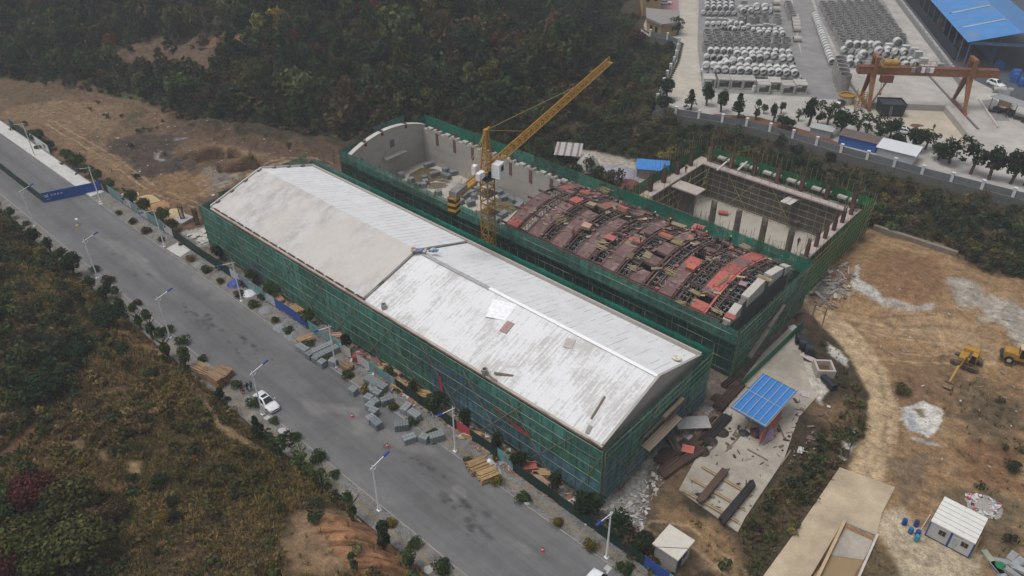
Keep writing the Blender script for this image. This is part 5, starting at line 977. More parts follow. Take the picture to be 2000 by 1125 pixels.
lumber('timber_stack', 'new timber stack on the pavement, left of two by the teal panel', 'timber', gz(933, 915), 2.6, 2.1, .9, 1.2, PLANK_N, gt); lumber('timber_stack', 'new timber stack on the pavement, right of two by the teal panel', 'timber', gz(952, 931), 2.6, 2.1, .9, 1.2, PLANK_N, gt)
lumber('timber_stack', 'wooden plank pile on the pavement before the five squat stacks', 'timber', gz(598, 668), 2.6, 1.6, .8, 1.3, mat('tan_board', (.27, .175, .10), var=.25, rand=.2), gt); lumber('timber_stack', 'brown board crate on the pavement right of the lamp', 'timber', gz(678, 720), 2.1, 1.4, .9, 0, mat('tan_board', (0, 0, 0)), gt)
for i, (px, py, l, wd, h, rz) in enumerate(((395, 722, 2.6, 1.8, 1.1, .2), (412, 735, 2.6, 1.8, 1.5, .3), (428, 744, 2.8, 2.0, 1.7, .1), (437, 730, 2.6, 2.0, 1.2, .25))):
    lumber('board_stack', 'stack of brown formwork boards by the hillside kerb, ' + ('leftmost and lowest of four', 'second of four from the left', 'nearest and tallest of four', 'rearmost of four on the road side')[i], 'boards', gz(px, py + 4), l, wd, h, rz, mat('tan_board', (0, 0, 0)), 'board stacks on the hillside pavement')
# cones
CONE = mat('cone_red', (.50, .045, .065), rough=.5, var=.1)
for i, ((px, py), d) in enumerate((((688, 814), 'left of the kerbside block cluster'), ((757, 872), 'between the block stacks and a lamp'), ((1060, 1076), 'alone on the lower road'))):
    t = thing('traffic_cone', 'red traffic cone ' + d, 'traffic cone', at(px, py), 0, 'traffic cones on the road'); b = MB(); b.lathe([(.2, .06), (.045, .75)], n=14); b.build('cone', CONE, t); MB().box((0, 0, .03), (.45, .45, .06)).build('base', CONE, t); MB().lathe([(.155, .30), (.115, .46)], n=14).build('band', WHITE, t)
# plastic sheets, rubbish, manhole lids on the pavements
def heap(name, lab, cat, p, r, h, m, seed=0, grp=None, n=18, squash=1.0, rough_=.35, kind=None):
    V = []; F = []; q = np.random.default_rng(seed); off = q.uniform(0, 90)
    for j in range(n + 1):
        for i in range(n + 1):
            u, v = i / n * 2 - 1, j / n * 2 - 1; d = math.sqrt(u * u + v * v); hh = max(0, 1 - d ** 1.6) * h * (1 - rough_ + rough_ * 2 * float(fbm(u * 2.5 + off, v * 2.5, 3)))
            V.append((u * r, v * r * squash, hh - .04 - .5 * max(0, d - 1)))
    for j in range(n):
        for i in range(n): a = j * (n + 1) + i; F.append((a, a + 1, a + n + 2, a + n + 1))
    o = MB().add(V, F).build(name, m, None, p, 0, True); tag(o, lab, cat, grp, kind); return o
heap('plastic_sheet', 'crumpled bright blue plastic sheet against the teal hoarding', 'plastic sheet', gz(460, 556), 1.5, .95, mat('blue_sheet', (.045, .07, .27), rough=.4, var=.3, bump=.6), 3); heap('plastic_sheet', 'crumpled white plastic sheet behind a lamp by the hoarding', 'plastic sheet', gz(486, 574), 1.3, .5, mat('white_sheet', (.60, .61, .63), rough=.4, var=.2, bump=.8), 4)
heap('plastic_bag', 'white sacks by the timber stacks and teal panel', 'sacks', gz(956, 908), .9, .9, mat('white_sheet', (0, 0, 0)), 5); heap('plastic_bag', 'crumpled white bag lying on the pavement below the dark green fence', 'bag', gz(1030, 982), .45, .35, mat('white_sheet', (0, 0, 0)), 6)
b = MB(); b.box((0, 0, .9), (1.0, .06, 1.7), ry=.0); o = b.build('banner', [HW, HR], None, gz(983, 938)); o.rotation_euler = (.25, 0, -.5); tag(o, 'white banner with red marks sagging from the teal panel end', 'banner')
MANH = mat('manhole_lid', (.40, .40, .385), var=.2, fine=.1)
for i, (px, py, sq) in enumerate(((551, 842, 0), (837, 1114, 0), (522, 817, 1), (207, 543, 1), (1187, 1110, 1), (365, 663, 1), (698, 1060 - 40, 1), (197, 399, 1))):
    c = gz(px, py, .006); b = MB(); (b.box((0, 0, .01), (.75, .75, .03)) if sq else b.lathe([(.55, 0), (.55, .03), (.5, .035)], n=20)); tag(b.build('manhole_cover', MANH, None, c), 'pale %s manhole cover %s' % ('square' if sq else 'round', ('by the conifer past the parked car', 'at the bottom left of the road', 'by the lamp at the parked car', 'by the second hillside lamp', 'by the lowest fence side lamp', 'by the third hillside lamp', 'by the lowest hillside lamp', 'by the second fence side lamp')[i]), 'manhole cover')
for i, (px, py) in enumerate(((391, 518), (520, 606), (550, 640), (571, 655), (600, 620 + 60))):
    heap('rubble_pile', 'pile of grey broken stone on the fenced pavement, %s from the left' % nth(i), 'rubble', gz(px, py), 1.2, .5, mat('grey_rubble', (.23, .24, .25), var=.5, scale=6, bump=1), 20 + i, 'rubble piles on the pavement')
# piles of building timber behind the hoarding
Lp = [(655, 668, 'heap', ), (700, 702, 'red'), (735, 712, 'ply'), (752, 720, 'tan'), (780, 722, 'ply2'), (772, 742, 'tan'), (780, 757, 'tan'), (830, 770, 'tan'), (922, 853, 'tan'), (975, 878, 'tan'), (1035, 917, 'red'), (1062, 922, 'tan'), (665, 655, 'ply2'), (1045, 948, 'ply2'), (570 + 20, 600, 'tan'), (545, 585, 'tan')]
nmz = {'heap': 'tangled timber', 'red': 'red topped panel', 'ply': 'maroon panel', 'tan': 'new timber', 'ply2': 'pinkish panel'}
for i, a in enumerate(Lp):
    px, py, k = a[:3]; c = at(px, py + 3); c[1] = min(-.9, max(-2.0, c[1])); m = {'heap': PLANK, 'red': PLY_R, 'ply': PLY_M, 'tan': PLANK_N, 'ply2': mat('pink_ply', (.42, .27, .20))}[k]
    lumber('material_stack', '%s stack behind the hoarding, %s from the left among the piles' % (nmz[k], nth(sorted(q[0] for q in Lp).index(px))), 'timber' if k in ('tan', 'heap') else 'panels', (c[0], c[1], 0), 2.6 if k != 'red' else 1.8, 1.3, .9 if k != 'red' else 1.2, rnd.uniform(-.3, .9), m, 'material stacks behind the hoarding')
def litter(name, lab, poly, n, mats, zf, size=(.2, 1.6), seed=0, flat=False, clear=None):
    """loose offcuts, sheets and broken boards nobody could count"""
    p = np.array(poly); q = random.Random(seed); b = MB(); k = 0
    while k < n:
        x = q.uniform(p[:, 0].min(), p[:, 0].max()); y = q.uniform(p[:, 1].min(), p[:, 1].max())
        if float(sdf(p, np.array([x]), np.array([y]))[0]) > 0: continue
        if clear and clear(x, y): k += 1; continue
        l = q.uniform(*size); wd = q.uniform(.06, .16) if q.random() < .65 else q.uniform(.2, .7); b.box((x, y, zf(x, y) + q.uniform(.03, .22)), (l, wd, q.uniform(.03, .09)), q.uniform(0, 3.14), mi=q.randrange(len(mats)), ry=q.uniform(-.25, .25), rx=q.uniform(-.2, .2)); k += 1
    return tag(b.build(name, mats), lab, 'litter', None, 'stuff')
WS = mat('white_scrap', (.50, .50, .49), var=.2); GS = mat('grey_scrap', (.25, .25, .25), var=.3)
litter('litter', 'boards, sheets and scraps strewn between hoarding and scaffold', [(18, -2.3), (92, -3.2), (93, -.7), (20, -.5)], 2600, [PLANK, PLANK, PLANK, GS, WS, PLY_M, PLY_R, PLANK_P, PLANK_N, GS], lambda x, y: 0, seed=1)
litter('litter', 'loose boards and scraps strewn on the formwork and its panels', [(45, 33.3), (86, 33.3), (86, 52.8), (45, 52.8)], 560, [PLANK, PLANK, PLY_M, PLY_K, PLY_K, PLANK, PLY_M, PLANK_P, PLY_R], lambda x, y: arc(y) + .04, (.2, 1.3), 2)
# ---- roadside trees and clipped shrubs
NT = [(22, 428, 2.6, 1.2, 'bush', 'dark'), (72, 478, 3.6, 1.4, 'round', 'dark'), (100, 498, 3.6, 1.2, 'oval', 'dark'), (123, 512, 3.4, 1.4, 'round', 'mid'), (150, 543, 5.0, 2.1, 'round', 'dark'), (183, 570, 3.2, 1.1, 'oval', 'mid'), (210, 585, 3.6, 1.5, 'round', 'dark'), (238, 608, 4.4, 1.5, 'tier', 'mid'), (275, 645, 4.6, 1.3, 'tier', 'mid'), (300, 662, 5.0, 1.5, 'tier', 'mid'), (328, 700, 5.4, 1.6, 'tier', 'mid'), (367, 722, 4.2, 1.3, 'oval', 'mid'), (433, 785, 2.4, 1.0, 'oval', 'dark'), (507, 857, 3.8, 1.2, 'cone', 'dark'), (556, 897, 4.4, 1.7, 'sparse', 'mid'), (592, 925, 4.2, 1.5, 'sparse', 'light'), (630, 952, 3.6, 1.2, 'sparse', 'light'), (690, 1018, 4.8, 1.2, 'tier', 'mid'), (752, 1072, 4.2, 1.7, 'tier', 'dark'), (802, 1112, 3.4, 1.2, 'oval', 'mid'), (692, 1113, 2.6, .9, 'tier', 'mid')]
gN = 'young trees along the hillside pavement'; sh_ = {'bush': 'low bushy', 'round': 'round crowned', 'oval': 'upright oval', 'tier': 'two tiered', 'cone': 'conical', 'sparse': 'thin leaved'}
for i, (px, py, h, r, k, cl) in enumerate(NT):
    c = on(px, py); c = (c[0], min(c[1], -20.2), max(.1, float(H(c[0], min(c[1], -20.2))))); tree(c, h, r, '%s %s green tree, %s from the left along the hillside pavement' % (sh_[k], cl, nth(i)), 'round' if k == 'bush' else k, cl, gN, 'roadside_tree', bare=.18 if k in ('round', 'bush') else .25)
FT = [(10, 285, 3, 1.8, 'dark'), (33, 283, 2.6, 1.6, 'dark'), (47, 280, 3.4, 1.6, 'mid'), (72, 293, 2.6, 1.4, 'dark'), (98, 318, 3.0, 1.7, 'mid'), (130, 332, 4.0, 2.0, 'mid'), (150, 345, 3.6, 1.8, 'mid'), (112, 330, 3.0, 1.6, 'dark'), (178, 352, 3.0, 1.4, 'mid'), (202, 368, 3.0, 1.3, 'mid'), (250, 397, 3.6, 1.6, 'mid'), (283, 410, 3.6, 1.6, 'olive'), (320, 425, 3.4, 1.5, 'mid'), (337, 443, 2.6, 1.5, 'brown')]
for i, (px, py, h, r, cl) in enumerate(FT):
    c = at(px, py + 8); c[1] = max(c[1], -1.6); tree((c[0], c[1], float(H(c[0], c[1]))), h, r, '%s leafy tree by the excavated field, %s from the left along its road edge' % ({'brown': 'brownish', 'mid': 'mid green', 'dark': 'dark green', 'olive': 'olive'}[cl], nth(sorted(q[0] for q in FT).index(px))), 'round', cl, 'trees between road and excavated field', 'roadside_tree', bare=.15)
BT = [(430, 500, 3.0, 1.4, 'dark'), (495, 548, 3.4, 1.3, 'mid'), (533, 577, 3.4, 1.3, 'mid'), (602, 632, 3.4, 1.3, 'mid'), (678, 680, 3.4, 1.1, 'dark'), (762, 735, 2.8, 1.1, 'olive'), (808, 765, 3.0, 1.1, 'olive'), (842, 800, 3.8, 1.7, 'dark'), (902, 845, 4.2, 1.2, 'dark'), (960, 888, 3.8, 1.1, 'dark'), (1012, 912, 3.8, 1.3, 'dark'), (1066, 972, 3.8, 1.1, 'dark'), (1136, 1015, 4.4, 2.0, 'dark'), (1190, 1065, 4.2, 1.9, 'dark'), (1240, 1095, 3.6, 1.4, 'dark'), (1212, 1075, 2.6, 1.6, 'brown')]
for i, (px, py, h, r, cl) in enumerate(BT):
    c = at(px, py + 6); c[1] = max(c[1], -1.9) if px < 1100 else max(c[1], -2.2); tree((c[0], c[1], 0), h, r, '%s green tree behind the hoarding, %s from the left before the scaffold' % ({'brown': 'brownish', 'mid': 'mid', 'dark': 'dark', 'olive': 'olive'}[cl], nth(sorted(q[0] for q in BT).index(px))), 'round' if r > 1.2 else 'oval', cl, 'trees behind the hoarding', 'roadside_tree', bare=.2)
NS = [(53, 439), (185, 529), (213, 550), (269, 594), (330, 648), (357, 670), (397, 703), (462, 757), (497, 791), (537, 825), (577, 860), (622, 898), (655, 930), (814, 1067), (865, 1113), (764, 1024)]
for i, (px, py) in enumerate(NS): c = gz(px, py + 1); shrub((c[0], max(c[1], -19.9), .13), .85 + .2 * (i % 3), 'clipped %s shrub, %s from the left on the hillside pavement' % ('yellowish' if px == 764 else 'green', nth(sorted(q[0] for q in NS).index(px))), 'yellow' if px == 764 else ('brown' if i in (2, 3) else 'mid'), 'clipped shrubs on the hillside pavement')
FS = [(232, 419), (260, 435), (287, 454), (315, 471), (373, 508), (403, 530), (433, 551), (468, 578), (497, 598), (537, 629), (565, 650), (601, 677), (640, 706), (680, 736), (718, 764), (764, 800), (802, 829), (842, 857), (909, 909), (960, 949), (1012, 986), (1076, 1034), (1140, 1082), (1207, 1127)]
for i, (px, py) in enumerate(FS):
    c = gz(px, py + 1); cl = 'yellow' if i in (4, 14, 19, 21, 22) else ('brown' if i in (1, 2, 7) else ('olive' if i % 3 == 0 else 'mid')); shrub((c[0], min(max(c[1], -5.6), -3.4), .13), .85 + .15 * (i % 3), 'clipped %s shrub, %s from the left on the fenced pavement' % ({'yellow': 'yellowish', 'brown': 'brownish', 'olive': 'olive', 'mid': 'green'}[cl], nth(i)), cl, 'clipped shrubs on the fenced pavement')

# ================================================================== THE PRECAST YARD BEHIND THE FENCE
YZ = 3.995
E1 = np.array([math.cos(R_(36.5)), math.sin(R_(36.5)), 0]); E2 = np.array([-E1[1], E1[0], 0]); A1 = R_(36.5); A2 = R_(126.5)
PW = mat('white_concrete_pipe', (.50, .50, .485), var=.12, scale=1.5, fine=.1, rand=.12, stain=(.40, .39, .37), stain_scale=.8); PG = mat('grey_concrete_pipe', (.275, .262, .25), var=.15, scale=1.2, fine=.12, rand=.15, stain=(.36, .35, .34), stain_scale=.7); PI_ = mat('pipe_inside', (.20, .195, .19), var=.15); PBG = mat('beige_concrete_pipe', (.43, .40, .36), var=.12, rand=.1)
def pipe_mesh(name, d, l, m, th=.13, ring=True):
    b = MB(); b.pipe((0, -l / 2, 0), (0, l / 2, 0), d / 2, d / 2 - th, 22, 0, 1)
    if ring: b.pipe((0, -l / 2 + .02, 0), (0, -l / 2 + .22, 0), d / 2 + .05, d / 2 - .01, 22)
    return b.mesh(name, [m, PI_])
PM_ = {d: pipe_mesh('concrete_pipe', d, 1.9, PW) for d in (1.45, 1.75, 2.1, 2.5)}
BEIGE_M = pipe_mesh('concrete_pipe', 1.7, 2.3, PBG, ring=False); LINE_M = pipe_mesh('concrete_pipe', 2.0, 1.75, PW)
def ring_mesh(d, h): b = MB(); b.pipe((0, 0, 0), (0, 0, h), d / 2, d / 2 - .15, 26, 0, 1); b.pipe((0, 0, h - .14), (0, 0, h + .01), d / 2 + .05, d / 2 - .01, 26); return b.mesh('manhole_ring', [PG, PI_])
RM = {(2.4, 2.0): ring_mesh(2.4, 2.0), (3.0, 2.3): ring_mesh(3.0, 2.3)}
def lay(row, pts, d, layer, off=(1350, 0), sc=5.92, label='', grp='white concrete pipes in the yard'):
    pts = sorted(pts)
    for i, (zx, zy) in enumerate(pts):
        z = YZ + d / 2 + layer * d * .87; c = at(off[0] + zx / sc, off[1] + zy / sc, z) + E2 * .95
        o = link('concrete_pipe', PM_[d], None, (c[0], c[1], z), A1 + rnd.uniform(-.04, .04)); tag(o, 'white pipe, %s from left in %s' % (nth(i), label), 'concrete pipe', grp)
lay(0, [(312, 825), (400, 828), (492, 833), (580, 836), (670, 840), (758, 845), (847, 848), (935, 852), (1022, 855), (1115, 860), (1207, 866)], 2.1, 1, label='front top row above the culverts')
lay(0, [(160, 838), (240, 842), (350, 893), (440, 896), (530, 900), (620, 904), (710, 908), (800, 912), (890, 915), (980, 918), (1070, 922), (1160, 928), (1245, 932)], 2.1, 0, label='bottom row right behind the culverts')
lay(0, [(180, 775), (265, 778), (350, 776), (425, 758), (565, 792), (650, 796), (740, 800), (825, 804), (910, 808), (1000, 812), (1090, 815), (1185, 820)], 2.1, 1, label='second top row behind the culverts')
lay(0, [(400, 735), (500, 742), (915, 750), (1000, 745), (1080, 745), (1165, 748)], 2.1, 0, label='broken third row from the culverts')
lay(0, [(490, 722), (580, 722), (665, 728), (720, 688), (803, 690)], 2.1, 1, label='low heap in the middle of the left block')
lay(0, [(540, 642), (628, 648), (715, 650), (797, 648), (880, 662), (968, 666), (1070, 690), (1150, 690)], 2.1, 1, label='upper heap in the middle of the left block')
lay(0, [(188, 672), (262, 675), (340, 678), (405, 684)], 1.75, 0, label='short dark mouthed row of four')
lay(0, [(230, 598), (303, 600), (382, 602), (453, 604), (530, 600), (607, 600), (680, 600), (757, 602), (838, 604), (908, 608), (985, 612), (1060, 618), (1138, 622)], 1.75, 1, label='long row in front of the grey rings')
lay(0, [(250, 660), (330, 662), (480, 662), (560, 664)], 1.75, 0, label='row under the long row of thirteen')
lay(0, [(190, 290), (258, 290), (325, 286), (393, 286), (460, 282), (528, 286), (590, 288)], 1.45, 1, label='small row behind the grey rings')
lay(0, [(357, 320), (430, 312), (460, 338), (505, 352), (555, 335), (610, 342), (665, 320)], 1.75, 0, label='loose heap behind the grey rings')
lay(0, [(725, 358), (785, 358), (850, 362), (915, 362), (980, 362), (1050, 362)], 1.45, 0, label='low row right of the loose heap')
lay(0, [(800, 395), (895, 398), (985, 402), (1065, 404)], 1.75, 0, label='row of four at the right edge')
lay(0, [(192, 100), (262, 100), (333, 101), (405, 100), (475, 100)], 1.75, 1, label='nearest top row of the far left stack'); lay(0, [(192, 62), (262, 62), (333, 63), (405, 62), (475, 62)], 1.75, 1, label='second top row of the far left stack'); lay(0, [(192, 26), (262, 26), (333, 27), (405, 26), (475, 26)], 1.75, 1, label='third top row of the far left stack')
lay(0, [(192, -8), (262, -8), (333, -7), (405, -8), (475, -8)], 1.75, 1, label='rearmost top row of the far left stack'); lay(0, [(148, 160), (215, 163), (290, 165), (360, 166), (430, 165), (505, 165)], 1.75, 0, label='bottom row of the far left stack')
lay(0, [(765, 92), (862, 95)], 2.5, 1, label='big pair on top of the far heap'); lay(0, [(580, 112), (655, 112), (610, 140), (700, 138), (780, 140), (860, 140), (915, 140)], 2.1, 0, label='heap under the big pair')
O4 = (1570, 0)
lay(0, [(537, 528), (625, 530), (708, 530), (790, 532)], 2.1, 1, O4, label='top row of the heap behind the gantry'); lay(0, [(482, 594), (562, 605), (640, 612), (780, 610)], 2.1, 0, O4, label='bottom row of the heap behind the gantry')
lay(0, [(865, 545), (885, 610), (700, 650)], 2.5, 1, O4, label='three big pipes behind the gantry'); lay(0, [(985, 595), (1070, 618), (1170, 618), (960, 640)], 2.1, 1, O4, label='upper row right of the big pipes'); lay(0, [(1005, 678), (1095, 675), (1195, 675), (550, 700), (655, 690)], 2.1, 0, O4, label='lower row right of the big pipes')
lay(0, [(1160, 708), (1240, 715), (1075, 745), (1190, 765), (1290, 755), (640, 745), (540, 745)], 2.1, 0, O4, label='front scatter just behind the girder'); lay(0, [(1095, 500)], 2.5, 0, O4, label='single pipe beside the box slabs')
def rings(rows, label, off=(1350, 0), sc=5.92, key=(2.4, 2.0), grp='grey upright rings in the yard', zb=YZ):
    for j, pts in enumerate(rows):
        for i, (zx, zy) in enumerate(sorted(pts)):
            c = at(off[0] + zx / sc, off[1] + zy / sc, zb + key[1]); o = link('manhole_ring', RM[key], None, (c[0], c[1], zb), rnd.uniform(0, 6)); tag(o, 'grey upright ring, %s from left in row %s of %s' % (nth(i), ('one', 'two', 'three', 'four', 'five', 'six', 'seven', 'eight', 'nine', 'ten', 'eleven', 'twelve', 'thirteen', 'fourteen', 'fifteen', 'sixteen', 'seventeen', 'eighteen', 'nineteen', 'twenty')[j], label), 'concrete ring', grp)
rings([[(187, 520), (295, 520), (413, 521), (533, 521), (655, 522), (775, 524)], [(180, 483), (287, 483), (405, 484), (518, 485), (637, 485), (742, 486)], [(228, 450), (333, 450), (455, 450), (568, 450), (685, 452), (795, 454)], [(212, 414), (322, 414), (428, 414), (543, 414), (655, 416), (765, 420)], [(198, 380), (308, 380), (420, 380), (530, 380), (645, 382), (750, 388)], [(190, 346), (298, 346)]], 'left block')
rings([[(870, 497), (985, 498), (1095, 500)], [(880, 434), (1000, 437), (1110, 438)]], 'six at the block corner'); rings([[(582, 206), (692, 209), (857, 206), (1000, 204)], [(637, 184), (752, 186), (860, 184), (1000, 171)]], 'far small block'); rings([[(1170, 155), (1162, 130), (1150, 102), (1142, 76), (1135, 48), (1120, 20)][k:k + 1] for k in range(6)], 'line beside the lane')
p0 = at(1570 + 470 / 5.92, 482 / 5.92, 6); p1 = at(1570 + 1165 / 5.92, 455 / 5.92, 6); p2 = at(1570 + 222 / 5.92, 20 / 5.92, 6); ue = (p1 - p0) / 6; ve = p2 - p0; nrow = 18
LT = []
for j in range(nrow):
    row = []
    for i in range(7):
        if j == 0 and i > 1: continue
        c = p0 + ue * (i + (.0 if j % 2 else .12)) + ve * (j / (nrow - 1)); row.append(c)
    LT.append(row)
for j, row in enumerate(LT):
    for i, c in enumerate(row):
        o = link('manhole_ring', RM[2.4, 2.0], None, (c[0] + rnd.uniform(-.12, .12), c[1] + rnd.uniform(-.12, .12), YZ), rnd.uniform(0, 6)); tag(o, 'grey upright ring, %s from left in %s row of right block' % (nth(i), nth(j)), 'concrete ring', 'grey upright rings in the yard')
for k, (zx, zy) in enumerate(((430, 662), (440, 710), (455, 757), (468, 803), (490, 856))):
    c = at(1570 + zx / 5.92, zy / 5.92, YZ + 4.6)
    for h in range(2): o = link('manhole_ring', RM[3.0, 2.3], None, (c[0], c[1], YZ + h * 2.3), rnd.uniform(0, 6)); tag(o, 'big pale ring, %s of the %s stack from the back beside the gantry' % (('bottom', 'top')[h], nth(k)), 'concrete ring', 'two high ring stacks by the gantry')
q0 = at(1570 + 130 / 5.92, 180 / 5.92, YZ + 1); q1 = at(1570 + 325 / 5.92, 715 / 5.92, YZ + 1); a_ = math.atan2(q1[1] - q0[1], q1[0] - q0[0])
for k in range(20):
    c = q0 + (q1 - q0) * k / 19; o = link('concrete_pipe', LINE_M, None, (c[0], c[1], YZ + 1.05), a_ + math.pi / 2 + rnd.uniform(-.05, .05)); tag(o, 'white pipe, %s from the far end of the long single file' % nth(k), 'concrete pipe', 'white concrete pipes in the yard')
for k, (zx, zy) in enumerate(((1195, 195), (1203, 225), (1210, 258), (1215, 295), (1222, 335), (1226, 450), (985, 30), (985, 105))):
    c = at(1350 + zx / 5.92, zy / 5.92, YZ + .85); o = link('concrete_pipe', BEIGE_M, None, (c[0], c[1], YZ + .85), A2 + rnd.uniform(-.06, .06)); tag(o, 'beige pipe lying crosswise, %s of eight beside the grey lane' % nth(k), 'concrete pipe', 'beige pipes by the lane')
def culvert(l): 
    b = MB(); W, Hh, t = 3.1, 2.5, .32
    for x0, x1, z0, z1 in ((-W / 2, W / 2, 0, t), (-W / 2, W / 2, Hh - t, Hh), (-W / 2, -W / 2 + t, t, Hh - t), (W / 2 - t, W / 2, t, Hh - t)): b.bb(x0, x1, 0, l, z0, z1)
    return b.mesh('box_culvert', mat('culvert_concrete', (.40, .385, .35), var=.15, fine=.12, rand=.12, stain=(.30, .27, .23), stain_scale=.5))
CM = culvert(2.3); CS = culvert(1.6)
for k, (zx, zy) in enumerate(((205, 1020), (372, 1028), (520, 1035), (662, 1038), (835, 1088), (965, 1060), (1115, 1098), (1262, 1090))):
    c = at(1350 + zx / 5.92, zy / 5.92, YZ)
    for h in range(2):
        d = c + E2 * (2.4 * h); o = link('box_culvert', CM if h == 0 else CS, None, (d[0], d[1], YZ), A1 + rnd.uniform(-.03, .03)); tag(o, 'square concrete box culvert, %s from the left in the %s line' % (nth(k), ('front', 'back')[h]), 'box culvert', 'box culverts at the yard front')
c = at(1350 + 718 / 5.92, 1065 / 5.92, YZ); b = MB(); b.lathe([(.6, 0), (.6, .9), (.45, .92), (.45, 1.6), (.3, 1.62), (.3, 1.8)], n=18); tag(b.build('manhole_cone', PW, None, (c[0], c[1], YZ)), 'small stepped concrete cone standing before the culverts', 'concrete cone')
SLB = mat('slab_grey', (.34, .33, .32), var=.2, rand=.2, fine=.1)
sl_ = [(off[0] + x / 5.92, y / 5.92, n) for off, L in (((1350, 0), [(205, 205, 3), (270, 205, 3), (330, 205, 3), (400, 210, 3), (460, 235, 4), (730, 300, 4), (800, 295, 4), (870, 290, 5), (940, 290, 4), (990, 300, 3), (610, 15, 5), (700, 60, 3), (640, 75, 3)]), ((1570, 0), [(985, 520, 5), (1180, 550, 6), (1270, 590, 7), (1320, 640, 8), (1385, 700, 6)])) for x, y, n in L]
for k, (px, py, n) in enumerate(sl_):
    c = at(px, py, YZ + .8); b = MB()
    for i in range(n): b.box((rnd.uniform(-.08, .08), rnd.uniform(-.08, .08), .12 + i * .26), (2.0, 1.5, .2), rnd.uniform(-.05, .05))
    tag(b.build('slab_stack', SLB if k < 13 else PW, None, (c[0], c[1], YZ), A1), '%s stack of concrete slabs, %s from the left among the pipes' % ('pale' if k >= 13 else 'grey', nth(sorted(q[0] for q in sl_).index(px))), 'slab stack', 'slab stacks among the pipes')
# ---- gantry crane
OR = mat('rust_orange_paint', (.235, .102, .042), rough=.6, var=.25, scale=1.2, rand=.05, stain=(.16, .065, .035), stain_scale=.5); OB = mat('brown_red_paint', (.165, .062, .038), rough=.6, var=.3, scale=1.5); YO = mat('ochre_paint', (.40, .22, .05), rough=.5, var=.2, stain=(.25, .12, .04), stain_scale=.8)
c0 = (at(1683, 192, YZ) + at(1693, 217, YZ)) / 2; c1 = (at(1863, 200, YZ) + at(1880, 222, YZ)) / 2; gu = (c1 - c0) / np.linalg.norm(c1 - c0); span = float(np.linalg.norm(c1 - c0)); gw = math.atan2(gu[1], gu[0])
G_ = thing('gantry_crane', 'rusty orange gantry crane straddling the pale yard', 'gantry crane', (*c0[:2], YZ), gw); gz0 = 7.9
MB().bb(-3.6, span + 6.2, -.85, .75, gz0, gz0 + 1.75).build('girder', OR, G_); MB().bb(-3.6, span + 6.2, -.95, .95, gz0 + 1.75, gz0 + 1.85).build('walkway', OB, G_); MB().bb(-3.7, -3.5, -1.0, 1.0, gz0 + .2, gz0 + 1.9).build('end_plate', OB, G_)
for x in (0, span):
    for s in (-1, 1):
        MB().bar((x, s * 3.9, .7), (x, s * .75, gz0 + .3), .55, .55, w2=1.25, h2=.9).build('leg', OR if s < 0 else OB, G_)
    MB().bb(x - .3, x + .3, -4.3, 4.3, .35, .8).build('sill_beam', OB, G_)
    for s in (-1, 1):
        wb = MB(); wb.box((x, s * 4.3, .3), (.6, 1.3, .6)); wo2 = wb.build('wheel_bogie', OB if not (x and s < 0) else mat('signal_red', (.42, .045, .06)), G_)
        for d in (-.35, .35): MB().tube((x - .15, s * 4.3 + d, .25), (x + .15, s * 4.3 + d, .25), .25, 12).build('wheel', STEEL_K, wo2)
    b = MB(); b.bar((x, -1.5, gz0), (x, -1.5, gz0 + 4.0), .8, .5); b.bar((x, 1.5, gz0), (x, 1.5, gz0 + 4.0), .8, .5); b.bar((x, -1.8, gz0 + 4.1), (x, 1.8, gz0 + 4.1), .9, .7); b.build('portal_frame', OR, G_)
b = MB()
for k in range(26): x = -3.4 + k * (span + 9.4) / 25; b.tube((x, .9, gz0 + 1.8), (x, .9, gz0 + 3.0), .035, 5)
for z in (2.4, 3.0): b.tube((-3.4, .9, gz0 + z), (span + 6, .9, gz0 + z), .035, 5)
b.build('handrail', OB, G_)
b = MB(); b.tube((1.6, -.6, gz0 + 3.0), (5.0, -.6, gz0 + 3.0), .75, 14); b.bb(1.4, 5.2, -1.4, .6, gz0 + 1.9, gz0 + 2.4); b.build('hoist', YO, G_)
b = MB(); b.bb(1.6, 4.4, -2.4, -.9, gz0 - 1.4, gz0 + .3); b.build('trolley', OB, G_); b = MB()
for x in (2.2, 2.7): b.tube((x, -1.6, 3.6), (x, -1.6, gz0), .04, 5)
b.build('cables', STEEL_K, G_); b = MB(); b.tube((2.45, -1.6, 3.2), (2.45, -1.6, 3.8), .3, 8); b.build('hook_block', YO, G_)
for k, (x, m) in enumerate(((8.3, GALV), (9.6, CONC_D), (10.5, WHITE), (11.6, GALV), (12.5, WHITE))): MB().bb(x, x + .8, -1.35, -.9, gz0 + .95, gz0 + 2.1 + (.4 if k == 1 else 0)).build('control_box', m, G_)
b = MB(); b.bar((.6, -3.4, 2.0), (3.4, -1.8, gz0 - .8), .35, .1)
for k in range(9): t = k / 8; b.bar((.6 + 2.8 * t, -3.4 + 1.6 * t, 2.3 + (gz0 - 2.8) * t), (.6 + 2.8 * t, -3.4 + 1.6 * t, 3.2 + (gz0 - 2.8) * t), .05)
b.build('ladder', OB, G_)
for i, (cc) in enumerate((c0, c1)):
    d = np.array([-gu[1], gu[0], 0]); b = MB(); b.bar(tuple(cc - d * 13 + np.array([0, 0, YZ + .12 - cc[2]])), tuple(cc + d * 55 + np.array([0, 0, YZ + .12 - cc[2]])), .5, .22); tag(b.build('crane_rail', CONC_D), 'long concrete crane rail under the %s gantry legs' % ('left', 'right')[i], 'rail', 'gantry rails')
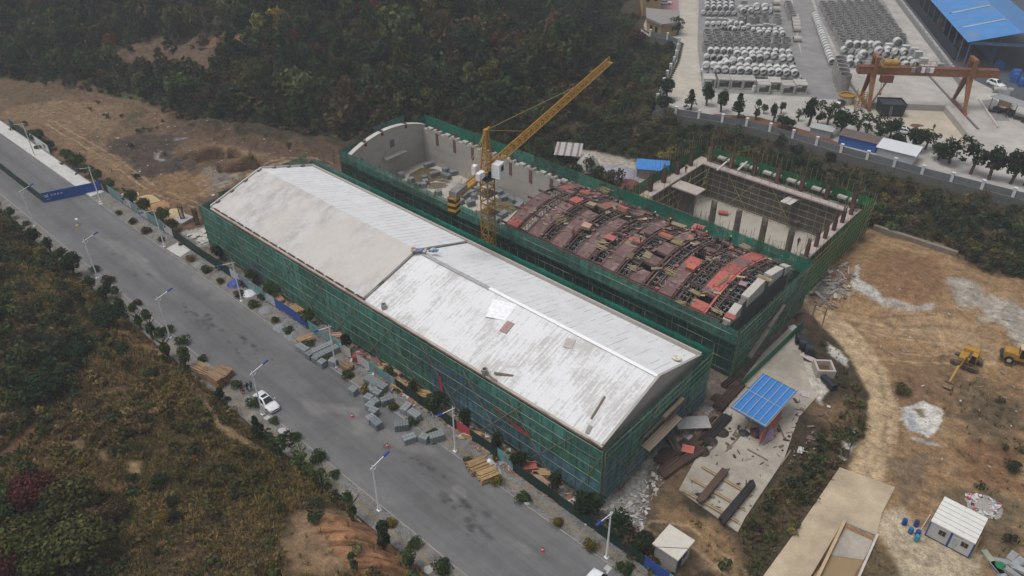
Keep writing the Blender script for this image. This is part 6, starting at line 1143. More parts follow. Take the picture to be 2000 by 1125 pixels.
# ---- loading pit, black hopper and small machines
b = MB()
def wallseg(b, A, B_, h, t): a = at(*A, YZ); c = at(*B_, YZ); b.bar((a[0], a[1], YZ + h / 2), (c[0], c[1], YZ + h / 2), t, h)
wallseg(b, (1700, 211), (1846, 217), 1.5, .5); tag(b.build('retaining_wall', CONC), 'grey concrete wall along the back of the sunken loading floor', 'wall'); b = MB(); wallseg(b, (1846, 217), (1900, 284), 1.5, 1.2); tag(b.build('retaining_wall', CONC), 'thick concrete wall down the right side of the loading floor', 'wall')
MB().prism(atp([(1702, 213), (1845, 219), (1893, 283), (1780, 258), (1700, 236)], YZ), YZ - .1, YZ + .012).build('loading_floor', sheetmat('stained_loading_floor', (.44, .385, .30), .1, .15, (.48, .44, .38), (.30, .24, .17), .6, .6))['kind'] = 'structure'
c = at(1736, 222, YZ); T = thing('hopper', 'black open topped steel hopper beside the loading floor', 'hopper', (*c[:2], YZ), A1); K = mat('black_paint', (.022, .025, .032), rough=.45, var=.2)
b = MB(); b.box((0, 0, 1.5), (5.0, 4.0, 2.8), taper=1.12); b.build('body', K, T); b = MB()
for s in (-1, 1): b.box((0, s * 2.25, 3.0), (5.7, .16, .45)); b.box((s * 2.78, 0, 3.0), (.16, 4.5, .45))
b.build('rim', K, T); MB().box((0, 0, 2.92), (5.2, 4.2, .05)).build('cover', mat('dull_black_sheet', (.035, .04, .048), rough=.5), T); b = MB()
for x in (-.9, -.5): b.bar((x, -2.2, 3.3), (x, -2.9, 0), .06)
for k in range(7): b.bar((-.9, -2.3 - .08 * k, .4 + .4 * (6 - k)), (-.5, -2.3 - .08 * k, .4 + .4 * (6 - k)), .05)
b.build('ladder', GALV, T); b = MB(); b.bar((-1.4, 1.6, 3.2), (-.6, .6, 3.7), .12); b.bar((-.5, 1.7, 3.2), (-.2, -.2, 3.6), .12); b.build('hoses', K, T)
b = MB(); c = at(1655, 185, YZ + 2); T = thing('pipe_mould', 'round white pipe mould with an ochre top ring', 'mould', (c[0], c[1], YZ)); b.lathe([(1.95, 0), (1.95, 1.7)], n=28); b.build('shell', mat('cream_mould', (.44, .40, .33), var=.2, stretch=(3, 3, .3), scale=2), T); MB().pipe((0, 0, 1.7), (0, 0, 2.15), 2.0, 1.5, 28).lathe([(1.5, 1.75), (1.45, 1.8)], n=20).build('top_ring', mat('ochre_rust', (.30, .17, .04), var=.3), T)
c = at(1668, 210, YZ); T = thing('lifting_frame', 'ochre steel lifting frame beside the gantry foot', 'frame', (c[0], c[1], YZ), .4); b = MB()
for i in range(4):
    for j in range(2): b.bar((i * .8, j * 1.2, 0), (i * .8, j * 1.2, 4.4 - .3 * i), .14)
for z in (1.2, 2.6, 3.6):
    for j in range(2): b.bar((0, j * 1.2, z), (2.4, j * 1.2, z), .12)
    for i in range(4): b.bar((i * .8, 0, z), (i * .8, 1.2, z), .1)
b.bar((0, 0, 0), (2.4, 0, 3.6), .1); b.bar((2.4, 1.2, 0), (0, 1.2, 3.6), .1); b.build('lattice', YO, T)
def car_at(px, py, rz, src, lab, z=YZ):
    c = at(px, py, z); return copy_tree(src, (c[0], c[1], z), rz, lab)
suv = make_car('white off-road car parked by the low wall of the blue shed', CARW, True); c = at(1944, 168, YZ); suv.location = (c[0], c[1], YZ); suv.rotation_euler = (0, 0, A1 - 1.1)
car_at(1766, 260, A1 - .35, k1, 'white car half hidden by trees at the yard front'); kb = make_car('dark car beside the ochre lifting frame', CARK); c = at(1640, 206, YZ); kb.location = (c[0], c[1], YZ); kb.rotation_euler = (0, 0, A1 + .9)
car_at(1298, 8, A1 + .1, k1, 'white car on the red courtyard at the upper edge'); sv = make_car('silver car below the red courtyard wall', CARS); c = at(1297, 32, YZ); sv.location = (c[0], c[1], YZ); sv.rotation_euler = (0, 0, A1 - .2)
c = at(1845, 62, YZ); T = thing('flatbed_trailer', 'flatbed trailer with reddish panel load parked by the low grey wall', 'trailer', (c[0], c[1], YZ), A2 + .15); MB().box((0, 0, .95), (8.5, 2.4, .22)).build('bed', mat('trailer_grey', (.26, .25, .24)), T); b = MB(); b.box((2.4, 0, 1.9), (2.6, 2.4, 1.7)); b.box((2.4, 0, 2.85), (2.2, 2.0, .25)); b.build('load', mat('dull_red_panels', (.20, .11, .10), var=.3), T)
for x in (-3.2, -2.1, 2.9): 
    for s in (-1, 1): MB().tube((x, s * .8, .48), (x, s * 1.18, .48), .48, 14).build('wheel', TYRE, T)
MB().box((-4.2, 0, .7), (.2, 2.3, .3)).build('rear_bar', STEEL_K, T)
for k, (px, py) in enumerate(((1831, 27), (1860, 62), (1875, 83), (1880, 90))): heap('scrap_pile', 'rusty scrap pile along the low grey wall, %s from the far end' % nth(k), 'scrap', at(px, py, YZ), 1.2, .9, mat('rusty_scrap', (.15, .065, .045), var=.4, scale=5, bump=1), 60 + k, 'scrap piles by the wall', 12)
MB().prism(atp([(1917, 196), (1945, 193), (1972, 236), (1945, 236)], YZ), YZ - .1, YZ + .02).build('weighbridge_pad', mat('dark_pad', (.22, .21, .205), var=.15))['kind'] = 'structure'
b = MB(); wallseg(b, (1911, 196), (1948, 250), .45, .35); tag(b.build('kerb_beam', CONC_W), 'pale concrete beam along the dark pad', 'beam')
T = thing('open_shelter', 'grey roofed open shelter at the right edge of the yard', 'shelter', (*at(1990, 232, YZ)[:2], YZ), A1 - .9); MB().box((0, 0, 3.6), (14, 4.5, .14), rx=-.08).build('roof', mat('grey_roof_sheet', (.26, .27, .28), rough=.5, var=.12), T)
for x in (-6.5, -2.2, 2.2, 6.5):
    for y in (-1.9, 1.9): MB().bar((x, y, 0), (x, y, 3.5), .14).build('post', OB, T)
b = MB(); q = random.Random(5)
for i in range(16): b.box((q.uniform(-6, 6), q.uniform(-1.8, 1.8), .5), (q.uniform(.5, 1.6), q.uniform(.5, 1.2), q.uniform(.4, 1.0)), q.uniform(0, 3))
b.build('stored_goods', STEEL_K, T)['kind'] = 'stuff'
c = at(1950, 180, YZ); b = MB(); b.pipe((-1.6, 0, .7), (1.6, 0, .7), .7, .58, 20); tag(b.build('steel_drum', PBG, None, (c[0], c[1], YZ), A1), 'pale horizontal drum beside the white off-road car', 'drum'); c = at(1960, 188, YZ); b = MB(); b.box((0, 0, .9), (2.6, 1.7, 1.8)); b.box((1.0, 0, 2.0), (1.2, 1.5, .5)); tag(b.build('generator', GALV, None, (c[0], c[1], YZ), A1 - .6), 'grey generator box by the low wall', 'generator')
c = at(1962, 206, YZ); b = MB(); b.box((0, 0, 1.0), (2.6, 2.0, 2.0)); b.box((0, 0, 2.05), (2.8, 2.2, .1)); tag(b.build('timber_crate', PLANK_N, None, (c[0], c[1], YZ), A1 - .6), 'tan crate beside the grey roofed shelter', 'crate')
c = at(1832, 140, YZ); b = MB(); b.box((0, 0, .8), (2.4, 1.4, .5)); b.box((.2, 0, 1.6), (1.4, 1.2, .9)); b.box((0, 0, 2.2), (1.9, 1.5, .1)); b.tube((-.8, -.8, .4), (-.8, .8, .4), .4, 12); b.tube((.8, -.8, .4), (.8, .8, .4), .4, 12); tag(b.build('yard_machine', GALV, None, (c[0], c[1], YZ), A1), 'small pale machine seen over the gantry handrail', 'machine')
c = at(1762, 252, YZ); b = MB(); b.bar((-.6, 0, 0), (.9, .3, 3.2), .35); b.bar((.9, .3, 3.2), (1.4, .4, 1.6), .25); b.box((-.6, 0, .3), (1.4, 1.2, .6)); 
c = at(1796, 245, YZ + .02); b = MB(); b.box((0, 0, .05), (1.9, 1.3, .06)); b.box((0, 0, .09), (1.4, .8, .04), mi=1); tag(b.build('floor_hatch', [GALV, mat('rusty_pit', (.10, .05, .03))], None, (c[0], c[1], YZ + .02), A1 - .5), 'rusty rectangular hatch in the loading floor', 'hatch')
c = at(1787, 246, YZ); b = MB(); b.lathe([(1.0, .02), (.9, .18), (.2, .2)], n=16); tag(b.build('round_lid', mat('rusty_scrap', (0, 0, 0)), None, (c[0], c[1], YZ)), 'round rusty lid next to the hatch', 'lid')
# ---- blue roofed workshop
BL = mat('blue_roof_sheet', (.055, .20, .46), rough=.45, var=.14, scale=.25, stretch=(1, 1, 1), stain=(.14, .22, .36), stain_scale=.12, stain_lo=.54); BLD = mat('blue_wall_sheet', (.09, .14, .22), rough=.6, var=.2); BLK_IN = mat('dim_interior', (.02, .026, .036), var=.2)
Ea, Eb = at(1899, 82, 12), at(1825, 0, 12); Ra = at(2012, 77, 15); dv = (Eb - Ea) / np.linalg.norm(Eb - Ea); n2 = np.array([dv[1], -dv[0], 0]); wdt = float((Ra - Ea) @ n2); WL = 95.0
T = thing('workshop', 'large blue roofed workshop open at the near gable', 'workshop', (*Ea[:2], YZ)); Pw = lambda u, v, z: tuple(Ea + dv * u + n2 * v + np.array([0, 0, z - Ea[2]]))
def sheet(name, P, m, t=.12): b = MB(); b.add(P + [(p[0], p[1], p[2] - t) for p in P], [(0, 1, 2, 3), (7, 6, 5, 4)] + [(i, (i + 1) % 4, 4 + (i + 1) % 4, 4 + i) for i in range(4)]); return wpart(b, name, m, T)
sheet('roof', [Pw(0, -1.0, 11.9), Pw(0, wdt, 15), Pw(WL, wdt, 15), Pw(WL, -1.0, 11.9)], BL); sheet('roof', [Pw(0, wdt, 15), Pw(0, 2 * wdt, 12), Pw(WL, 2 * wdt, 12), Pw(WL, wdt, 15)], BL)
for u in (12, 26, 40, 47, 62, 76): sheet('skylight', [Pw(u, .6, 12.3), Pw(u, wdt - .6, 15.0), Pw(u + .8, wdt - .6, 15.0), Pw(u + .8, .6, 12.3)], mat('skylight_strip', (.36, .40, .42), rough=.4), .02)
def vwall(name, u0, v0, u1, v1, z0, z1, m, t=.25): b = MB(); a = Pw(u0, v0, 0); c = Pw(u1, v1, 0); b.bar((a[0], a[1], (z0 + z1) / 2), (c[0], c[1], (z0 + z1) / 2), t, z1 - z0); return wpart(b, name, m, T)
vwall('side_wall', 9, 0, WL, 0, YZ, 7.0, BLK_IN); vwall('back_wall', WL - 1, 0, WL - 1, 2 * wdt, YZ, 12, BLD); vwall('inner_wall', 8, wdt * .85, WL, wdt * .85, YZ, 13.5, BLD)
for k in range(15): vwall('column', 1 + k * 6.2, .1, 1 + k * 6.2 + .3, .1, YZ, 12.0, BLD, .25)
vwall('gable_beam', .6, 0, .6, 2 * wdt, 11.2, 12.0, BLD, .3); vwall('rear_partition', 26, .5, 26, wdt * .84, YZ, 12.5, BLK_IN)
b = MB(); a = Pw(-13, -3.6, 0); c = Pw(95, -3.6, 0); b.bar((a[0], a[1], YZ + .8), (c[0], c[1], YZ + .8), .3, 1.6)
for k in range(28): p = Pw(-12.5 + k * 4, -3.45, 0); b.box((p[0], p[1], YZ + .85), (.4, .4, 1.7))
tag(b.build('yard_wall', mat('grey_block_wall', (.25, .255, .26), var=.12)), 'long low grey wall in front of the blue roofed workshop', 'wall')
MB().prism([tuple(Pw(*q, 0)[:2]) for q in ((-1, -1), (95, -1), (95, 40), (-22, 40), (-22, 8))], YZ - .1, YZ + .016).build('workshop_floor', mat('dark_workshop_floor', (.075, .08, .095), var=.2))['kind'] = 'structure'
BM = mat('blue_machine', (.03, .11, .36), rough=.5, var=.2)
for k, (u, v, s) in enumerate(((-3, 12, 2.0), (-6, 11, 1.8), (-2, 16, 2.2), (-9, 12, 1.8), (-6, 15, 2.0), (4, 10, 1.8))):
    p = Pw(u, v, 0); T2 = thing('machine', 'bright blue machine before the workshop, %s nearest to the low wall' % nth(k), 'machine', (p[0], p[1], YZ), A1 + k, 'blue machines before the workshop'); MB().box((0, 0, .9 * s / 2), (2.2 * s / 2, 1.6, .9 * s)).tube((-.9, 0, s * .9), (.9, 0, s * .9), .7, 12).build('body', BM, T2)
    for x in (-.7, .7): MB().box((x, 0, .15), (.3, 1.9, .3)).build('foot', STEEL_K, T2)
for k in range(3):
    p = Pw(-9 - k * 4, 18 - k * 2.0, 0); b = MB()
    for i in range(3): b.bar((i * .9, 0, 0), (i * .9, 0, 4.8), .12); b.bar((i * .9, 1.2, 0), (i * .9, 1.2, 4.8), .12)
    for z in (1, 2.2, 3.4, 4.6): b.bar((0, 0, z), (1.8, 0, z), .1); b.bar((0, 1.2, z), (1.8, 1.2, z), .1); b.bar((0, 0, z - .8), (1.8, 1.2, z), .08)
    tag(b.build('red_lattice', mat('red_oxide', (.22, .055, .045), var=.3), None, (p[0], p[1], YZ), A1), 'red lattice section stored at the right edge, %s from the workshop' % nth(k), 'steel lattice', 'red lattice sections')
# ---- yard fence on a stone wall
STONE = mat('rubble_stone', (.135, .13, .12), var=.45, scale=3.0, rand=.05, bump=1.0, fine=.3, stain=(.07, .075, .055), stain_scale=.25); FP = mat('white_fence_post', (.58, .58, .57), var=.12, rand=.1); FPN = mat('grey_fence_bars', (.17, .185, .20), rough=.5, var=.15, alpha=.85)
def fence(label, L, npost, z0=YZ):
    L = [np.array([*p[:2], 0.]) for p in L]; seg = [np.linalg.norm(L[i + 1] - L[i]) for i in range(len(L) - 1)]; tot = sum(seg); T = thing('yard_fence', label, 'fence', (*L[0][:2], z0))
    def pt(s):
        for i, g in enumerate(seg):
            if s <= g or i == len(seg) - 1: return L[i] + (L[i + 1] - L[i]) * (s / g)
            s -= g
    P = [pt(tot * k / npost) for k in range(npost + 1)]
    for k, p in enumerate(P):
        b = MB(); b.box((p[0], p[1], z0 + .95), (.55, .55, 1.9)); b.box((p[0], p[1], z0 + 1.95), (.68, .68, .14)); wpart(b, 'post', FP, T)
        if k: a = P[k - 1]; wpart(MB().bar((a[0], a[1], z0 + .75), (p[0], p[1], z0 + .75), .07, 1.35), 'panel', FPN, T)
    b = MB()
    for k in range(1, len(P)): a, p = P[k - 1], P[k]; b.bar((a[0], a[1], z0 - 2.15), (p[0], p[1], z0 - 2.15), .7, 4.3)
    wpart(b, 'stone_base', STONE, T); return T
fence('white posted grey fence on a stone wall along the yard front', YARD[:6] + [(180, 119)], 27); fence('white posted fence on a stone wall curving up the yard side road', [YARD[0]] + YARD[:-7:-1] + [YARD[11]], 12)
# ---- buildings at the upper left of the yard
T = thing('yard_office', 'yellow walled flat roofed building at the bend of the yard road', 'building', (*at(1290, 62, YZ)[:2], YZ)); YW = mat('yellow_wall', (.36, .25, .115), var=.1, scale=.4); p = [at(*q, YZ) for q in ((1263, 60), (1290, 72), (1318, 70), (1322, 48), (1262, 42))]
b = MB(); b.prism([tuple(q[:2]) for q in p], YZ - 3, YZ + 3.4); wpart(b, 'wall', YW, T); cpt = sum(p) / 5; b = MB(); b.prism([tuple((q + (q - cpt) * .10)[:2]) for q in p], YZ + 3.4, YZ + 4.1); wpart(b, 'roof', mat('flat_roof', (.23, .205, .20), var=.15), T)
for s in (.32, .68): 
    a = p[0] + (p[1] - p[0]) * s; d = (p[1] - p[0]) / np.linalg.norm(p[1] - p[0]); b = MB(); b.bar(tuple(a - d * .7 + [0, 0, 1.6]), tuple(a + d * .7 + [0, 0, 1.6]), .3, 1.9); fr = wpart(b, 'window_frame', GALV, T); wsub(MB().bar(tuple(a - d * .62 + [0, 0, 1.6]), tuple(a + d * .62 + [0, 0, 1.6]), .36, 1.7), 'pane', GLASS, fr)
T = thing('yard_house', 'tall yellow house cut off by the upper edge beside the red courtyard', 'building', (*at(1272, 30, YZ)[:2], YZ)); p = [at(*q, YZ) for q in ((1254, 33), (1289, 30), (1290, -6), (1250, -6))]; b = MB(); b.prism([tuple(q[:2]) for q in p], YZ - 1, YZ + 8); wpart(b, 'wall', YW, T); b = MB(); cpt = sum(p) / 4; b.prism([tuple((q + (q - cpt) * .06)[:2]) for q in p], YZ + 8, YZ + 8.5); wpart(b, 'roof', mat('flat_roof', (0, 0, 0)), T)
for s in (.25, .7): a = p[0] + (p[1] - p[0]) * s; d = (p[1] - p[0]) / np.linalg.norm(p[1] - p[0]); wpart(MB().bar(tuple(a - d * .6 + [0, 0, 5.6]), tuple(a + d * .6 + [0, 0, 5.6]), .3, 1.7), 'window', GLASS, T)
MB().prism(atp([(1291, 0), (1326, 0), (1325, 24), (1291, 26)], YZ), YZ - .1, YZ + .01).build('red_courtyard', mat('red_paving', (.30, .185, .17), var=.12))['kind'] = 'structure'
MB().prism(atp([(1331, -5), (1360, -5), (1362, 75), (1360, 130), (1372, 190), (1312, 190), (1303, 165), (1322, 130), (1330, 90)], YZ), YZ - .1, YZ + .008).build('yard_road', sheetmat('yard_road_concrete', (.44, .40, .335), .12, .12, (.49, .46, .41), (.32, .30, .28), .5, .5))['kind'] = 'structure'
# ---- trees along the fence
YT = [(1300, 195, 5.5, 2.2, 'dark', 'round'), (1297, 214, 3.4, 2.6, 'dark', 'round'), (1322, 68, 5.5, 2.4, 'mid', 'sparse'), (1347, 214, 4.6, 2.0, 'dark', 'cone'), (1381, 206, 5.6, 2.0, 'dark', 'oval'), (1409, 219, 5.4, 2.0, 'mid', 'oval'), (1440, 232, 5.6, 2.1, 'dark', 'cone'), (1477, 234, 4.6, 1.5, 'mid', 'tier'), (1492, 222, 2.6, .9, 'mid', 'round'), (1508, 238, 4.4, 1.1, 'dark', 'oval'), (1526, 222, 3.0, .9, 'dark', 'round'), (1535, 252, 3.4, 2.6, 'dark', 'round'), (1560, 236, 3.2, .9, 'mid', 'sparse'), (1577, 246, 6.8, 2.2, 'dark', 'oval'), (1597, 242, 3.0, 1.0, 'dark', 'round'), (1614, 246, 6.0, 2.2, 'mid', 'sparse'), (1640, 263, 6.0, 2.8, 'dark', 'round'), (1676, 262, 5.4, 2.6, 'mid', 'sparse'), (1712, 275, 5.4, 2.8, 'dark', 'sparse'), (1738, 270, 5.0, 2.2, 'dark', 'round'), (1752, 290, 3.6, 2.0, 'dark', 'round'), (1780, 296, 5.4, 2.4, 'dark', 'round'), (1806, 292, 4.6, 2.2, 'mid', 'sparse'), (1832, 312, 4.0, 2.2, 'dark', 'round'), (1856, 320, 6.4, 3.0, 'dark', 'sparse'), (1893, 340, 6.6, 2.8, 'dark', 'sparse'), (1932, 350, 6.8, 2.6, 'dark', 'oval'), (1970, 358, 6.8, 2.8, 'dark', 'oval'), (1998, 362, 6.4, 2.6, 'dark', 'oval')]
for i, (px, py, h, r, cl, k) in enumerate(YT):
    c = at(px, py, YZ); tree((c[0], c[1], YZ), h, r, '%s %s green tree, %s from the left behind the yard fence' % (sh_.get(k, k), cl, nth(sorted(q[0] for q in YT).index(px))), k, cl, 'trees along the yard fence', 'yard_tree', bare=.22)
MB().prism(atp([(1395, 222), (1480, 228), (1600, 262), (1640, 280), (1640, 292), (1480, 246), (1385, 232)], YZ), YZ - .1, YZ + .012).build('planting_bed', mat('red_soil_bed', (.155, .075, .042), var=.3, scale=1.5))['kind'] = 'structure'
# sheds inside the fence
def shed(label, p, size, rz, wallm, roofm, hgt=2.6, z=YZ, name='shed', over=.35, door=None):
    T = thing(name, label, 'shed', (p[0], p[1], z), rz); w_, d_ = size; MB().box((0, 0, hgt / 2), (w_, d_, hgt)).build('wall', wallm, T); b = MB(); b.box((0, 0, hgt + .12), (w_ + 2 * over, d_ + 2 * over, .1), rx=.06); b.build('roof', roofm, T)
    if door: MB().box((w_ * .2, -d_ / 2 - .02, .95), (.9, .06, 1.9)).build('door', door, T)
    b = MB()
    for k in range(int((w_ + .6) / .5)): b.box((-w_ / 2 - .2 + k * .5, 0, hgt + .19), (.06, d_ + 2 * over, .05), rx=.06)
    b.build('roof_ribs', roofm, T); return T
WR = mat('white_roof_sheet', (.58, .60, .62), rough=.45, var=.08); shed('white walled shed with white corrugated roof inside the yard fence', at(1750, 310, YZ), (7.5, 4.5), A1 - .55, mat('white_wall', (.45, .47, .48), var=.1), WR)
shed('low blue sided shed hidden among trees inside the yard fence', at(1676, 285, YZ), (8, 3.2), A1 - .55, BM, mat('brown_roof', (.13, .10, .09), var=.3), 2.2); shed('small grey roofed shed among trees by the yard fence', at(1603, 264, YZ), (4.6, 2.2), A1 - .5, GALV, mat('pale_roof', (.36, .38, .37)), 1.8)

# ================================================================== CRANE, MACHINES, HUTS AND MATERIALS ON THE SITE
CY = mat('crane_yellow', (.38, .20, .028), rough=.55, var=.22, scale=.8, stain=(.22, .11, .03), stain_scale=.6)
def lattice(b, p, q, wd, hd, step, r=.06, rd=.035, tri=False, taper=1.0):
    """square (or triangular) lattice girder from p to q"""
    p, q, a, c = b.frame(p, q); n = max(1, round((q - p).length / step)); st = []
    for i in range(n + 1):
        t = i / n; e = p + (q - p) * t; k = 1 + (taper - 1) * t; st.append([e - a * wd / 2 * k - c * hd / 2 * k, e + a * wd / 2 * k - c * hd / 2 * k] + ([e + c * hd / 2 * k] if tri else [e + a * wd / 2 * k + c * hd / 2 * k, e - a * wd / 2 * k + c * hd / 2 * k]))
    m = len(st[0])
    for j in range(m): b.bar(st[0][j], st[-1][j], r * 2)
    for i in range(n):
        for j in range(m):
            k = (j + 1) % m; b.bar(st[i][j], st[i][k], rd * 2)
            x, y = (st[i][j], st[i + 1][k]) if (i + j) % 2 else (st[i][k], st[i + 1][j]); b.bar(x, y, rd * 2)
    return b
KX, KY, KZ = 45.2, 28.2, 21.2
T = thing('tower_crane', 'yellow lattice tower crane standing between the two long buildings', 'tower crane', (KX, KY, 0)); hd = R_(105.0); ju = Vector((math.cos(hd), math.sin(hd), 0)); jn = Vector((-ju.y, ju.x, 0)); O = Vector((0, 0, 0))
b = MB(); lattice(b, (0, 0, 0), (0, 0, 19.4), 1.65, 1.65, 1.5, .085, .05); b.build('mast', CY, T); MB().box((0, 0, .3), (4, 4, .6)).build('foundation', CONC, T)
b = MB()
for s in (-1, 1): b.bar((-1.4, s * 1.3, 20.5), (1.4, s * 1.3, 20.5), .05); b.bar((s * 1.4, -1.3, 17.6), (s * 1.4, 1.3, 17.6), .05)
b.build('platform_rail', mat('platform_steel', (.12, .10, .08), var=.3), T)
for z, w_ in ((19.5, 2.6), (16.6, 2.7), (13.0, 2.9)): MB().box((0, 0, z), (w_, w_, .12)).build('platform', mat('platform_steel', (0, 0, 0)), T); b = MB(); b.lathe([(1.0, 19.6), (1.05, 20.1), (.9, 20.4)], n=18); b.build('slewing_ring', STEEL_K, T)
b = MB(); lattice(b, (0, 0, 20.3), (0, 0, 27.4), 1.5, 1.5, 1.0, .085, .05, taper=.35); b.box((0, 0, 27.6), (.7, .7, .7)); b.bar(tuple(ju * .2 + Vector((0, 0, 27.7))), tuple(ju * 1.1 + Vector((0, 0, 27.9))), .25); b.build('tower_head', CY, T)
j0 = ju * .9 + Vector((0, 0, KZ)); j1 = ju * 54.5 + Vector((0, 0, KZ + 1.3)); b = MB(); lattice(b, j0, j1, 1.25, 1.25, 1.15, .075, .045, True); b.build('jib', CY, T)
b = MB(); b.bar(tuple(ju * 53.9 + Vector((0, 0, KZ + .7))), tuple(ju * 54.9 + Vector((0, 0, KZ + .7))), 1.5, .12); b.build('jib_end', CY, T)
b = MB()
for d, z in ((37.0, KZ + 1.4), (14.0, KZ + .95)): b.tube((0, 0, 27.8), tuple(ju * d + Vector((0, 0, z))), .045, 5)
for s in (-.5, .5): b.tube((0, 0, 27.8), tuple(-ju * 8.5 + jn * s + Vector((0, 0, KZ + .3))), .035, 5)
b.build('tie_rods', mat('tie_rod', (.42, .30, .10), var=.1), T)
b = MB(); e0 = -ju * .8 + Vector((0, 0, KZ - .25)); e1 = -ju * 11.4 + Vector((0, 0, KZ - .25))
for s in (-.62, .62): b.bar(tuple(e0 + jn * s), tuple(e1 + jn * s), .18, .5)
b.bar(tuple(e0 + Vector((0, 0, .05))), tuple(e1 + Vector((0, 0, .05))), 1.2, .05); b.build('counter_jib', CY, T); b = MB()
for s in (-.8, .8):
    b.bar(tuple(e0 + jn * s + Vector((0, 0, 1.2))), tuple(e1 + jn * s + Vector((0, 0, 1.2))), .04)
    for k in range(8): p = e0 + (e1 - e0) * k / 7 + jn * s; b.bar(tuple(p), tuple(p + Vector((0, 0, 1.2))), .04)
b.build('guard_rail', GALV, T)
b = MB(); p = -ju * 9.6 + Vector((0, 0, KZ + .35)); b.box(tuple(p), (2.6, 1.3, 1.0), hd); b.tube(tuple(p - jn * .7 + ju * 1.6), tuple(p + jn * .7 + ju * 1.6), .5, 14); b.build('winch', mat('winch_grey', (.20, .20, .19), var=.4), T)
STRIPE_K = mat('black_band', (.02, .02, .02)); b = MB(); p = -ju * 10.6 + Vector((0, 0, KZ - 1.4))
for k in range(5): b.box(tuple(p + Vector((0, 0, .75 - k * .5))), (1.5, 1.35, .48), hd, mi=k % 2)
b.build('counterweight', [STRIPE_K, mat('weight_yellow', (.46, .27, .03), var=.1)], T)
p = jn * -1.75 + ju * .6 + Vector((0, 0, KZ - .15)); b = MB(); b.box(tuple(p), (1.9, 1.5, 2.4), hd, taper=.94); cb_ = b.build('cab', WHITE, T); b = MB(); b.box(tuple(p + ju * .98 + Vector((0, 0, .35))), (.06, 1.2, 1.3), hd); b.box(tuple(p - jn * .76 + ju * .1 + Vector((0, 0, .35))), (.8, .05, .9), hd); b.build('cab_window', GLASS, cb_)
for d, s, w_, h_ in ((2.4, .9, .7, 1.5), (4.2, -.9, .7, 1.2), (3.4, -.9, .8, 1.0)): MB().box(tuple(-ju * d + jn * s + Vector((0, 0, KZ + .6))), (.9, w_, h_), hd).build('electrical_box', WHITE, T)
p = ju * 12.0 + Vector((0, 0, KZ - .75)); b = MB(); b.box(tuple(p), (1.4, 1.3, .35), hd); b.box(tuple(p - Vector((0, 0, .4))), (.6, .5, .4), hd); b.build('trolley', STEEL_K, T)
b = MB(); b.bar((.8, .9, 14.0), (2.4, 1.9, 14.0), .16); b.bar((.8, 1.6, 14.0), (2.4, 2.6, 14.0), .16); b.bar((2.4, 1.8, 14), (2.4, 2.7, 14), .16); b.build('mast_tie_frame', CY, T)
# excavator
def on3(px, py): c = on(px, py); return (c[0], c[1], float(H(c[0], c[1])))
EY = mat('digger_yellow', (.38, .21, .03), rough=.5, var=.18, stain=(.28, .17, .07), stain_scale=.7); c = on3(1886, 712); T = thing('excavator', 'yellow tracked excavator reaching its bucket into the brown dirt', 'excavator', c, 0, None, .88)
TRK = mat('muddy_track', (.10, .075, .05), var=.4)
for s in (-1, 1):
    b = MB(); prof = [(-2.0, .1), (-2.3, .45), (-2.0, .85), (2.0, .85), (2.3, .45), (2.0, .1)]; b.extr(prof if False else [(x, z) for x, z in prof], s * 1.25 - .32, s * 1.25 + .32, axis='y'); tk = b.build('track', TRK, T); m = MB()
    for k in range(5): m.tube((-1.6 + k * .8, s * 1.25 - .36, .4), (-1.6 + k * .8, s * 1.25 + .36, .4), .24, 10)
    m.build('wheel', STEEL_K, tk)
MB().box((0, 0, .6), (2.2, 2.2, .5)).lathe([(.8, .8), (.8, 1.05)], n=16).build('undercarriage', STEEL_K, T)
up = link('superstructure', MB().bb(-1.35, 1.35, -1.1, 2.3, 1.05, 1.75).box((0, 1.75, 1.95), (2.6, 1.2, .8), taper=.9).mesh('superstructure', EY), T, (0, 0, 0), .05)
MB().bb(-.1, 1.25, -.3, 1.7, 1.75, 2.0).build('engine_cover', mat('dark_cover', (.06, .065, .07), rough=.4, var=.2), T); MB().box((.85, -.45, 2.15), (1.05, 1.5, 1.5), taper=.85).build('cab', GLASS, T); b = MB()
for x in (.36, 1.36):
    for y in (-1.15, .25): b.bar((x, y, 1.4), (.85 + (x - .85) * .86, -.45 + (y + .45) * .86, 2.9), .09)
b.box((.85, -.45, 2.93), (.9, 1.3, .07)); b.bar((1.4, -1.1, 2.3), (1.45, 2.2, 2.4), .07); b.build('cab_frame', EY, T)
MB().bar((-.15, -.9, 1.7), (-.25, -3.2, 3.3), .42, .62, w2=.38, h2=.6).bar((-.25, -3.15, 3.3), (-.35, -5.6, 2.6), .38, .6, w2=.32, h2=.4).build('boom', EY, T); MB().bar((-.35, -5.4, 2.9), (-.5, -7.6, .9), .34, .5, w2=.28, h2=.3).build('arm', EY, T); MB().tube((-.2, -1.2, 2.3), (-.3, -3.4, 3.0), .1, 8).tube((-.3, -3.8, 3.6), (-.4, -5.5, 3.2), .09, 8).build('cylinder', STEEL_K, T)
b = MB(); b.extr([(-8.5, .1), (-8.3, -.1), (-7.6, .0), (-7.3, .6), (-7.6, .95), (-7.8, .9), (-7.6, .5), (-7.9, .25)], -1.15, .2); b.build('bucket', mat('worn_bucket', (.20, .14, .08), var=.3), T)
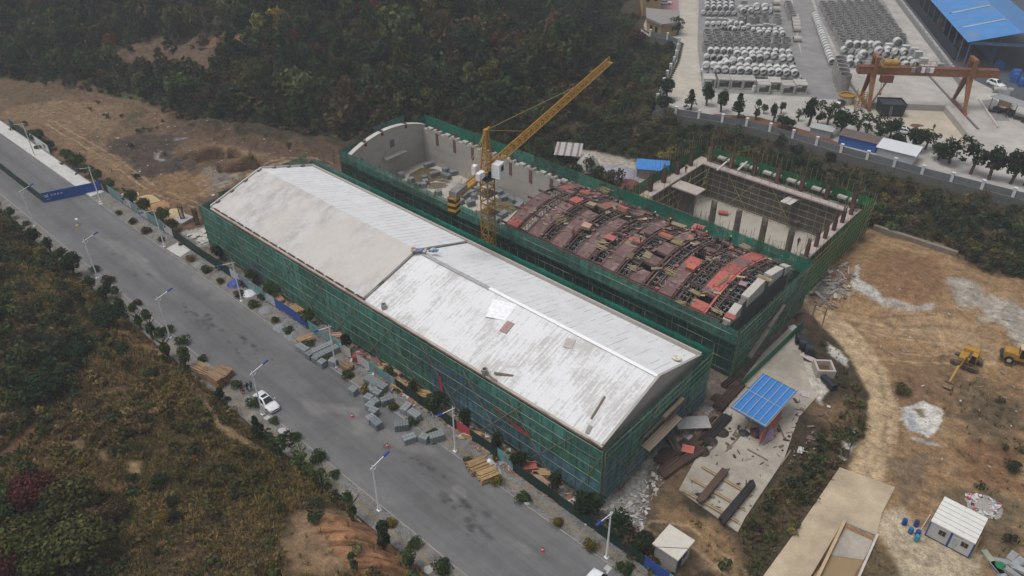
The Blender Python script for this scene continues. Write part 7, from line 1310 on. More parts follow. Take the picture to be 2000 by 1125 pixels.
# wheel loader at the right edge
c = on3(1990, 708); T = thing('wheel_loader', 'yellow wheel loader cut off by the right edge on the dirt', 'wheel loader', c, .25); MB().bb(-2.4, -.4, -.85, .85, .8, 1.7).bb(-2.3, -1.0, -.8, .8, 1.7, 1.85).build('engine_housing', EY, T); MB().bb(-.5, 1.9, -.7, .7, .7, 1.2).build('frame', EY, T); MB().box((.1, 0, 2.0), (1.3, 1.5, 1.5), taper=.9).build('cab', GLASS, T); MB().box((.1, 0, 2.8), (1.4, 1.6, .12)).build('cab_roof', mat('pale_cab_roof', (.50, .40, .25)), T); b = MB()
for x in (-.5, .7):
    for y in (-.7, .7): b.bar((x, y, 1.2), (x * .9, y * .95, 2.78), .11)
b.build('cab_frame', EY, T); MB().bb(-2.75, -2.4, -.9, .9, .7, 1.2).build('counterweight', STEEL_K, T)
for x in (-1.5, 1.5):
    for s in (-1, 1): w_ = MB().tube((x, s * .72, .62), (x, s * 1.12, .62), .62, 18).build('wheel', TYRE, T); MB().tube((x, s * 1.05, .62), (x, s * 1.14, .62), .32, 12).build('rim', mat('cream_rim', (.5, .45, .35)), w_)
for s in (-.5, .5): MB().bar((1.0, s, 1.5), (3.0, s, .8), .16, .3).build('lift_arm', EY, T)
MB().extr([(3.0, .1), (4.0, .05), (3.3, .25), (3.2, .9), (3.0, .95)], -1.2, 1.2, axis='y').build('bucket', STEEL_K, T)
# portable cabins
CW = mat('cabin_white', (.47, .47, .46), var=.06, rough=.5); CR_ = mat('cabin_roof', (.66, .65, .61), rough=.5, var=.06, stain=(.52, .46, .36), stain_scale=.7, stain_lo=.6); CBL = mat('cabin_blue', (.03, .09, .30), rough=.5)
for k, x0 in enumerate((122.05, 124.5)):
    T = thing('site_cabin', ('white site cabin with blue corners, the one nearer the drums', 'white site cabin with door and blue corner by the rubbish heap')[k], 'cabin', (x0, 22.5, 0), 0, 'white site cabins'); W_, D_, h_ = 2.36, 4.75, 2.5
    MB().bb(0, W_, 0, D_, .1, h_).build('wall', CW, T); b = MB(); b.bb(-.04, W_ + .04, -.04, D_ + .04, h_, h_ + .14); b.build('roof', CR_, T); r = MB()
    for j in range(1, 6): r.bb(0, W_, j * D_ / 6 - .03, j * D_ / 6 + .03, h_ + .14, h_ + .17)
    r.build('roof_seams', mat('seam_tan', (.36, .33, .27)), T)
    for x in ((0,) if k == 0 else (0, W_)) + ((W_,) if k == 0 else ()): MB().bb(x - .07, x + .07, -.07, .09, .0, h_).build('corner_post', CBL, T)
    f = MB().bb(1.1, 1.9, -.05, .03, 1.25, 2.05).build('window', GALV, T); MB().bb(1.14, 1.48, -.08, -.04, 1.29, 2.01).bb(1.52, 1.86, -.08, -.04, 1.29, 2.01).build('pane', mat('barred_glass', (.045, .035, .032), rough=.2), f)
    if k: d = MB().bb(.25, .85, -.04, .03, .15, 1.95).build('door', mat('cabin_door', (.40, .42, .44)), T); MB().bb(.76, .80, -.08, -.03, 1.0, 1.1).build('handle', STEEL_K, d)
    MB().bb(.0, W_, -.03, .0, .0, .12).build('skid', STEEL_K, T)
    if k:
        b = MB(); q = random.Random(1)
        for g in range(5): glyph(b, .25 + g * .2, -.012, 2.28, .15, q, 0)
        b.build('sign', HR, T)
for i, ((px, py), m, d) in enumerate((((1765, 1024), 'a', 'leftmost of five, standing apart'), ((1788, 1027), 'a', 'open topped and rearmost of five'), ((1777, 1041), 'b', 'middle of five'), ((1791, 1046), 'a', 'upright behind the brightest of five'), ((1789, 1056), 'c', 'brightest and nearest of five'))):
    T = thing('plastic_drum', 'blue plastic drum beside the cabins, ' + d, 'drum', on3(px, py), 0, 'blue drums by the cabins'); m_ = mat('drum_' + {'a': 'navy', 'b': 'blue', 'c': 'cyan'}[m], {'a': (.02, .06, .26), 'b': (.03, .13, .32), 'c': (.03, .24, .36)}[m], rough=.4, var=.12)
    MB().lathe([(.26, 0), (.29, .06), (.29, .3), (.305, .33), (.29, .36), (.29, .62), (.305, .65), (.29, .68), (.27, .9)], n=16).build('body', m_, T); MB().lathe([(.24, .88), (.24, .93), (.05, .935)], n=16).build('lid', m_ if i != 1 else STEEL_K, T)  # on the open drum a dark disc paints the shade inside
b = MB(); a, c = on3(1797, 1037), on3(1815, 1009); b.tube((a[0], a[1], a[2] + .1), (c[0], c[1], c[2] + .4), .05, 6); tag(b.build('white_pole', mat('white_pole', (.55, .50, .45))), 'thin pale pole lying between the blue drums and a cabin', 'pole'); b = MB(); b.bar((127.1, 22.9, .1), (127.1, 26.3, .4), .14); tag(b.build('timber_plank', PLANK_N), 'orange brown plank leaning along the cabin side', 'plank')
# water trough with walls beside the concrete road
TP = mat('trough_wall', (.50, .36, .22), var=.15, fine=.1); b = MB(); a, c, d, e = at(1649, 1020), at(1596, 1130), at(1713, 1046), at(1676, 1130); b.bar((a[0], a[1], .0), (c[0] + (c[0] - a[0]) * .8, c[1] + (c[1] - a[1]) * .8, .0), .34, .7); T = thing('settling_trough', 'long concrete trough of muddy water sunk beside the concrete road', 'trough', (a[0], a[1], 0)); wpart(b, 'wall', TP, T)
b = MB(); b.bar((d[0], d[1], .0), (e[0] + (e[0] - d[0]) * .8, e[1] + (e[1] - d[1]) * .8, .0), .26, .7); wpart(b, 'wall', CONC_W, T); b = MB(); b.bar((a[0], a[1], -.1), (d[0], d[1], -.1), .2, .5); wpart(b, 'wall', CONC, T)
wtr = MB().prism([tuple(at(*q)[:2]) for q in ((1632, 1066), (1650, 1068), (1680, 1082), (1700, 1083), (1640, 1170), (1560, 1160))], -.6, -.42).build('muddy_water', mat('trough_water', (.27, .19, .105), rough=.35, var=.05, spec=.25)); wtr['kind'] = 'structure'
sl2 = MB().prism([tuple(at(*q)[:2]) for q in ((1651, 1028), (1706, 1052), (1690, 1090), (1620, 1080))], -1.0, -.36).build('wet_slab', conc); sl2['kind'] = 'structure'
# small pale hut
T = thing('pale_hut', 'small cream block hut with flat slab roof at the bottom of the site', 'hut', (101.2, -.4, 0)); MB().bb(-1.45, 1.45, -1.5, 1.5, -.2, 2.75).build('wall', mat('grey_block', (0, 0, 0)) if False else mat('cream_block', (.37, .35, .315), var=.12, fine=.12, scale=2), T); MB().bb(-1.72, 1.72, -1.8, 1.8, 2.75, 2.95).build('roof', mat('cream_slab', (.52, .485, .42), var=.08, fine=.06), T); MB().bb(1.4, 1.5, -1.2, -.3, .1, 2.0).build('door', STEEL_K, T); MB().bb(1.44, 1.52, .0, .7, 1.2, 2.0).build('window', BLUE, T); b = MB(); b.tube((-1.9, -.9, .5), (-1.2, -1.82, 2.7), .03, 5); b.tube((-1.0, -1.83, 2.97), (1.7, .3, 2.98), .03, 5); b.build('cable', STEEL_K, T)
# blue roofed shelter
BS = mat('shelter_blue', (.045, .20, .50), rough=.4, var=.1, scale=.5, stain=(.08, .20, .42), stain_scale=.5); YF = mat('shelter_yellow', (.40, .29, .05), rough=.5, var=.2); T = thing('open_shelter', 'blue roofed open shelter with yellow frame on the concrete yard', 'shelter', (98, 27, 0)); X0, X1, Y0, Y1 = -2.5, 2.75, -4.7, 4.7; zf = lambda x: 4.0 - .05 * x
b = MB(); b.add([(X0, Y0, zf(X0)), (X1, Y0, zf(X1)), (X1, Y1, zf(X1)), (X0, Y1, zf(X0)), (X0, Y0, zf(X0) - .06), (X1, Y0, zf(X1) - .06), (X1, Y1, zf(X1) - .06), (X0, Y1, zf(X0) - .06)], BOXF); b.build('roof', BS, T)
rib = MB()
for k in range(22): x = X0 + .12 + k * .24; rib.bar((x, Y0, zf(x) + .02), (x, Y1, zf(x) + .02), .03, .05)
rib.build('roof_ribs', BS, T); CTB = mat('cream_tube', (.48, .43, .33)); b = MB()
for k in range(6): x = X0 + .4 + k * .94; b.tube((x, Y0 - .1, zf(x) + .28), (x, Y1 + .1, zf(x) + .28), .035, 6)
for y in (Y0 + .1, -.1, Y1 - .1): b.tube((X0, y, zf(X0) + .22), (X1, y, zf(X1) + .22), .03, 6)
b.build('roof_tubes', CTB, T); b = MB(); b.tube((X0 - .1, Y0, 4.4), (X0 - .1, Y1, 4.4), .04, 6); b.tube((X0 - .1, Y1, 4.4), (X1 + .1, Y1, 4.1), .04, 6); b.tube((X1 + .1, Y0, 4.1), (X1 + .1, Y1, 4.1), .04, 6); b.tube((X0 - .1, Y0, 4.4), (X1 + .1, Y0, 4.1), .04, 6); b.build('edge_rail', YF, T)
for y in (-2.9, 3.0):
    b = MB(); b.bar((.1, y, 0), (.1, y, 3.9), .2); b.bar((.1, y, 1.9), (-2.3, y, 3.95), .09); b.bar((.1, y, 1.9), (2.5, y, 3.75), .09); b.bar((.1, y, 1.9), (.1, y - 1.6, 3.8), .09); b.build('post', YF, T); MB().box((.1, y, .12), (.6, .6, .24)).build('foot', WHITE, T)
MB().bb(2.3, 2.4, -2.2, 1.5, .2, 2.3).bb(2.3, 2.42, -4.3, -2.6, .2, 2.2).build('red_boarding', PLY_R, T); MB().bb(2.32, 2.44, -3.0, -2.7, .8, 1.9).build('boarding_shade_plate', STEEL_K, T); MB().bb(-1.5, 1.2, -1, 1, 0, .9).build('bench', PLANK, T)  # dark plate on the boarding paints the shade of an opening
heap('purple_tarpaulin', 'crumpled pale purple tarpaulin spilling from under the blue shelter', 'tarpaulin', at(1494, 846, .1), 1.5, 1.5, mat('purple_tarp', (.30, .24, .33), var=.45, scale=4, bump=1), 31); b = MB(); b.box((0, 0, .35), (.7, .5, .5)); b.tube((-.2, -.3, .2), (-.2, .3, .2), .2, 10); tag(b.build('red_mixer', PLY_R, None, at(1509, 852, .1)), 'small red machine beside the purple tarpaulin', 'machine')
heap('rag_heap', 'dark red and brown rag heap under the shelter edge', 'rags', at(1478, 846, .1), 1.1, .8, mat('dark_red_rag', (.12, .06, .06), var=.5, scale=5), 32); heap('scrub_pile', 'dark tangled wire heap left of the shelter foot', 'wire', at(1453, 846, .1), .8, .5, STEEL_K, 33)
# concrete box, coils, gate frame, green fence
c = at(1607, 727); b = MB(); W_ = 1.35
for x0, x1, y0, y1 in ((-W_, W_, -W_, -W_ + .32), (-W_, W_, W_ - .32, W_), (-W_, -W_ + .32, -W_ + .32, W_ - .32), (W_ - .32, W_, -W_ + .32, W_ - .32)): b.bb(x0, x1, y0, y1, -.2, 1.35)
T = thing('concrete_tank', 'square open concrete tank with rusty water by the dirt track', 'tank', (c[0], c[1], 0), .67); b.build('wall', mat('tank_concrete', (.40, .36, .31), var=.12, fine=.1), T); MB().bb(-1.02, 1.02, -1.02, 1.02, -.2, .5).build('water', mat('rusty_water', (.12, .055, .03), rough=.2), T)
BP = mat('black_coil', (.016, .019, .026), rough=.5, var=.3)
def coil(label, px, py, r, l, rz, up=False, z=0.1):
    c = at(px, py, z); b = MB(); n = 9
    for k in range(n): x = -l / 2 + (k + .5) * l / n; b.pipe((x - l / n * .46, 0, r), (x + l / n * .46, 0, r), r * (1 - .03 * (k % 2)), r * .55, 22)
    o = b.build('pipe_coil', BP, None, (c[0], c[1], z), rz); return tag(o, label, 'pipe coil', 'black pipe coils')
coil('black pipe coil, rearmost of three by the green fence', 1560, 670, .85, 1.2, .5); coil('black pipe coil, middle of three by the green fence', 1568, 680, .9, 1.3, .3); coil('black pipe coil, nearest of three by the green fence', 1579, 690, .9, 1.3, .4); coil('long black pipe coil lying below the concrete tank', 1617, 752, .55, 2.6, -.5)
b = MB(); a, c = at(1567, 640), at(1446, 758); b.bar((a[0], a[1], .8), (c[0], c[1], .8), .06, 1.5)
for k in range(12): p = a + (c - a) * k / 11; b.bar((p[0], p[1], 0), (p[0], p[1], 1.6), .08)
tag(b.build('site_fence', mat('mid_green_sheet', (.012, .13, .075), rough=.6, var=.2)), 'narrow bright green fence along the end of the scaffolded formwork', 'fence')
c = at(1595, 632); b = MB()
for x in (-.9, .9):
    for y in (-.3, .3): b.bar((x, y, 0), (x, y, 3.6), .09)
    for z in (1, 2.2, 3.4): b.bar((x, -.3, z), (x, .3, z), .07)
b.bar((-.9, 0, 3.5), (.9, 0, 3.5), .1); b.bar((-.9, .0, 2.6), (.9, 0, 2.6), .08); b.bar((-.9, 0, 1), (.9, 0, 2.6), .06); tag(b.build('gate_frame', mat('rusty_frame', (.22, .14, .07), var=.3), None, c, .1), 'rusty tube gate frame beside the dirt track bend', 'frame')
heap('rubbish_heap', 'dark red and grey rubbish heap by the gate frame', 'rubbish', at(1572, 622), 1.6, .9, mat('red_rubble', (.12, .06, .05), var=.6, scale=4, bump=1), 35); heap('white_sack', 'crumpled white sack lying by the green fence', 'sack', at(1550, 641), .8, .6, mat('white_sheet', (0, 0, 0)), 36)
lumber('log_stack', 'row of short pale timber ends on the dirt by the track', 'timber', (*at(1613, 588)[:2], 0), 1.6, 3.4, .5, 1.1, PLANK_P); b = MB(); b.box((0, 0, .06), (2.2, 1.0, .08)); tag(b.build('plywood_sheet', mat('faded_pink_ply', (0, 0, 0)), None, at(1577, 698, .1), -.1), 'pinkish sheet lying before the black coils', 'plywood', 'sheets on the concrete yard'); b = MB(); b.box((0, 0, .06), (1.2, 1.3, .08)); tag(b.build('plywood_sheet', mat('faded_pink_ply', (0, 0, 0)), None, at(1573, 770, .1), .3), 'faded square sheet lying right of the shelter roof', 'plywood', 'sheets on the concrete yard')
litter('rubble', 'broken slabs and grey rubble along the far end of the scaffold', [tuple(at(*q)[:2]) for q in ((1580, 555), (1640, 540), (1670, 580), (1620, 605), (1575, 590))], 120, [GS, CONC_W, GS, PLANK, mat('dull_slab', (.30, .26, .22))], lambda x, y: float(H(x, y)) + .05, (.4, 2.0), 8)
litter('rubble', 'stones and concrete crumbs spilled below the scaffold corner', [tuple(at(*q)[:2]) for q in ((1175, 1000), (1260, 940), (1380, 800), (1395, 800), (1270, 980), (1255, 1045), (1225, 1040))], 350, [CONC_W, CONC, GS, WS], lambda x, y: float(H(x, y)), (.1, .7), 9)
litter('rubbish', 'scattered paper, plastic and rubbish heap behind the white cabins', [tuple(at(*q)[:2]) for q in ((1885, 965), (1920, 968), (1955, 985), (1940, 1010), (1905, 1000))], 420, [WS, WS, GS, mat('red_scrap', (.40, .05, .06)), STEEL_K, WS], lambda x, y: float(H(x, y)) + .1, (.1, .5), 10); heap('rubbish_heap', 'low heap of mixed white rubbish behind the cabins', 'rubbish', on3(1922, 988), 2.2, .5, mat('mixed_rubbish', (.34, .31, .29), var=.7, scale=7), 37)
RB_ = mat('rust_bars', (.085, .052, .040), var=.4, scale=2, stretch=(.3, 6, 6), rand=.3)
litter('litter', 'thin battens and scraps scattered over the concrete yard', [tuple(at(*q)[:2]) for q in ((1330, 955), (1440, 1035), (1590, 780), (1450, 740), (1400, 830))], 110, [PLANK, STEEL_K, PLANK, GS, RB_], lambda x, y: .10, (.15, 1.0), 12); litter('litter', 'offcuts lying on weeds along the concrete yard edge', [tuple(at(*q)[:2]) for q in ((1545, 890), (1600, 790), (1640, 800), (1590, 900), (1530, 960))], 28, [WS, PLANK, PLY_M, GS], lambda x, y: float(H(x, y)) + .15, (.3, 1.2), 13)
litter('stones', 'pale stones scattered over the excavated dirt', [tuple(at(*q)[:2]) for q in ((1700, 560), (1990, 600), (2050, 1000), (1850, 960), (1760, 880), (1720, 700))], 130, [CONC_W, GS, mat('tan_stone', (.30, .22, .15)), mat('tan_stone', (0, 0, 0))], lambda x, y: float(H(x, y)), (.08, .3), 14)
litter('stones', 'pale scraps scattered over the field and hillside', [tuple(at(*q)[:2]) for q in ((20, 190), (280, 210), (640, 300), (400, 390), (250, 350))], 160, [WS, GS, mat('tan_stone', (0, 0, 0))], lambda x, y: float(H(x, y)), (.1, .5), 15)
for k, (px, py, rz, l, m, lab) in enumerate(((1955, 1100, .4, 2.6, GS, 'rearmost'), (1968, 1118, -.3, 2.8, GS, 'second'), (1985, 1105, 1.2, 2.2, GALV, 'third'), (1945, 1112, -.7, 2.0, GALV, 'fourth'), (1975, 1092, 1.3, 1.7, GS, 'fifth'), (1996, 1120, .1, 2.4, GALV, 'sixth'), (1935, 1098, -.75, 3.2, mat('pale_green_board', (.30, .32, .24)), 'longest'))):
    c = on3(px, py); b = MB()
    for j in range(2): b.box((j * .15, j * .1, .12 + j * .16), (l, .75, .09), j * .1, ry=.05 * (k % 3))
    tag(b.build('dumped_board', m, None, (c[0], c[1], c[2] + .1 * (k % 3)), rz), '%s board in the dumped pile at the lower right corner' % ('long pale green' if m not in (GS, GALV) else lab + ' grey'), 'panel', 'dumped grey panels')
heap('green_tarpaulin', 'crumpled green tarpaulin on the dumped grey panels', 'tarpaulin', on3(1952, 1108), .8, .9, mat('green_tarp', (.02, .17, .075), var=.3), 38)
# steel and timber on the concrete yard
RB = mat('rust_bars', (.085, .052, .040), var=.4, scale=2, stretch=(.3, 6, 6), rand=.3); DK = mat('black_bars', (.03, .027, .028), var=.4)
def bars(name, label, A_, B_, n, wd, r, m, z=.1, layers=2, grp='steel on the concrete yard', cat='steel bars'):
    a, c = at(*A_, z), at(*B_, z); b = MB(); q = random.Random(int(A_[0] + B_[1])); d = np.linalg.norm(c - a)
    for k in range(layers):
        for i in range(n): y = -wd / 2 + wd * (i + .5) / n; e = q.uniform(-.04, .04) * d; b.bar((-d / 2 + e, y, r + k * r * 1.9), (d / 2 + e, y + q.uniform(-.06, .06), r + k * r * 1.9), r * 1.8)
    m_ = (a + c) / 2; return tag(b.build(name, m, None, (m_[0], m_[1], z), math.atan2(c[1] - a[1], c[0] - a[0])), label, cat, grp)
bars('beam_bundle', 'brown steel beam bundle lying across pale rails, the shorter upper one', (1366, 982), (1416, 920), 4, .9, .13, RB, .55); bars('beam_bundle', 'dark steel beam bundle lying across pale rails, the longer lower one', (1408, 1022), (1470, 946), 4, .95, .14, DK, .55)
for k, (A_, B_) in enumerate((((1372, 914), (1468, 970)), ((1352, 938), (1452, 996)), ((1334, 960), (1442, 1022)))):
    bars('support_rail', 'pair of pale support rails under the beams, %s from the shelter side' % nth(k), A_, B_, 2, .5, .09, mat('tan_rail', (.36, .28, .18), var=.2), .1, 2, 'support rails', 'rails')
for k, (A_, B_, m, n, w_) in enumerate((((1285, 905), (1345, 868), RB, 8, 1.8), ((1345, 880), (1402, 822), RB, 9, 1.6), ((1372, 868), (1420, 815), DK, 8, 1.4), ((1400, 800), (1445, 752), RB, 8, 1.6), ((1290, 930), (1330, 900), RB, 8, 1.6), ((1330, 905), (1372, 880), RB, 6, 1.2), ((1418, 760), (1440, 742), RB, 6, 2.2), ((1360, 852), (1400, 815), PLANK, 5, 1.0))):
    bars('bar_bundle', '%s bundle beside the scaffold end, %s from the lower left' % ({'rust_bars': 'rusty bar', 'black_bars': 'black bar', 'old_plank': 'brown board'}[m.name], nth(sorted((1285, 1345, 1372, 1400, 1290, 1330, 1418, 1360)).index(A_[0]))), A_, B_, n, w_, .07, m, .12, 4)
for k, (px, py) in enumerate(((1404, 778), (1388, 862), (1410, 845), (1372, 882))): heap('steel_offcuts', 'dark heap of steel offcuts by the bar bundles, %s from the top' % nth(sorted((778, 862, 845, 882)).index(py)), 'steel', at(px, py, .1), 1.0, .6, mat('dark_rust_heap', (.05, .035, .03), var=.7, scale=6, bump=1), 50 + k, 'steel offcut heaps')
T = thing('work_bench', 'timber bench with pale grey boards beside the scaffold end', 'bench', at(1352, 838, 0), .78); b = MB(); b.bb(-2.2, 2.2, -1.2, 1.1, 1.25, 1.38); b.bb(-2.4, -.6, -1.3, 1.0, 1.38, 1.44); b.build('top', mat('grey_bench_board', (.38, .37, .36), var=.2, scale=2), T)
for x in (-2, 0, 2):
    for y in (-1, .9): MB().bar((x, y, 0), (x, y, 1.25), .12).build('leg', PLANK, T)
lumber('plank_bundle', 'thick bundle of brown planks lying at the scaffold foot', 'planks', (*at(1315, 872)[:2], .1), 2.8, 1.1, .8, -.6, PLANK); lumber('plank_bundle', 'orange brown slats stacked beside the timber bench', 'planks', (*at(1372, 828)[:2], .1), 1.4, 3.2, .5, .75, PLANK_N); heap('green_net_heap', 'discarded dark green net bundled at the scaffold foot', 'net', at(1306, 888), 1.4, .5, mat('green_net_cloth', (.012, .06, .045), var=.4), 41); b = MB(); b.box((0, 0, .9), (1.6, 1.2, .05), rx=.2); tag(b.build('red_sheet', PLY_R, None, at(1342, 886), .4), 'small red sheet among the rusty bars', 'sheet')
for k, (A_, B_) in enumerate((((1418, 882), (1448, 848)), ((1460, 878), (1500, 900)), ((1490, 870), (1510, 857)), ((1520, 830), (1532, 856)), ((1375, 890), (1400, 868)), ((1525, 908), (1545, 880)))): bars('loose_batten', 'loose batten on the concrete yard, %s from the left' % nth(sorted((1418, 1460, 1490, 1520, 1375, 1525)).index(A_[0])), A_, B_, 2, .25, .05, PLANK, .1, 1, 'loose battens on the concrete yard', 'batten')
# behind the second building
shed('low shed with blue roof beyond the green netting', (*at(1273, 342)[:2], .0), (6.5, 4.0), .55, mat('block_shed', (.28, .24, .20), var=.2), BS, 2.3, 0.0); T = thing('open_shelter', 'leaning shelter with white and brown striped roof by the dome', 'shelter', (*at(1110, 312)[:2], 0), .55); b = MB()
for k in range(12): b.box((-2.75 + k * .5, 0, 2.6 + .01 * (k % 2)), (.49, 5.6, .07), rx=.12, mi=k % 3 % 2)
b.build('roof', [mat('striped_white', (.42, .41, .40), var=.25), mat('striped_brown', (.22, .16, .145), var=.3)], T)
for x in (-2.6, 2.6):
    for y in (-2.4, 2.4): MB().bar((x, y, 0), (x, y, 2.6), .12).build('post', PLANK, T)
heap('sheeted_dome', 'rounded heap wrapped in pale grey plastic sheet', 'sheeted heap', at(1148, 327), 3.0, 3.6, mat('pale_grey_sheet', (.40, .39, .37), rough=.5, var=.2, scale=.8, stretch=(1, 1, .2), bump=.8), 43, rough_=.12); heap('sheeted_heap', 'low spread heap under a mauve grey plastic sheet', 'sheeted heap', at(1216, 342), 4.2, 1.5, mat('mauve_sheet', (.33, .31, .36), rough=.5, var=.3, bump=.8), 44); heap('sheeted_heap', 'flat mauve grey sheet fold beside the larger sheeted heap', 'sheeted heap', at(1193, 330), 2.0, .8, mat('mauve_sheet', (0, 0, 0)), 45); heap('scrap_pile', 'dull red brick pile before the blue roofed shed', 'scrap', at(1225, 358), 2.6, .7, mat('brick_heap', (.16, .06, .05), var=.6, scale=4, bump=1), 46)
# footings and sand heaps at the west end
for k, (px, py) in enumerate(((358, 431), (386, 438))):
    c = at(px, py); T = thing('column_footing', ('square concrete footing with rebar at the end of the warehouse', 'cluster of bare rebar rising beside the warehouse end')[k], 'footing', (c[0], c[1], 0), .2)
    if k == 0: MB().box((0, 0, .25), (3.0, 3.0, .6)).build('base', CONC, T)
    b = MB()
    for i in range(16): t = 2 * math.pi * i / 16; b.tube((.4 * math.cos(t), .4 * math.sin(t), 0), (.42 * math.cos(t) + rnd.uniform(-.15, .15), .42 * math.sin(t), 3.4 + rnd.uniform(-.5, .3)), .05, 4)
    b.build('rebar', REBAR, T)
for k, (px, py, r) in enumerate(((252, 381, 1.9), (282, 391, 2.3), (312, 403, 2.2), (339, 417, 2.3))): heap('sand_heap', 'pale sand heap behind the teal hoarding, %s from the left' % nth(k), 'sand', at(px, py), r, .7, mat('pale_sand', (.50, .38, .22), var=.2, scale=2) if k not in (2,) else mat('orange_sand', (.38, .22, .10), var=.2), 70 + k, 'sand heaps behind the hoarding', rough_=.2)
b = MB(); q = random.Random(3)
for i in range(40): b.box((q.uniform(-2.5, 2.5), q.uniform(-1.6, 1.6), q.uniform(.03, .2)), (q.uniform(.4, 1.6), q.uniform(.3, 1.0), .06), q.uniform(0, 3))
tag(b.build('slab_heap', [CONC_W], None, at(398, 462)), 'heap of pale broken slabs at the warehouse end', 'slabs')
# low wall at the far edge of the dirt
b = MB(); a, c = on(1705, 447), on(1868, 500); b.bar((a[0], a[1], a[2] + .3), (c[0], c[1], c[2] + .3), .8, 1.2); tag(b.build('low_wall', mat('earthy_wall', (.21, .18, .145), var=.3, scale=1.5, bump=1)), 'low earthy wall where the dirt meets the scrub', 'wall')

# ================================================================== WOODS, SCRUB AND GRASS
def inframe(P, m=160):
    d = P - CAM; wz = d @ CF; x = 1000 + FPX * (d @ CR) / wz; y = 562.5 - FPX * (d @ CU) / wz
    return (wz > 5) & (x > -m) & (x < 2000 + m) & (y > -m) & (y < 1125 + m)
def seedpts(x0, x1, y0, y1, step, rg, m=160):
    X, Y = np.meshgrid(np.arange(x0, x1, step), np.arange(y0, y1, step)); X = X.ravel() + rg.uniform(-.5, .5, X.size) * step; Y = Y.ravel() + rg.uniform(-.5, .5, Y.size) * step
    Z = H(X, Y); P = np.stack([X, Y, Z], 1); return P[inframe(P, m)]
def mask(P, poly): return sdf(poly, P[:, 0], P[:, 1])
def scatter(name, label, mesh_sets, mats=LEAFS):
    """mesh_sets: (templates, positions, scale xy, scale z, colours) merged into one mass"""
    VV = []; FF = []; CC = []; k = 0
    for T_, P, sx, sz, C in mesh_sets:
        n = len(P); which = rng.integers(0, len(T_), n); ang = rng.uniform(0, 6.283, n)
        for v, (tv, tf, tc) in enumerate(T_):
            i = np.where(which == v)[0]
            if not len(i): continue
            ca, sa = np.cos(ang[i])[:, None], np.sin(ang[i])[:, None]; x = tv[None, :, 0] * ca - tv[None, :, 1] * sa; y = tv[None, :, 0] * sa + tv[None, :, 1] * ca
            V = np.stack([x * sx[i, None] + P[i, 0, None], y * sx[i, None] + P[i, 1, None], tv[None, :, 2] * sz[i, None] + P[i, 2, None]], 2).reshape(-1, 3)
            m = len(tv); F = (tf[None] + (np.arange(len(i)) * m)[:, None, None]).reshape(-1, tf.shape[1]) + k; VV.append(V); FF.append(F); CC.append((tc[None] * C[i, None, :]).reshape(-1, 3)); k += len(V)
    o = link(name, npmesh(name, np.concatenate(VV), np.concatenate(FF), mats, np.concatenate(CC))); return tag(o, label, name.replace('_', ' '), None, 'stuff')
def T_tree(n, seed, shape, rz=1.0, size=.24, lobes=10): V, F, c = crown_arrays(n, 1, rz, 1.05 * rz, shape, size, np.random.default_rng(seed), lobes); return V, F, c
WT = [T_tree(190, s, k, z) for s, (k, z) in enumerate((('round', .9), ('round', 1.15), ('round', .75), ('cone', 1.3), ('sparse', 1.0), ('round', 1.0), ('cone', 1.1), ('round', .85)))]
BT_ = [T_tree(80, 50 + s, 'round', .6, .30, 7) for s in range(5)]
def T_tuft(nb, seed, h=1.0, spread=.55, wd=.10):
    rg = np.random.default_rng(seed); V = []; C = []
    for _ in range(nb):
        t = rg.uniform(0, 6.283); r0 = rg.uniform(0, .22); l = rg.uniform(.55, 1.0) * h; o = rg.uniform(.2, 1) * spread; d = np.array([math.cos(t), math.sin(t), 0]); s_ = np.array([-d[1], d[0], 0]) * wd * .5
        b0 = d * r0; m = d * (r0 + o * .45) + [0, 0, l * .72]; e = d * (r0 + o) + [0, 0, l * (.95 if o < .4 else .8)]
        V += [b0 - s_, b0 + s_, m + s_ * .8, m - s_ * .8, m - s_ * .8, m + s_ * .8, e + s_ * .15, e - s_ * .15]; C += [rg.uniform(.65, 1.35)] * 8
    V = np.array(V); return V, np.arange(len(V)).reshape(-1, 4), np.repeat(np.array(C)[:, None], 3, 1)
TT = [T_tuft(10, 80 + s, 1.0, .8, .09) for s in range(6)]
PAL = np.array([(.032, .046, .024), (.042, .058, .027), (.056, .070, .030), (.076, .078, .032), (.088, .072, .034), (.096, .072, .042), (.072, .053, .040), (.110, .060, .038), (.135, .115, .036)])
def pick(P, w, sc=.06, s=0, jit=.25):
    """species patches: a palette entry per plant, clustered by noise"""
    w = np.array(w, float) / sum(w); f = np.clip((fbm(P[:, 0] * sc, P[:, 1] * sc, 90 + s) - .5) * 1.4 + .5 + rng.normal(0, .22, len(P)), 0, .999); i = np.minimum(np.searchsorted(np.cumsum(w), f), len(w) - 1)
    return PAL[i] * np.exp(rng.normal(0, jit * 1.1, (len(P), 1))) * rng.uniform(.92, 1.08, (len(P), 3))
TERR = [onp(q) for q in ([(215, 92), (300, 76), (380, 72), (500, 70), (492, 88), (445, 108), (425, 138), (330, 132), (225, 118)], [(130, 97), (215, 97), (215, 110), (160, 110)])]
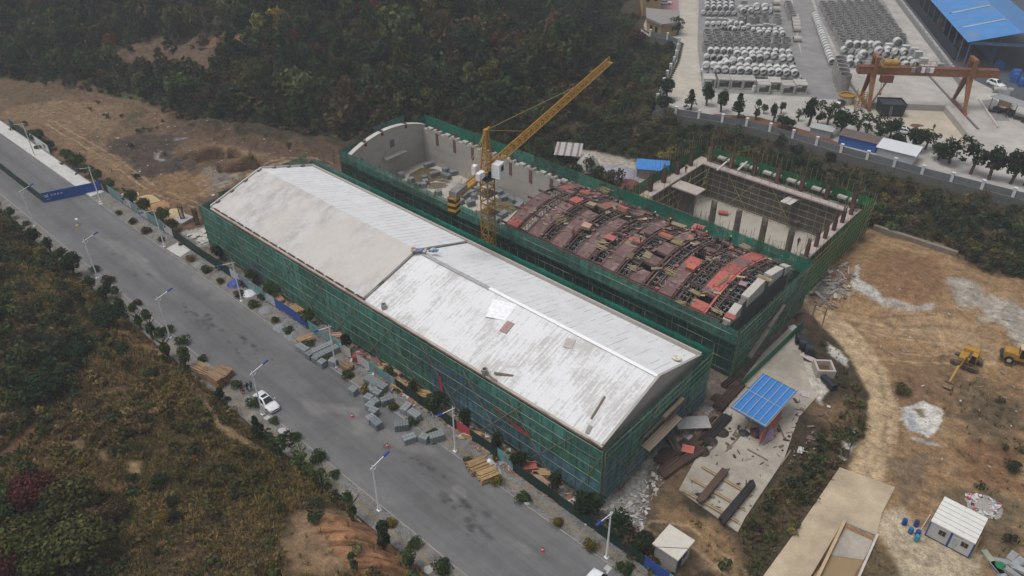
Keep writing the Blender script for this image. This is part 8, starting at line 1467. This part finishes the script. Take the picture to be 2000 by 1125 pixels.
# ---- the wooded hill
P = seedpts(-240, 40, 0, 330, 2.9, rng, 120); dh = -mask(P, HILL); ok = (dh > .3) & (mask(P, YARD) > 3)
for q in TERR: ok &= (mask(P, q) > .3) | (rng.random(len(P)) < .06)
P = P[ok]; dh = dh[ok]; n = len(P); s = rng.choice([1.2, 1.7, 2.3, 3.1, 4.0], n, p=[.28, .30, .23, .13, .06]) * rng.uniform(.85, 1.15, n) * (.75 + .5 * fbm(P[:, 0] * .05, P[:, 1] * .05, 61)) * sstep(-9, 9, dh + 1)
P[:, 2] -= .15 * s; wood = (WT, P, s, s * rng.uniform(.8, 1.35, n), pick(P, (5, 5, 4, 3, 2, 1.4, 1.6, .5, .35), .05, 1) * 1.0)
P2 = seedpts(-240, 42, 0, 330, 2.3, rng, 120); dh = -mask(P2, HILL); ok = (dh > -1.0) & (mask(P2, YARD) > 1.5)
for q in TERR: ok &= (mask(P2, q) > 0) | (rng.random(len(P2)) < .10)
P2 = P2[ok]; n = len(P2); under = (BT_, P2, rng.uniform(.7, 1.5, n), rng.uniform(.6, 1.4, n), pick(P2, (3, 4, 4, 3, 3, 3, 2.5, 1, .5), .08, 2))
scatter('woodland', 'dense dark autumn woodland covering the hill behind the buildings', [wood, under])
# ---- scrub between the buildings and the yard
EXC = [[(-3, 0), (92, 0), (92, 57.5), (-3, 57.5)], [(53, 50), (92.5, 50), (92.5, 84), (53, 84)], onp([(1085, 285), (1180, 300), (1300, 330), (1330, 350), (1250, 372), (1160, 325), (1090, 300)]), onp([(1590, 560), (1640, 500), (1690, 450), (1840, 478), (1870, 505), (1935, 540), (2100, 560), (2300, 800), (1900, 1250), (1480, 1250)])]
P = seedpts(-40, 160, 55, 172, 1.75, rng); ok = (mask(P, YARD) > .9) & (mask(P, HILL) > 0)
for q in EXC: ok &= mask(P, q) > .8
P = P[ok]; dwall = mask(P, YARD); P = P[(dwall > 5.5) | (rng.random(len(P)) < .35)]; n = len(P); s = rng.uniform(.7, 1.7, n) * (.6 + .8 * fbm(P[:, 0] * .1, P[:, 1] * .1, 71)); sets = [(BT_ + WT[:3], P, s, s * rng.uniform(.7, 1.2, n), pick(P, (5, 5, 4, 3, 2.5, 2, 1, .4, .6), .09, 3) * 1.1)]
P = seedpts(-40, 160, 55, 172, 1.0, rng); ok = (mask(P, YARD) > .9) & (mask(P, HILL) > 0)
for q in EXC: ok &= mask(P, q) > .3
P = P[ok]; n = len(P); sets.append((TT, P, rng.uniform(.6, 1.1, n), rng.uniform(.5, 1.1, n), pick(P, (1, 2, 3, 4, 4, 4, 2, 1, 1), .12, 4) * 1.2)); scatter('scrub', 'dark green scrub and dry weeds before the stone yard wall', sets)
# ---- hill south of the road
BAREP = [onp(q) for q in ([(560, 1005), (640, 990), (690, 1003), (780, 1072), (850, 1135), (560, 1135), (550, 1060)], [(222, 612), (240, 610), (250, 650), (340, 700), (345, 715), (240, 665)], [(375, 750), (400, 770), (440, 830), (520, 880), (500, 880), (430, 840)], [(60, 830), (75, 815), (75, 850), (30, 890), (5, 890)], [(135, 865), (165, 855), (160, 880), (140, 880)], [(245, 905), (270, 900), (275, 925), (262, 935)], [(192, 880), (212, 872), (210, 900), (195, 900)])]
P = seedpts(-70, 100, -80, -20.9, .47, rng, 130); pn = fbm(P[:, 0] * .09, P[:, 1] * .09, 33) * .6 + fbm(P[:, 0] * .35, P[:, 1] * .35, 21) * .4; ok = rng.random(len(P)) < np.where(pn > .56, .42, .92)
for q in BAREP: ok &= (mask(P, q) > .2) | (rng.random(len(P)) < .10)
P = P[ok]; n = len(P); hs2 = .5 + .9 * fbm(P[:, 0] * .15, P[:, 1] * .15, 77)
GP = np.array([(.078, .075, .026), (.095, .080, .030), (.128, .096, .038), (.16, .115, .048), (.19, .14, .064), (.105, .072, .038), (.076, .088, .028)])
f = np.clip((fbm(P[:, 0] * .07, P[:, 1] * .07, 88) - .5) * 1.5 + .5 + rng.normal(0, .2, n), 0, .999); gcol = GP[(f * 7).astype(int)] * rng.uniform(.95, 1.8, (n, 1)) * np.array([1.08, 1, .9])
sets = [(TT, P, rng.uniform(.6, 1.1, n) * hs2, rng.uniform(.55, 1.15, n) * hs2, gcol)]
Pg = seedpts(-70, 100, -80, -21.2, 1.15, rng, 200); okg = rng.random(len(Pg)) < .15 + .75 * sstep(.47, .62, fbm(Pg[:, 0] * .11, Pg[:, 1] * .11, 99))
for q in BAREP: okg &= mask(Pg, q) > .3
Pg = Pg[okg]; ng = len(Pg); fg = np.clip((fbm(Pg[:, 0] * .07, Pg[:, 1] * .07, 88) - .5) * 1.5 + .5 + rng.normal(0, .2, ng), 0, .999); sg = rng.uniform(.45, 1.15, ng); sets.append((BT_, Pg, sg, sg * rng.uniform(.7, 1.2, ng), GP[(fg * 7).astype(int)] * rng.uniform(.75, 1.3, (ng, 1))))
DARKP = [onp(q) for q in ([(0, 420), (60, 470), (130, 545), (215, 640), (235, 690), (190, 700), (150, 760), (100, 800), (0, 820)], [(0, 870), (40, 760), (140, 790), (80, 850), (0, 960)], [(0, 920), (60, 935), (180, 985), (240, 1060), (260, 1130), (0, 1130)])]
P = seedpts(-70, 100, -80, -21.3, 1.5, rng, 250); dens = np.full(len(P), .075)
for q in DARKP: dens = np.maximum(dens, .85 * sstep(2.0, -1.0, mask(P, q)))
for q in BAREP: dens = np.where(mask(P, q) < .4, .03, dens)
P = P[rng.random(len(P)) < dens]; n = len(P); s = rng.uniform(.5, 1.35, n); sets.append((BT_, P, s, s * rng.uniform(.7, 1.2, n), pick(P, (3, 4, 4, 4, 3, 2, 1, .3, .6), .12, 5) * 1.15))
P = seedpts(-70, 100, -80, -21.3, 1.9, rng, 80); dens = np.zeros(len(P))
for q in DARKP[:1] + DARKP[2:]: dens = np.maximum(dens, .30 * sstep(1.0, -1.0, mask(P, q)))
P = P[rng.random(len(P)) < dens]; n = len(P); s = rng.uniform(.9, 1.8, n); sets.append((WT[:3] + WT[4:6], P, s, s * rng.uniform(.8, 1.2, n), pick(P, (4, 5, 4, 3, 2, 1, .6, .2, .3), .1, 6) * 1.1))
scatter('undergrowth', 'dry grass, weeds and bushes covering the hillside below the road', sets)
# ---- weeds on the slope beside the concrete road and over the dirt
WP = [(onp([(1448, 1040), (1500, 965), (1560, 885), (1600, 850), (1672, 762), (1690, 830), (1640, 912), (1490, 1128), (1455, 1128)]), 1.0, 1.0), (onp([(1335, 990), (1440, 1050), (1470, 1130), (1390, 1130), (1360, 1040)]), .28, .6), (onp([(1790, 760), (1900, 745), (2000, 800), (2000, 900), (1900, 860), (1840, 800)]), .22, .8), (onp([(1850, 870), (2000, 905), (2000, 1080), (1940, 1100), (1935, 1000)]), .26, .6), (onp([(1680, 1128), (1712, 1055), (1755, 1125)]), .5, .5), (onp([(1590, 650), (1640, 690), (1670, 770), (1620, 800), (1600, 730)]), .4, .6), (onp([(1745, 830), (1800, 850), (1900, 900), (1860, 880)]), .3, .6), (onp([(1200, 1050), (1300, 1090), (1330, 1130), (1240, 1130)]), .6, .9), (onp(WEST[:10] + WEST[10:16]), .05, .5), (onp([(1740, 740), (1800, 740), (1800, 790), (1750, 780)]), .12, .6)]
sets = []
P = seedpts(-140, 150, -21.4, 95, .8, rng); dens = np.zeros(len(P)); hh = np.zeros(len(P))
for q, d, h in WP: m_ = mask(P, q); dens = np.maximum(dens, np.where(m_ < 0, d, 0)); hh = np.maximum(hh, np.where(m_ < 0, h, 0))
ok = (rng.random(len(P)) < dens); vg = ((np.abs(P[:, 1] + 20.75) < .5) & (rng.random(len(P)) < .7)) | ((P[:, 1] > -2.6) & (P[:, 1] < -.3) & (P[:, 0] > -10) & (rng.random(len(P)) < .16)) | ((np.abs(P[:, 1] + 2.95) < .3) & (rng.random(len(P)) < .35)); hh = np.where(vg, .5, hh); ok |= vg
P = P[ok]; hh = hh[ok]; n = len(P); sets.append((TT, P, hh * rng.uniform(.5, 1.1, n), hh * rng.uniform(.5, 1.1, n), pick(P, (1, 2, 3, 4, 4, 4, 2, 1, 1), .12, 7) * 1.25))
P = P[rng.random(n) < np.where(hh > .85, .36, .10)]; n = len(P); s = rng.uniform(.5, 1.2, n); sets.append((BT_, P, s, s * .9, pick(P, (3, 3, 4, 5, 3, 2, 1, .3, 1), .15, 8) * 1.15)); scatter('weeds', 'weeds and low bushes on the slopes around the building site', sets)
# ---- trees of the wood one can tell apart
for px, py, r, h, k, cl, lab in ((552, 62, 3.2, 7.5, 'sparse', 'gold', 'golden yellow tree standing out high on the wooded hill'), (566, 104, 4.2, 6.5, 'round', 'red', 'dark red tree below the golden one on the hill'), (218, 92, 2.8, 4.5, 'round', 'rust', 'rust red tree at the left end of the bare terrace'), (198, 66, 2.6, 4.5, 'round', 'rust', 'rusty tree above the left end of the bare terrace'), (706, 38, 3.4, 5.0, 'round', 'red', 'dull red tree near the upper edge, left of the dark crowns'), (735, 26, 2.8, 5.0, 'round', 'rust', 'rusty tree at the upper edge beside a dull red one'), (972, 92, 3.4, 5.5, 'round', 'red', 'red crowned tree right of the biggest dark crown'), (920, 118, 5.0, 10.0, 'round', 'dark', 'biggest dark round tree in the middle of the wood'), (1050, 128, 5.5, 8.0, 'round', 'olive', 'broad olive tree right of the biggest dark one'), (735, 128, 5.2, 8.5, 'round', 'dark', 'broad dark tree left of the biggest dark one'), (960, 178, 4.0, 8.0, 'oval', 'olive', 'tall olive tree above the far end of the crane jib stay'), (1115, 150, 3.4, 7.5, 'cone', 'olive', 'pointed olive tree just under the crane jib tip'), (1000, 152, 2.8, 4.5, 'round', 'red', 'small reddish tree between two olive ones'), (990, 160, 2.2, 4.0, 'round', 'rust', 'small rusty tree left of the crane jib'), (770, 60, 4.5, 7.5, 'sparse', 'mid', 'greener tree near the upper middle of the wood'), (495, 85, 2.0, 4.0, 'oval', 'dark', 'small dark tree on the right end of the bare terrace'), (470, 118, 3.0, 5.5, 'round', 'dark', 'dark tree at the lower right corner of the bare terrace'), (437, 112, 2.4, 4.5, 'oval', 'dark', 'dark tree just left of another below the terrace'), (1215, 60, 3.2, 6.0, 'round', 'mid', 'green tree near the yard office on the hill'), (355, 175, 3.8, 4.5, 'round', 'mid', 'pale green bush tree at the wood edge above the field'), (1240, 90, 3.4, 6.0, 'round', 'brown', 'brownish tree at the wood edge near the yard road'), (625, 110, 2.6, 4.5, 'round', 'red', 'low reddish tree right of the dark red one')):
    c = on(px, py + 8); tree((c[0], c[1], float(H(c[0], c[1])) + .6), h, r, lab, k, cl, None, 'woodland_tree', bare=.12)
for px, py, r, h, k, cl, lab in ((75, 985, 2.9, 4.6, 'big', 'red', 'dark red leaved tree at the lower left corner'), (140, 1000, 3.6, 5.2, 'big', 'olive', 'yellowish green tree beside the dark red one'), (40, 1090, 3.6, 5.0, 'big', 'olive', 'green tree at the lower left edge below the red one'), (170, 1085, 3.6, 5.0, 'big', 'olive', 'broad green tree at the bottom edge near the corner'), (15, 1005, 2.6, 4.0, 'big', 'mid', 'green tree cut off by the left edge beside the red one'), (25, 1120, 2.2, 3.6, 'big', 'red', 'small red bush tree at the bottom left edge'), (225, 1010, 2.0, 2.6, 'big', 'brown', 'reddish brown bush right of the yellowish tree'), (95, 1110, 2.8, 4.6, 'big', 'olive', 'olive tree at the bottom edge between two green ones'), (215, 630, 3.0, 3.6, 'big', 'dark', 'big dark bush left of the bare path on the hillside'), (150, 700, 2.2, 2.6, 'big', 'dark', 'dark bush in the middle of the hillside'), (90, 770, 3.2, 3.8, 'big', 'dark', 'dark bush clump left of the bare soil patch'), (240, 690, 1.2, 1.4, 'bush', 'dark', 'small dark bush below the bare path'), (320, 1018, 1.0, 1.3, 'bush', 'yellow', 'bright yellow bush on the lower hillside'), (340, 1016, .9, 1.3, 'bush', 'dark', 'small dark bush right of the bright yellow one'), (618, 1018, 1.1, 1.5, 'bush', 'dark', 'round dark bush on the red cut bank'), (343, 985, 1.0, 1.3, 'bush', 'dark', 'dark round bush above the bright yellow one'), (160, 912, .9, 1.2, 'bush', 'yellow', 'yellowish bush near a bare patch on the hillside'), (260, 940, .9, 1.2, 'bush', 'dark', 'dark bush below a pale bare patch'), (315, 942, 1.3, 1.5, 'bush', 'dark', 'dark spreading bush in the middle of the lower hillside'), (1976, 918, 1.2, 1.3, 'bush', 'dark', 'lone dark bush at the right edge above the cabins'), (1760, 765, 1.4, 1.2, 'bush', 'olive', 'olive bush left of the excavator bucket')):
    c = on(px, py); z = float(H(c[0], c[1])); t = tree((c[0], c[1], z), h, r, lab, k, cl, None, 'bush' if r < 1.6 else 'hillside_tree', 'bush' if r < 1.6 else 'tree', bare=.08)

# ================================================================== PEOPLE
def figure(name, J, E, rad):
    me = bpy.data.meshes.new(name); keys = list(J); me.from_pydata([J[k] for k in keys], [(keys.index(a), keys.index(b)) for a, b in E], []); o = bpy.data.objects.new(name, me); COL.objects.link(o)
    o.modifiers.new('skin', 'SKIN'); o.modifiers.new('sub', 'SUBSURF').levels = 1
    for i, k in enumerate(keys): me.skin_vertices[0].data[i].radius = (rad[k], rad[k] * (.75 if k in ('chest', 'belly', 'pelvis') else 1)); me.skin_vertices[0].data[i].use_root = (k == 'pelvis')
    dg = bpy.context.evaluated_depsgraph_get(); r = bpy.data.meshes.new_from_object(o.evaluated_get(dg)); bpy.data.objects.remove(o); r.name = 'person'; return r
def pose(kind):
    J = {'pelvis': (0, 0, .92), 'belly': (0, 0, 1.10), 'chest': (0, .01, 1.34), 'neck': (0, 0, 1.50), 'head': (0, -.02, 1.60), 'crown': (0, -.01, 1.70), 'nose': (0, -.115, 1.615)}
    R = {'pelvis': .15, 'belly': .145, 'chest': .165, 'neck': .06, 'head': .088, 'crown': .075, 'nose': .014}; E = [('pelvis', 'belly'), ('belly', 'chest'), ('chest', 'neck'), ('neck', 'head'), ('head', 'crown'), ('head', 'nose')]
    for s, n in ((-1, 'l'), (1, 'r')):
        st = {'stand': .02, 'walk': .26, 'crouch': 0}[kind] * s
        J.update({'sh' + n: (s * .19, 0, 1.42), 'el' + n: (s * .25, -.02 - st * .5, 1.13), 'wr' + n: (s * .24, -.12 - st * .8, .90), 'pm' + n: (s * .235, -.15 - st * .85, .83), 'hip' + n: (s * .095, 0, .88), 'kn' + n: (s * .105, -.04 + st * .7, .49), 'an' + n: (s * .11, .03 + st * 1.3, .09), 'to' + n: (s * .12, -.14 + st * 1.3, .04)})
        R.update({'sh' + n: .075, 'el' + n: .048, 'wr' + n: .034, 'pm' + n: .036, 'hip' + n: .10, 'kn' + n: .066, 'an' + n: .048, 'to' + n: .04}); E += [('chest', 'sh' + n), ('sh' + n, 'el' + n), ('el' + n, 'wr' + n), ('wr' + n, 'pm' + n), ('pelvis', 'hip' + n), ('hip' + n, 'kn' + n), ('kn' + n, 'an' + n), ('an' + n, 'to' + n)]
        p = np.array(J['pm' + n])
        for f in range(5):
            a, c = 'f%d%s' % (f, n), 'g%d%s' % (f, n); sp = (f - 2) * .018; ln = (.035, .045, .048, .044, .034)[f] if f else .03
            J[a] = tuple(p + ((0, sp, -ln * .9) if f else (-s * .02, -.04, -.02))); J[c] = tuple(p + ((-s * .012, sp * 1.1, -ln * 1.9) if f else (-s * .03, -.055, -.05))); R[a] = .010; R[c] = .008; E += [('pm' + n, a), (a, c)]
    if kind == 'crouch':
        for k in J:
            x, y, z = J[k]; up_ = k in ('pelvis', 'belly', 'chest', 'neck', 'head', 'crown', 'nose') or k[:2] in ('sh', 'el', 'wr', 'pm', 'hi') or k[0] in 'fg'
            if up_: J[k] = (x, y - .30 * max(0, z - .9) + .12, z - .50 - .10 * max(0, z - .9))
            elif k[:2] == 'kn': J[k] = (x * 1.4, -.30, .50)
    return figure(kind, J, E, R)
BODY = {k: pose(k) for k in ('stand', 'walk', 'crouch')}
SKIN = mat('skin', (.36, .22, .155), rough=.6, var=.05); HAIR = mat('black_hair', (.012, .010, .009), var=.1); CL = {}
def cloth(n, c): return mat('cloth_' + n, c, rough=.9, var=.12)
for k, me in BODY.items():
    for m in (SKIN, HAIR, HAIR): me.materials.append(m)
    lo = .9 if k != 'crouch' else .42; hi = 1.50 if k != 'crouch' else .93
    for p in me.polygons:
        x, y, z = p.center; p.material_index = 0 if (z > hi or (abs(x) > .19 and z < (.87 if k != 'crouch' else .37) and z > .3)) else (1 if z > lo else 2); p.use_smooth = True
hm_ = MB().lathe([(.10, .0), (.108, .05), (.085, .115), (.03, .14)], n=12).mesh('hair', HAIR, True); HELM = {}
def person(label, p, kind, top, legs, rz, hat=None, grp=None):
    o = link('person', BODY[kind], None, p, rz)
    for i, m in ((1, cloth(*top)), (2, cloth(*legs))): o.material_slots[i].link = 'OBJECT'; o.material_slots[i].material = m
    h = link('hair' if not hat else 'helmet', hm_, o, (0, 0, 1.60) if kind != 'crouch' else (0, -.10, 1.03))
    if hat: h.material_slots[0].link = 'OBJECT'; h.material_slots[0].material = mat('helmet_' + hat[0], hat[1], rough=.4); h.scale = (1.2, 1.25, 1.15)
    return tag(o, label, 'person', grp)
DKc, NV, RD, GY, BLc, OR_, PK = ('dark', (.018, .018, .022)), ('navy', (.02, .028, .06)), ('red', (.34, .03, .045)), ('slate', (.09, .10, .13)), ('black', (.01, .01, .012)), ('orange', (.55, .16, .03)), ('pink', (.50, .24, .28))
YH, WH, RH = ('yellow', (.6, .45, .05)), ('white', (.6, .6, .6)), ('red', (.5, .04, .03))
g = 'people by the parked car'; person('person in dark clothes standing leftmost by the hillside kerb', (*at(471, 764)[:2], .0), 'stand', DKc, DKc, 2.0, None, g); person('person in a red jacket crouching by the kerb', (*at(476, 770)[:2], .13), 'crouch', RD, GY, 1.0, None, g); person('person in black walking toward the crouching one', (*at(485, 764)[:2], 0), 'walk', BLc, BLc, -1.2, None, g); person('person in a slate blue coat nearest to the parked car', (*at(492, 762)[:2], 0), 'stand', GY, NV, -1.6, None, g)
person('person in black walking alone on the loading floor of the yard', (*at(1822, 256, YZ)[:2], YZ + .015), 'walk', BLc, BLc, .8)
def onarc(px, py):
    z = 10.
    for _ in range(10): c = at(px, py, z); z = float(arc(c[1])) + .16
    return (c[0], c[1], z)
g = 'workers on the formwork'
for px, py, k, t, l, hat, rz, lab in ((1120, 464, 'stand', RD, DKc, None, .5, 'worker in a red jacket standing alone on a maroon panel row'), (1308, 443, 'stand', DKc, DKc, YH, 1.5, 'worker in dark clothes on the crown of the arch by brown boards'), (1278, 424, 'crouch', DKc, DKc, WH, 1.5, 'worker crouching on the far shoulder of the arch'), (1359, 471, 'walk', BLc, DKc, RH, 2.5, 'worker in black by a dark brown sheet near the arch crown'), (1399, 480, 'stand', BLc, BLc, None, .2, 'worker in black standing on the upper dark beam'), (1425, 478, 'stand', DKc, NV, YH, 3, 'worker by the far edge in front of the green net'), (1378, 462, 'crouch', OR_, DKc, WH, 1, 'worker in an orange vest bending by a brown sheet'), (1371, 518, 'crouch', PK, DKc, None, .3, 'worker in pink crouching beside an orange red block'), (1329, 490, 'stand', PK, DKc, YH, 2.0, 'worker in pale pink walking over the middle beam'), (1250, 478, 'stand', DKc, GY, YH, 2.0, 'worker with yellow helmet on the fifth maroon row')):
    person(lab, onarc(px, py), k, t, l, rz, hat, g)
person('worker in dark red with bare arms at the basin edge', (*at(1558, 480, 3.2)[:2], 3.22), 'walk', ('maroon', (.12, .03, .03)), DKc, .5, RH); person('worker in black on the pink slab corner of the basin', (*at(1339, 338, 7.6)[:2], 7.6), 'stand', BLc, BLc, 1.0, YH)
# ================================================================== HAZE
hz_ = MB().bb(-1040, 940, -540, 1140, -9, 80.5).build('haze', hm); tag(hz_, None, None, None, 'stuff')
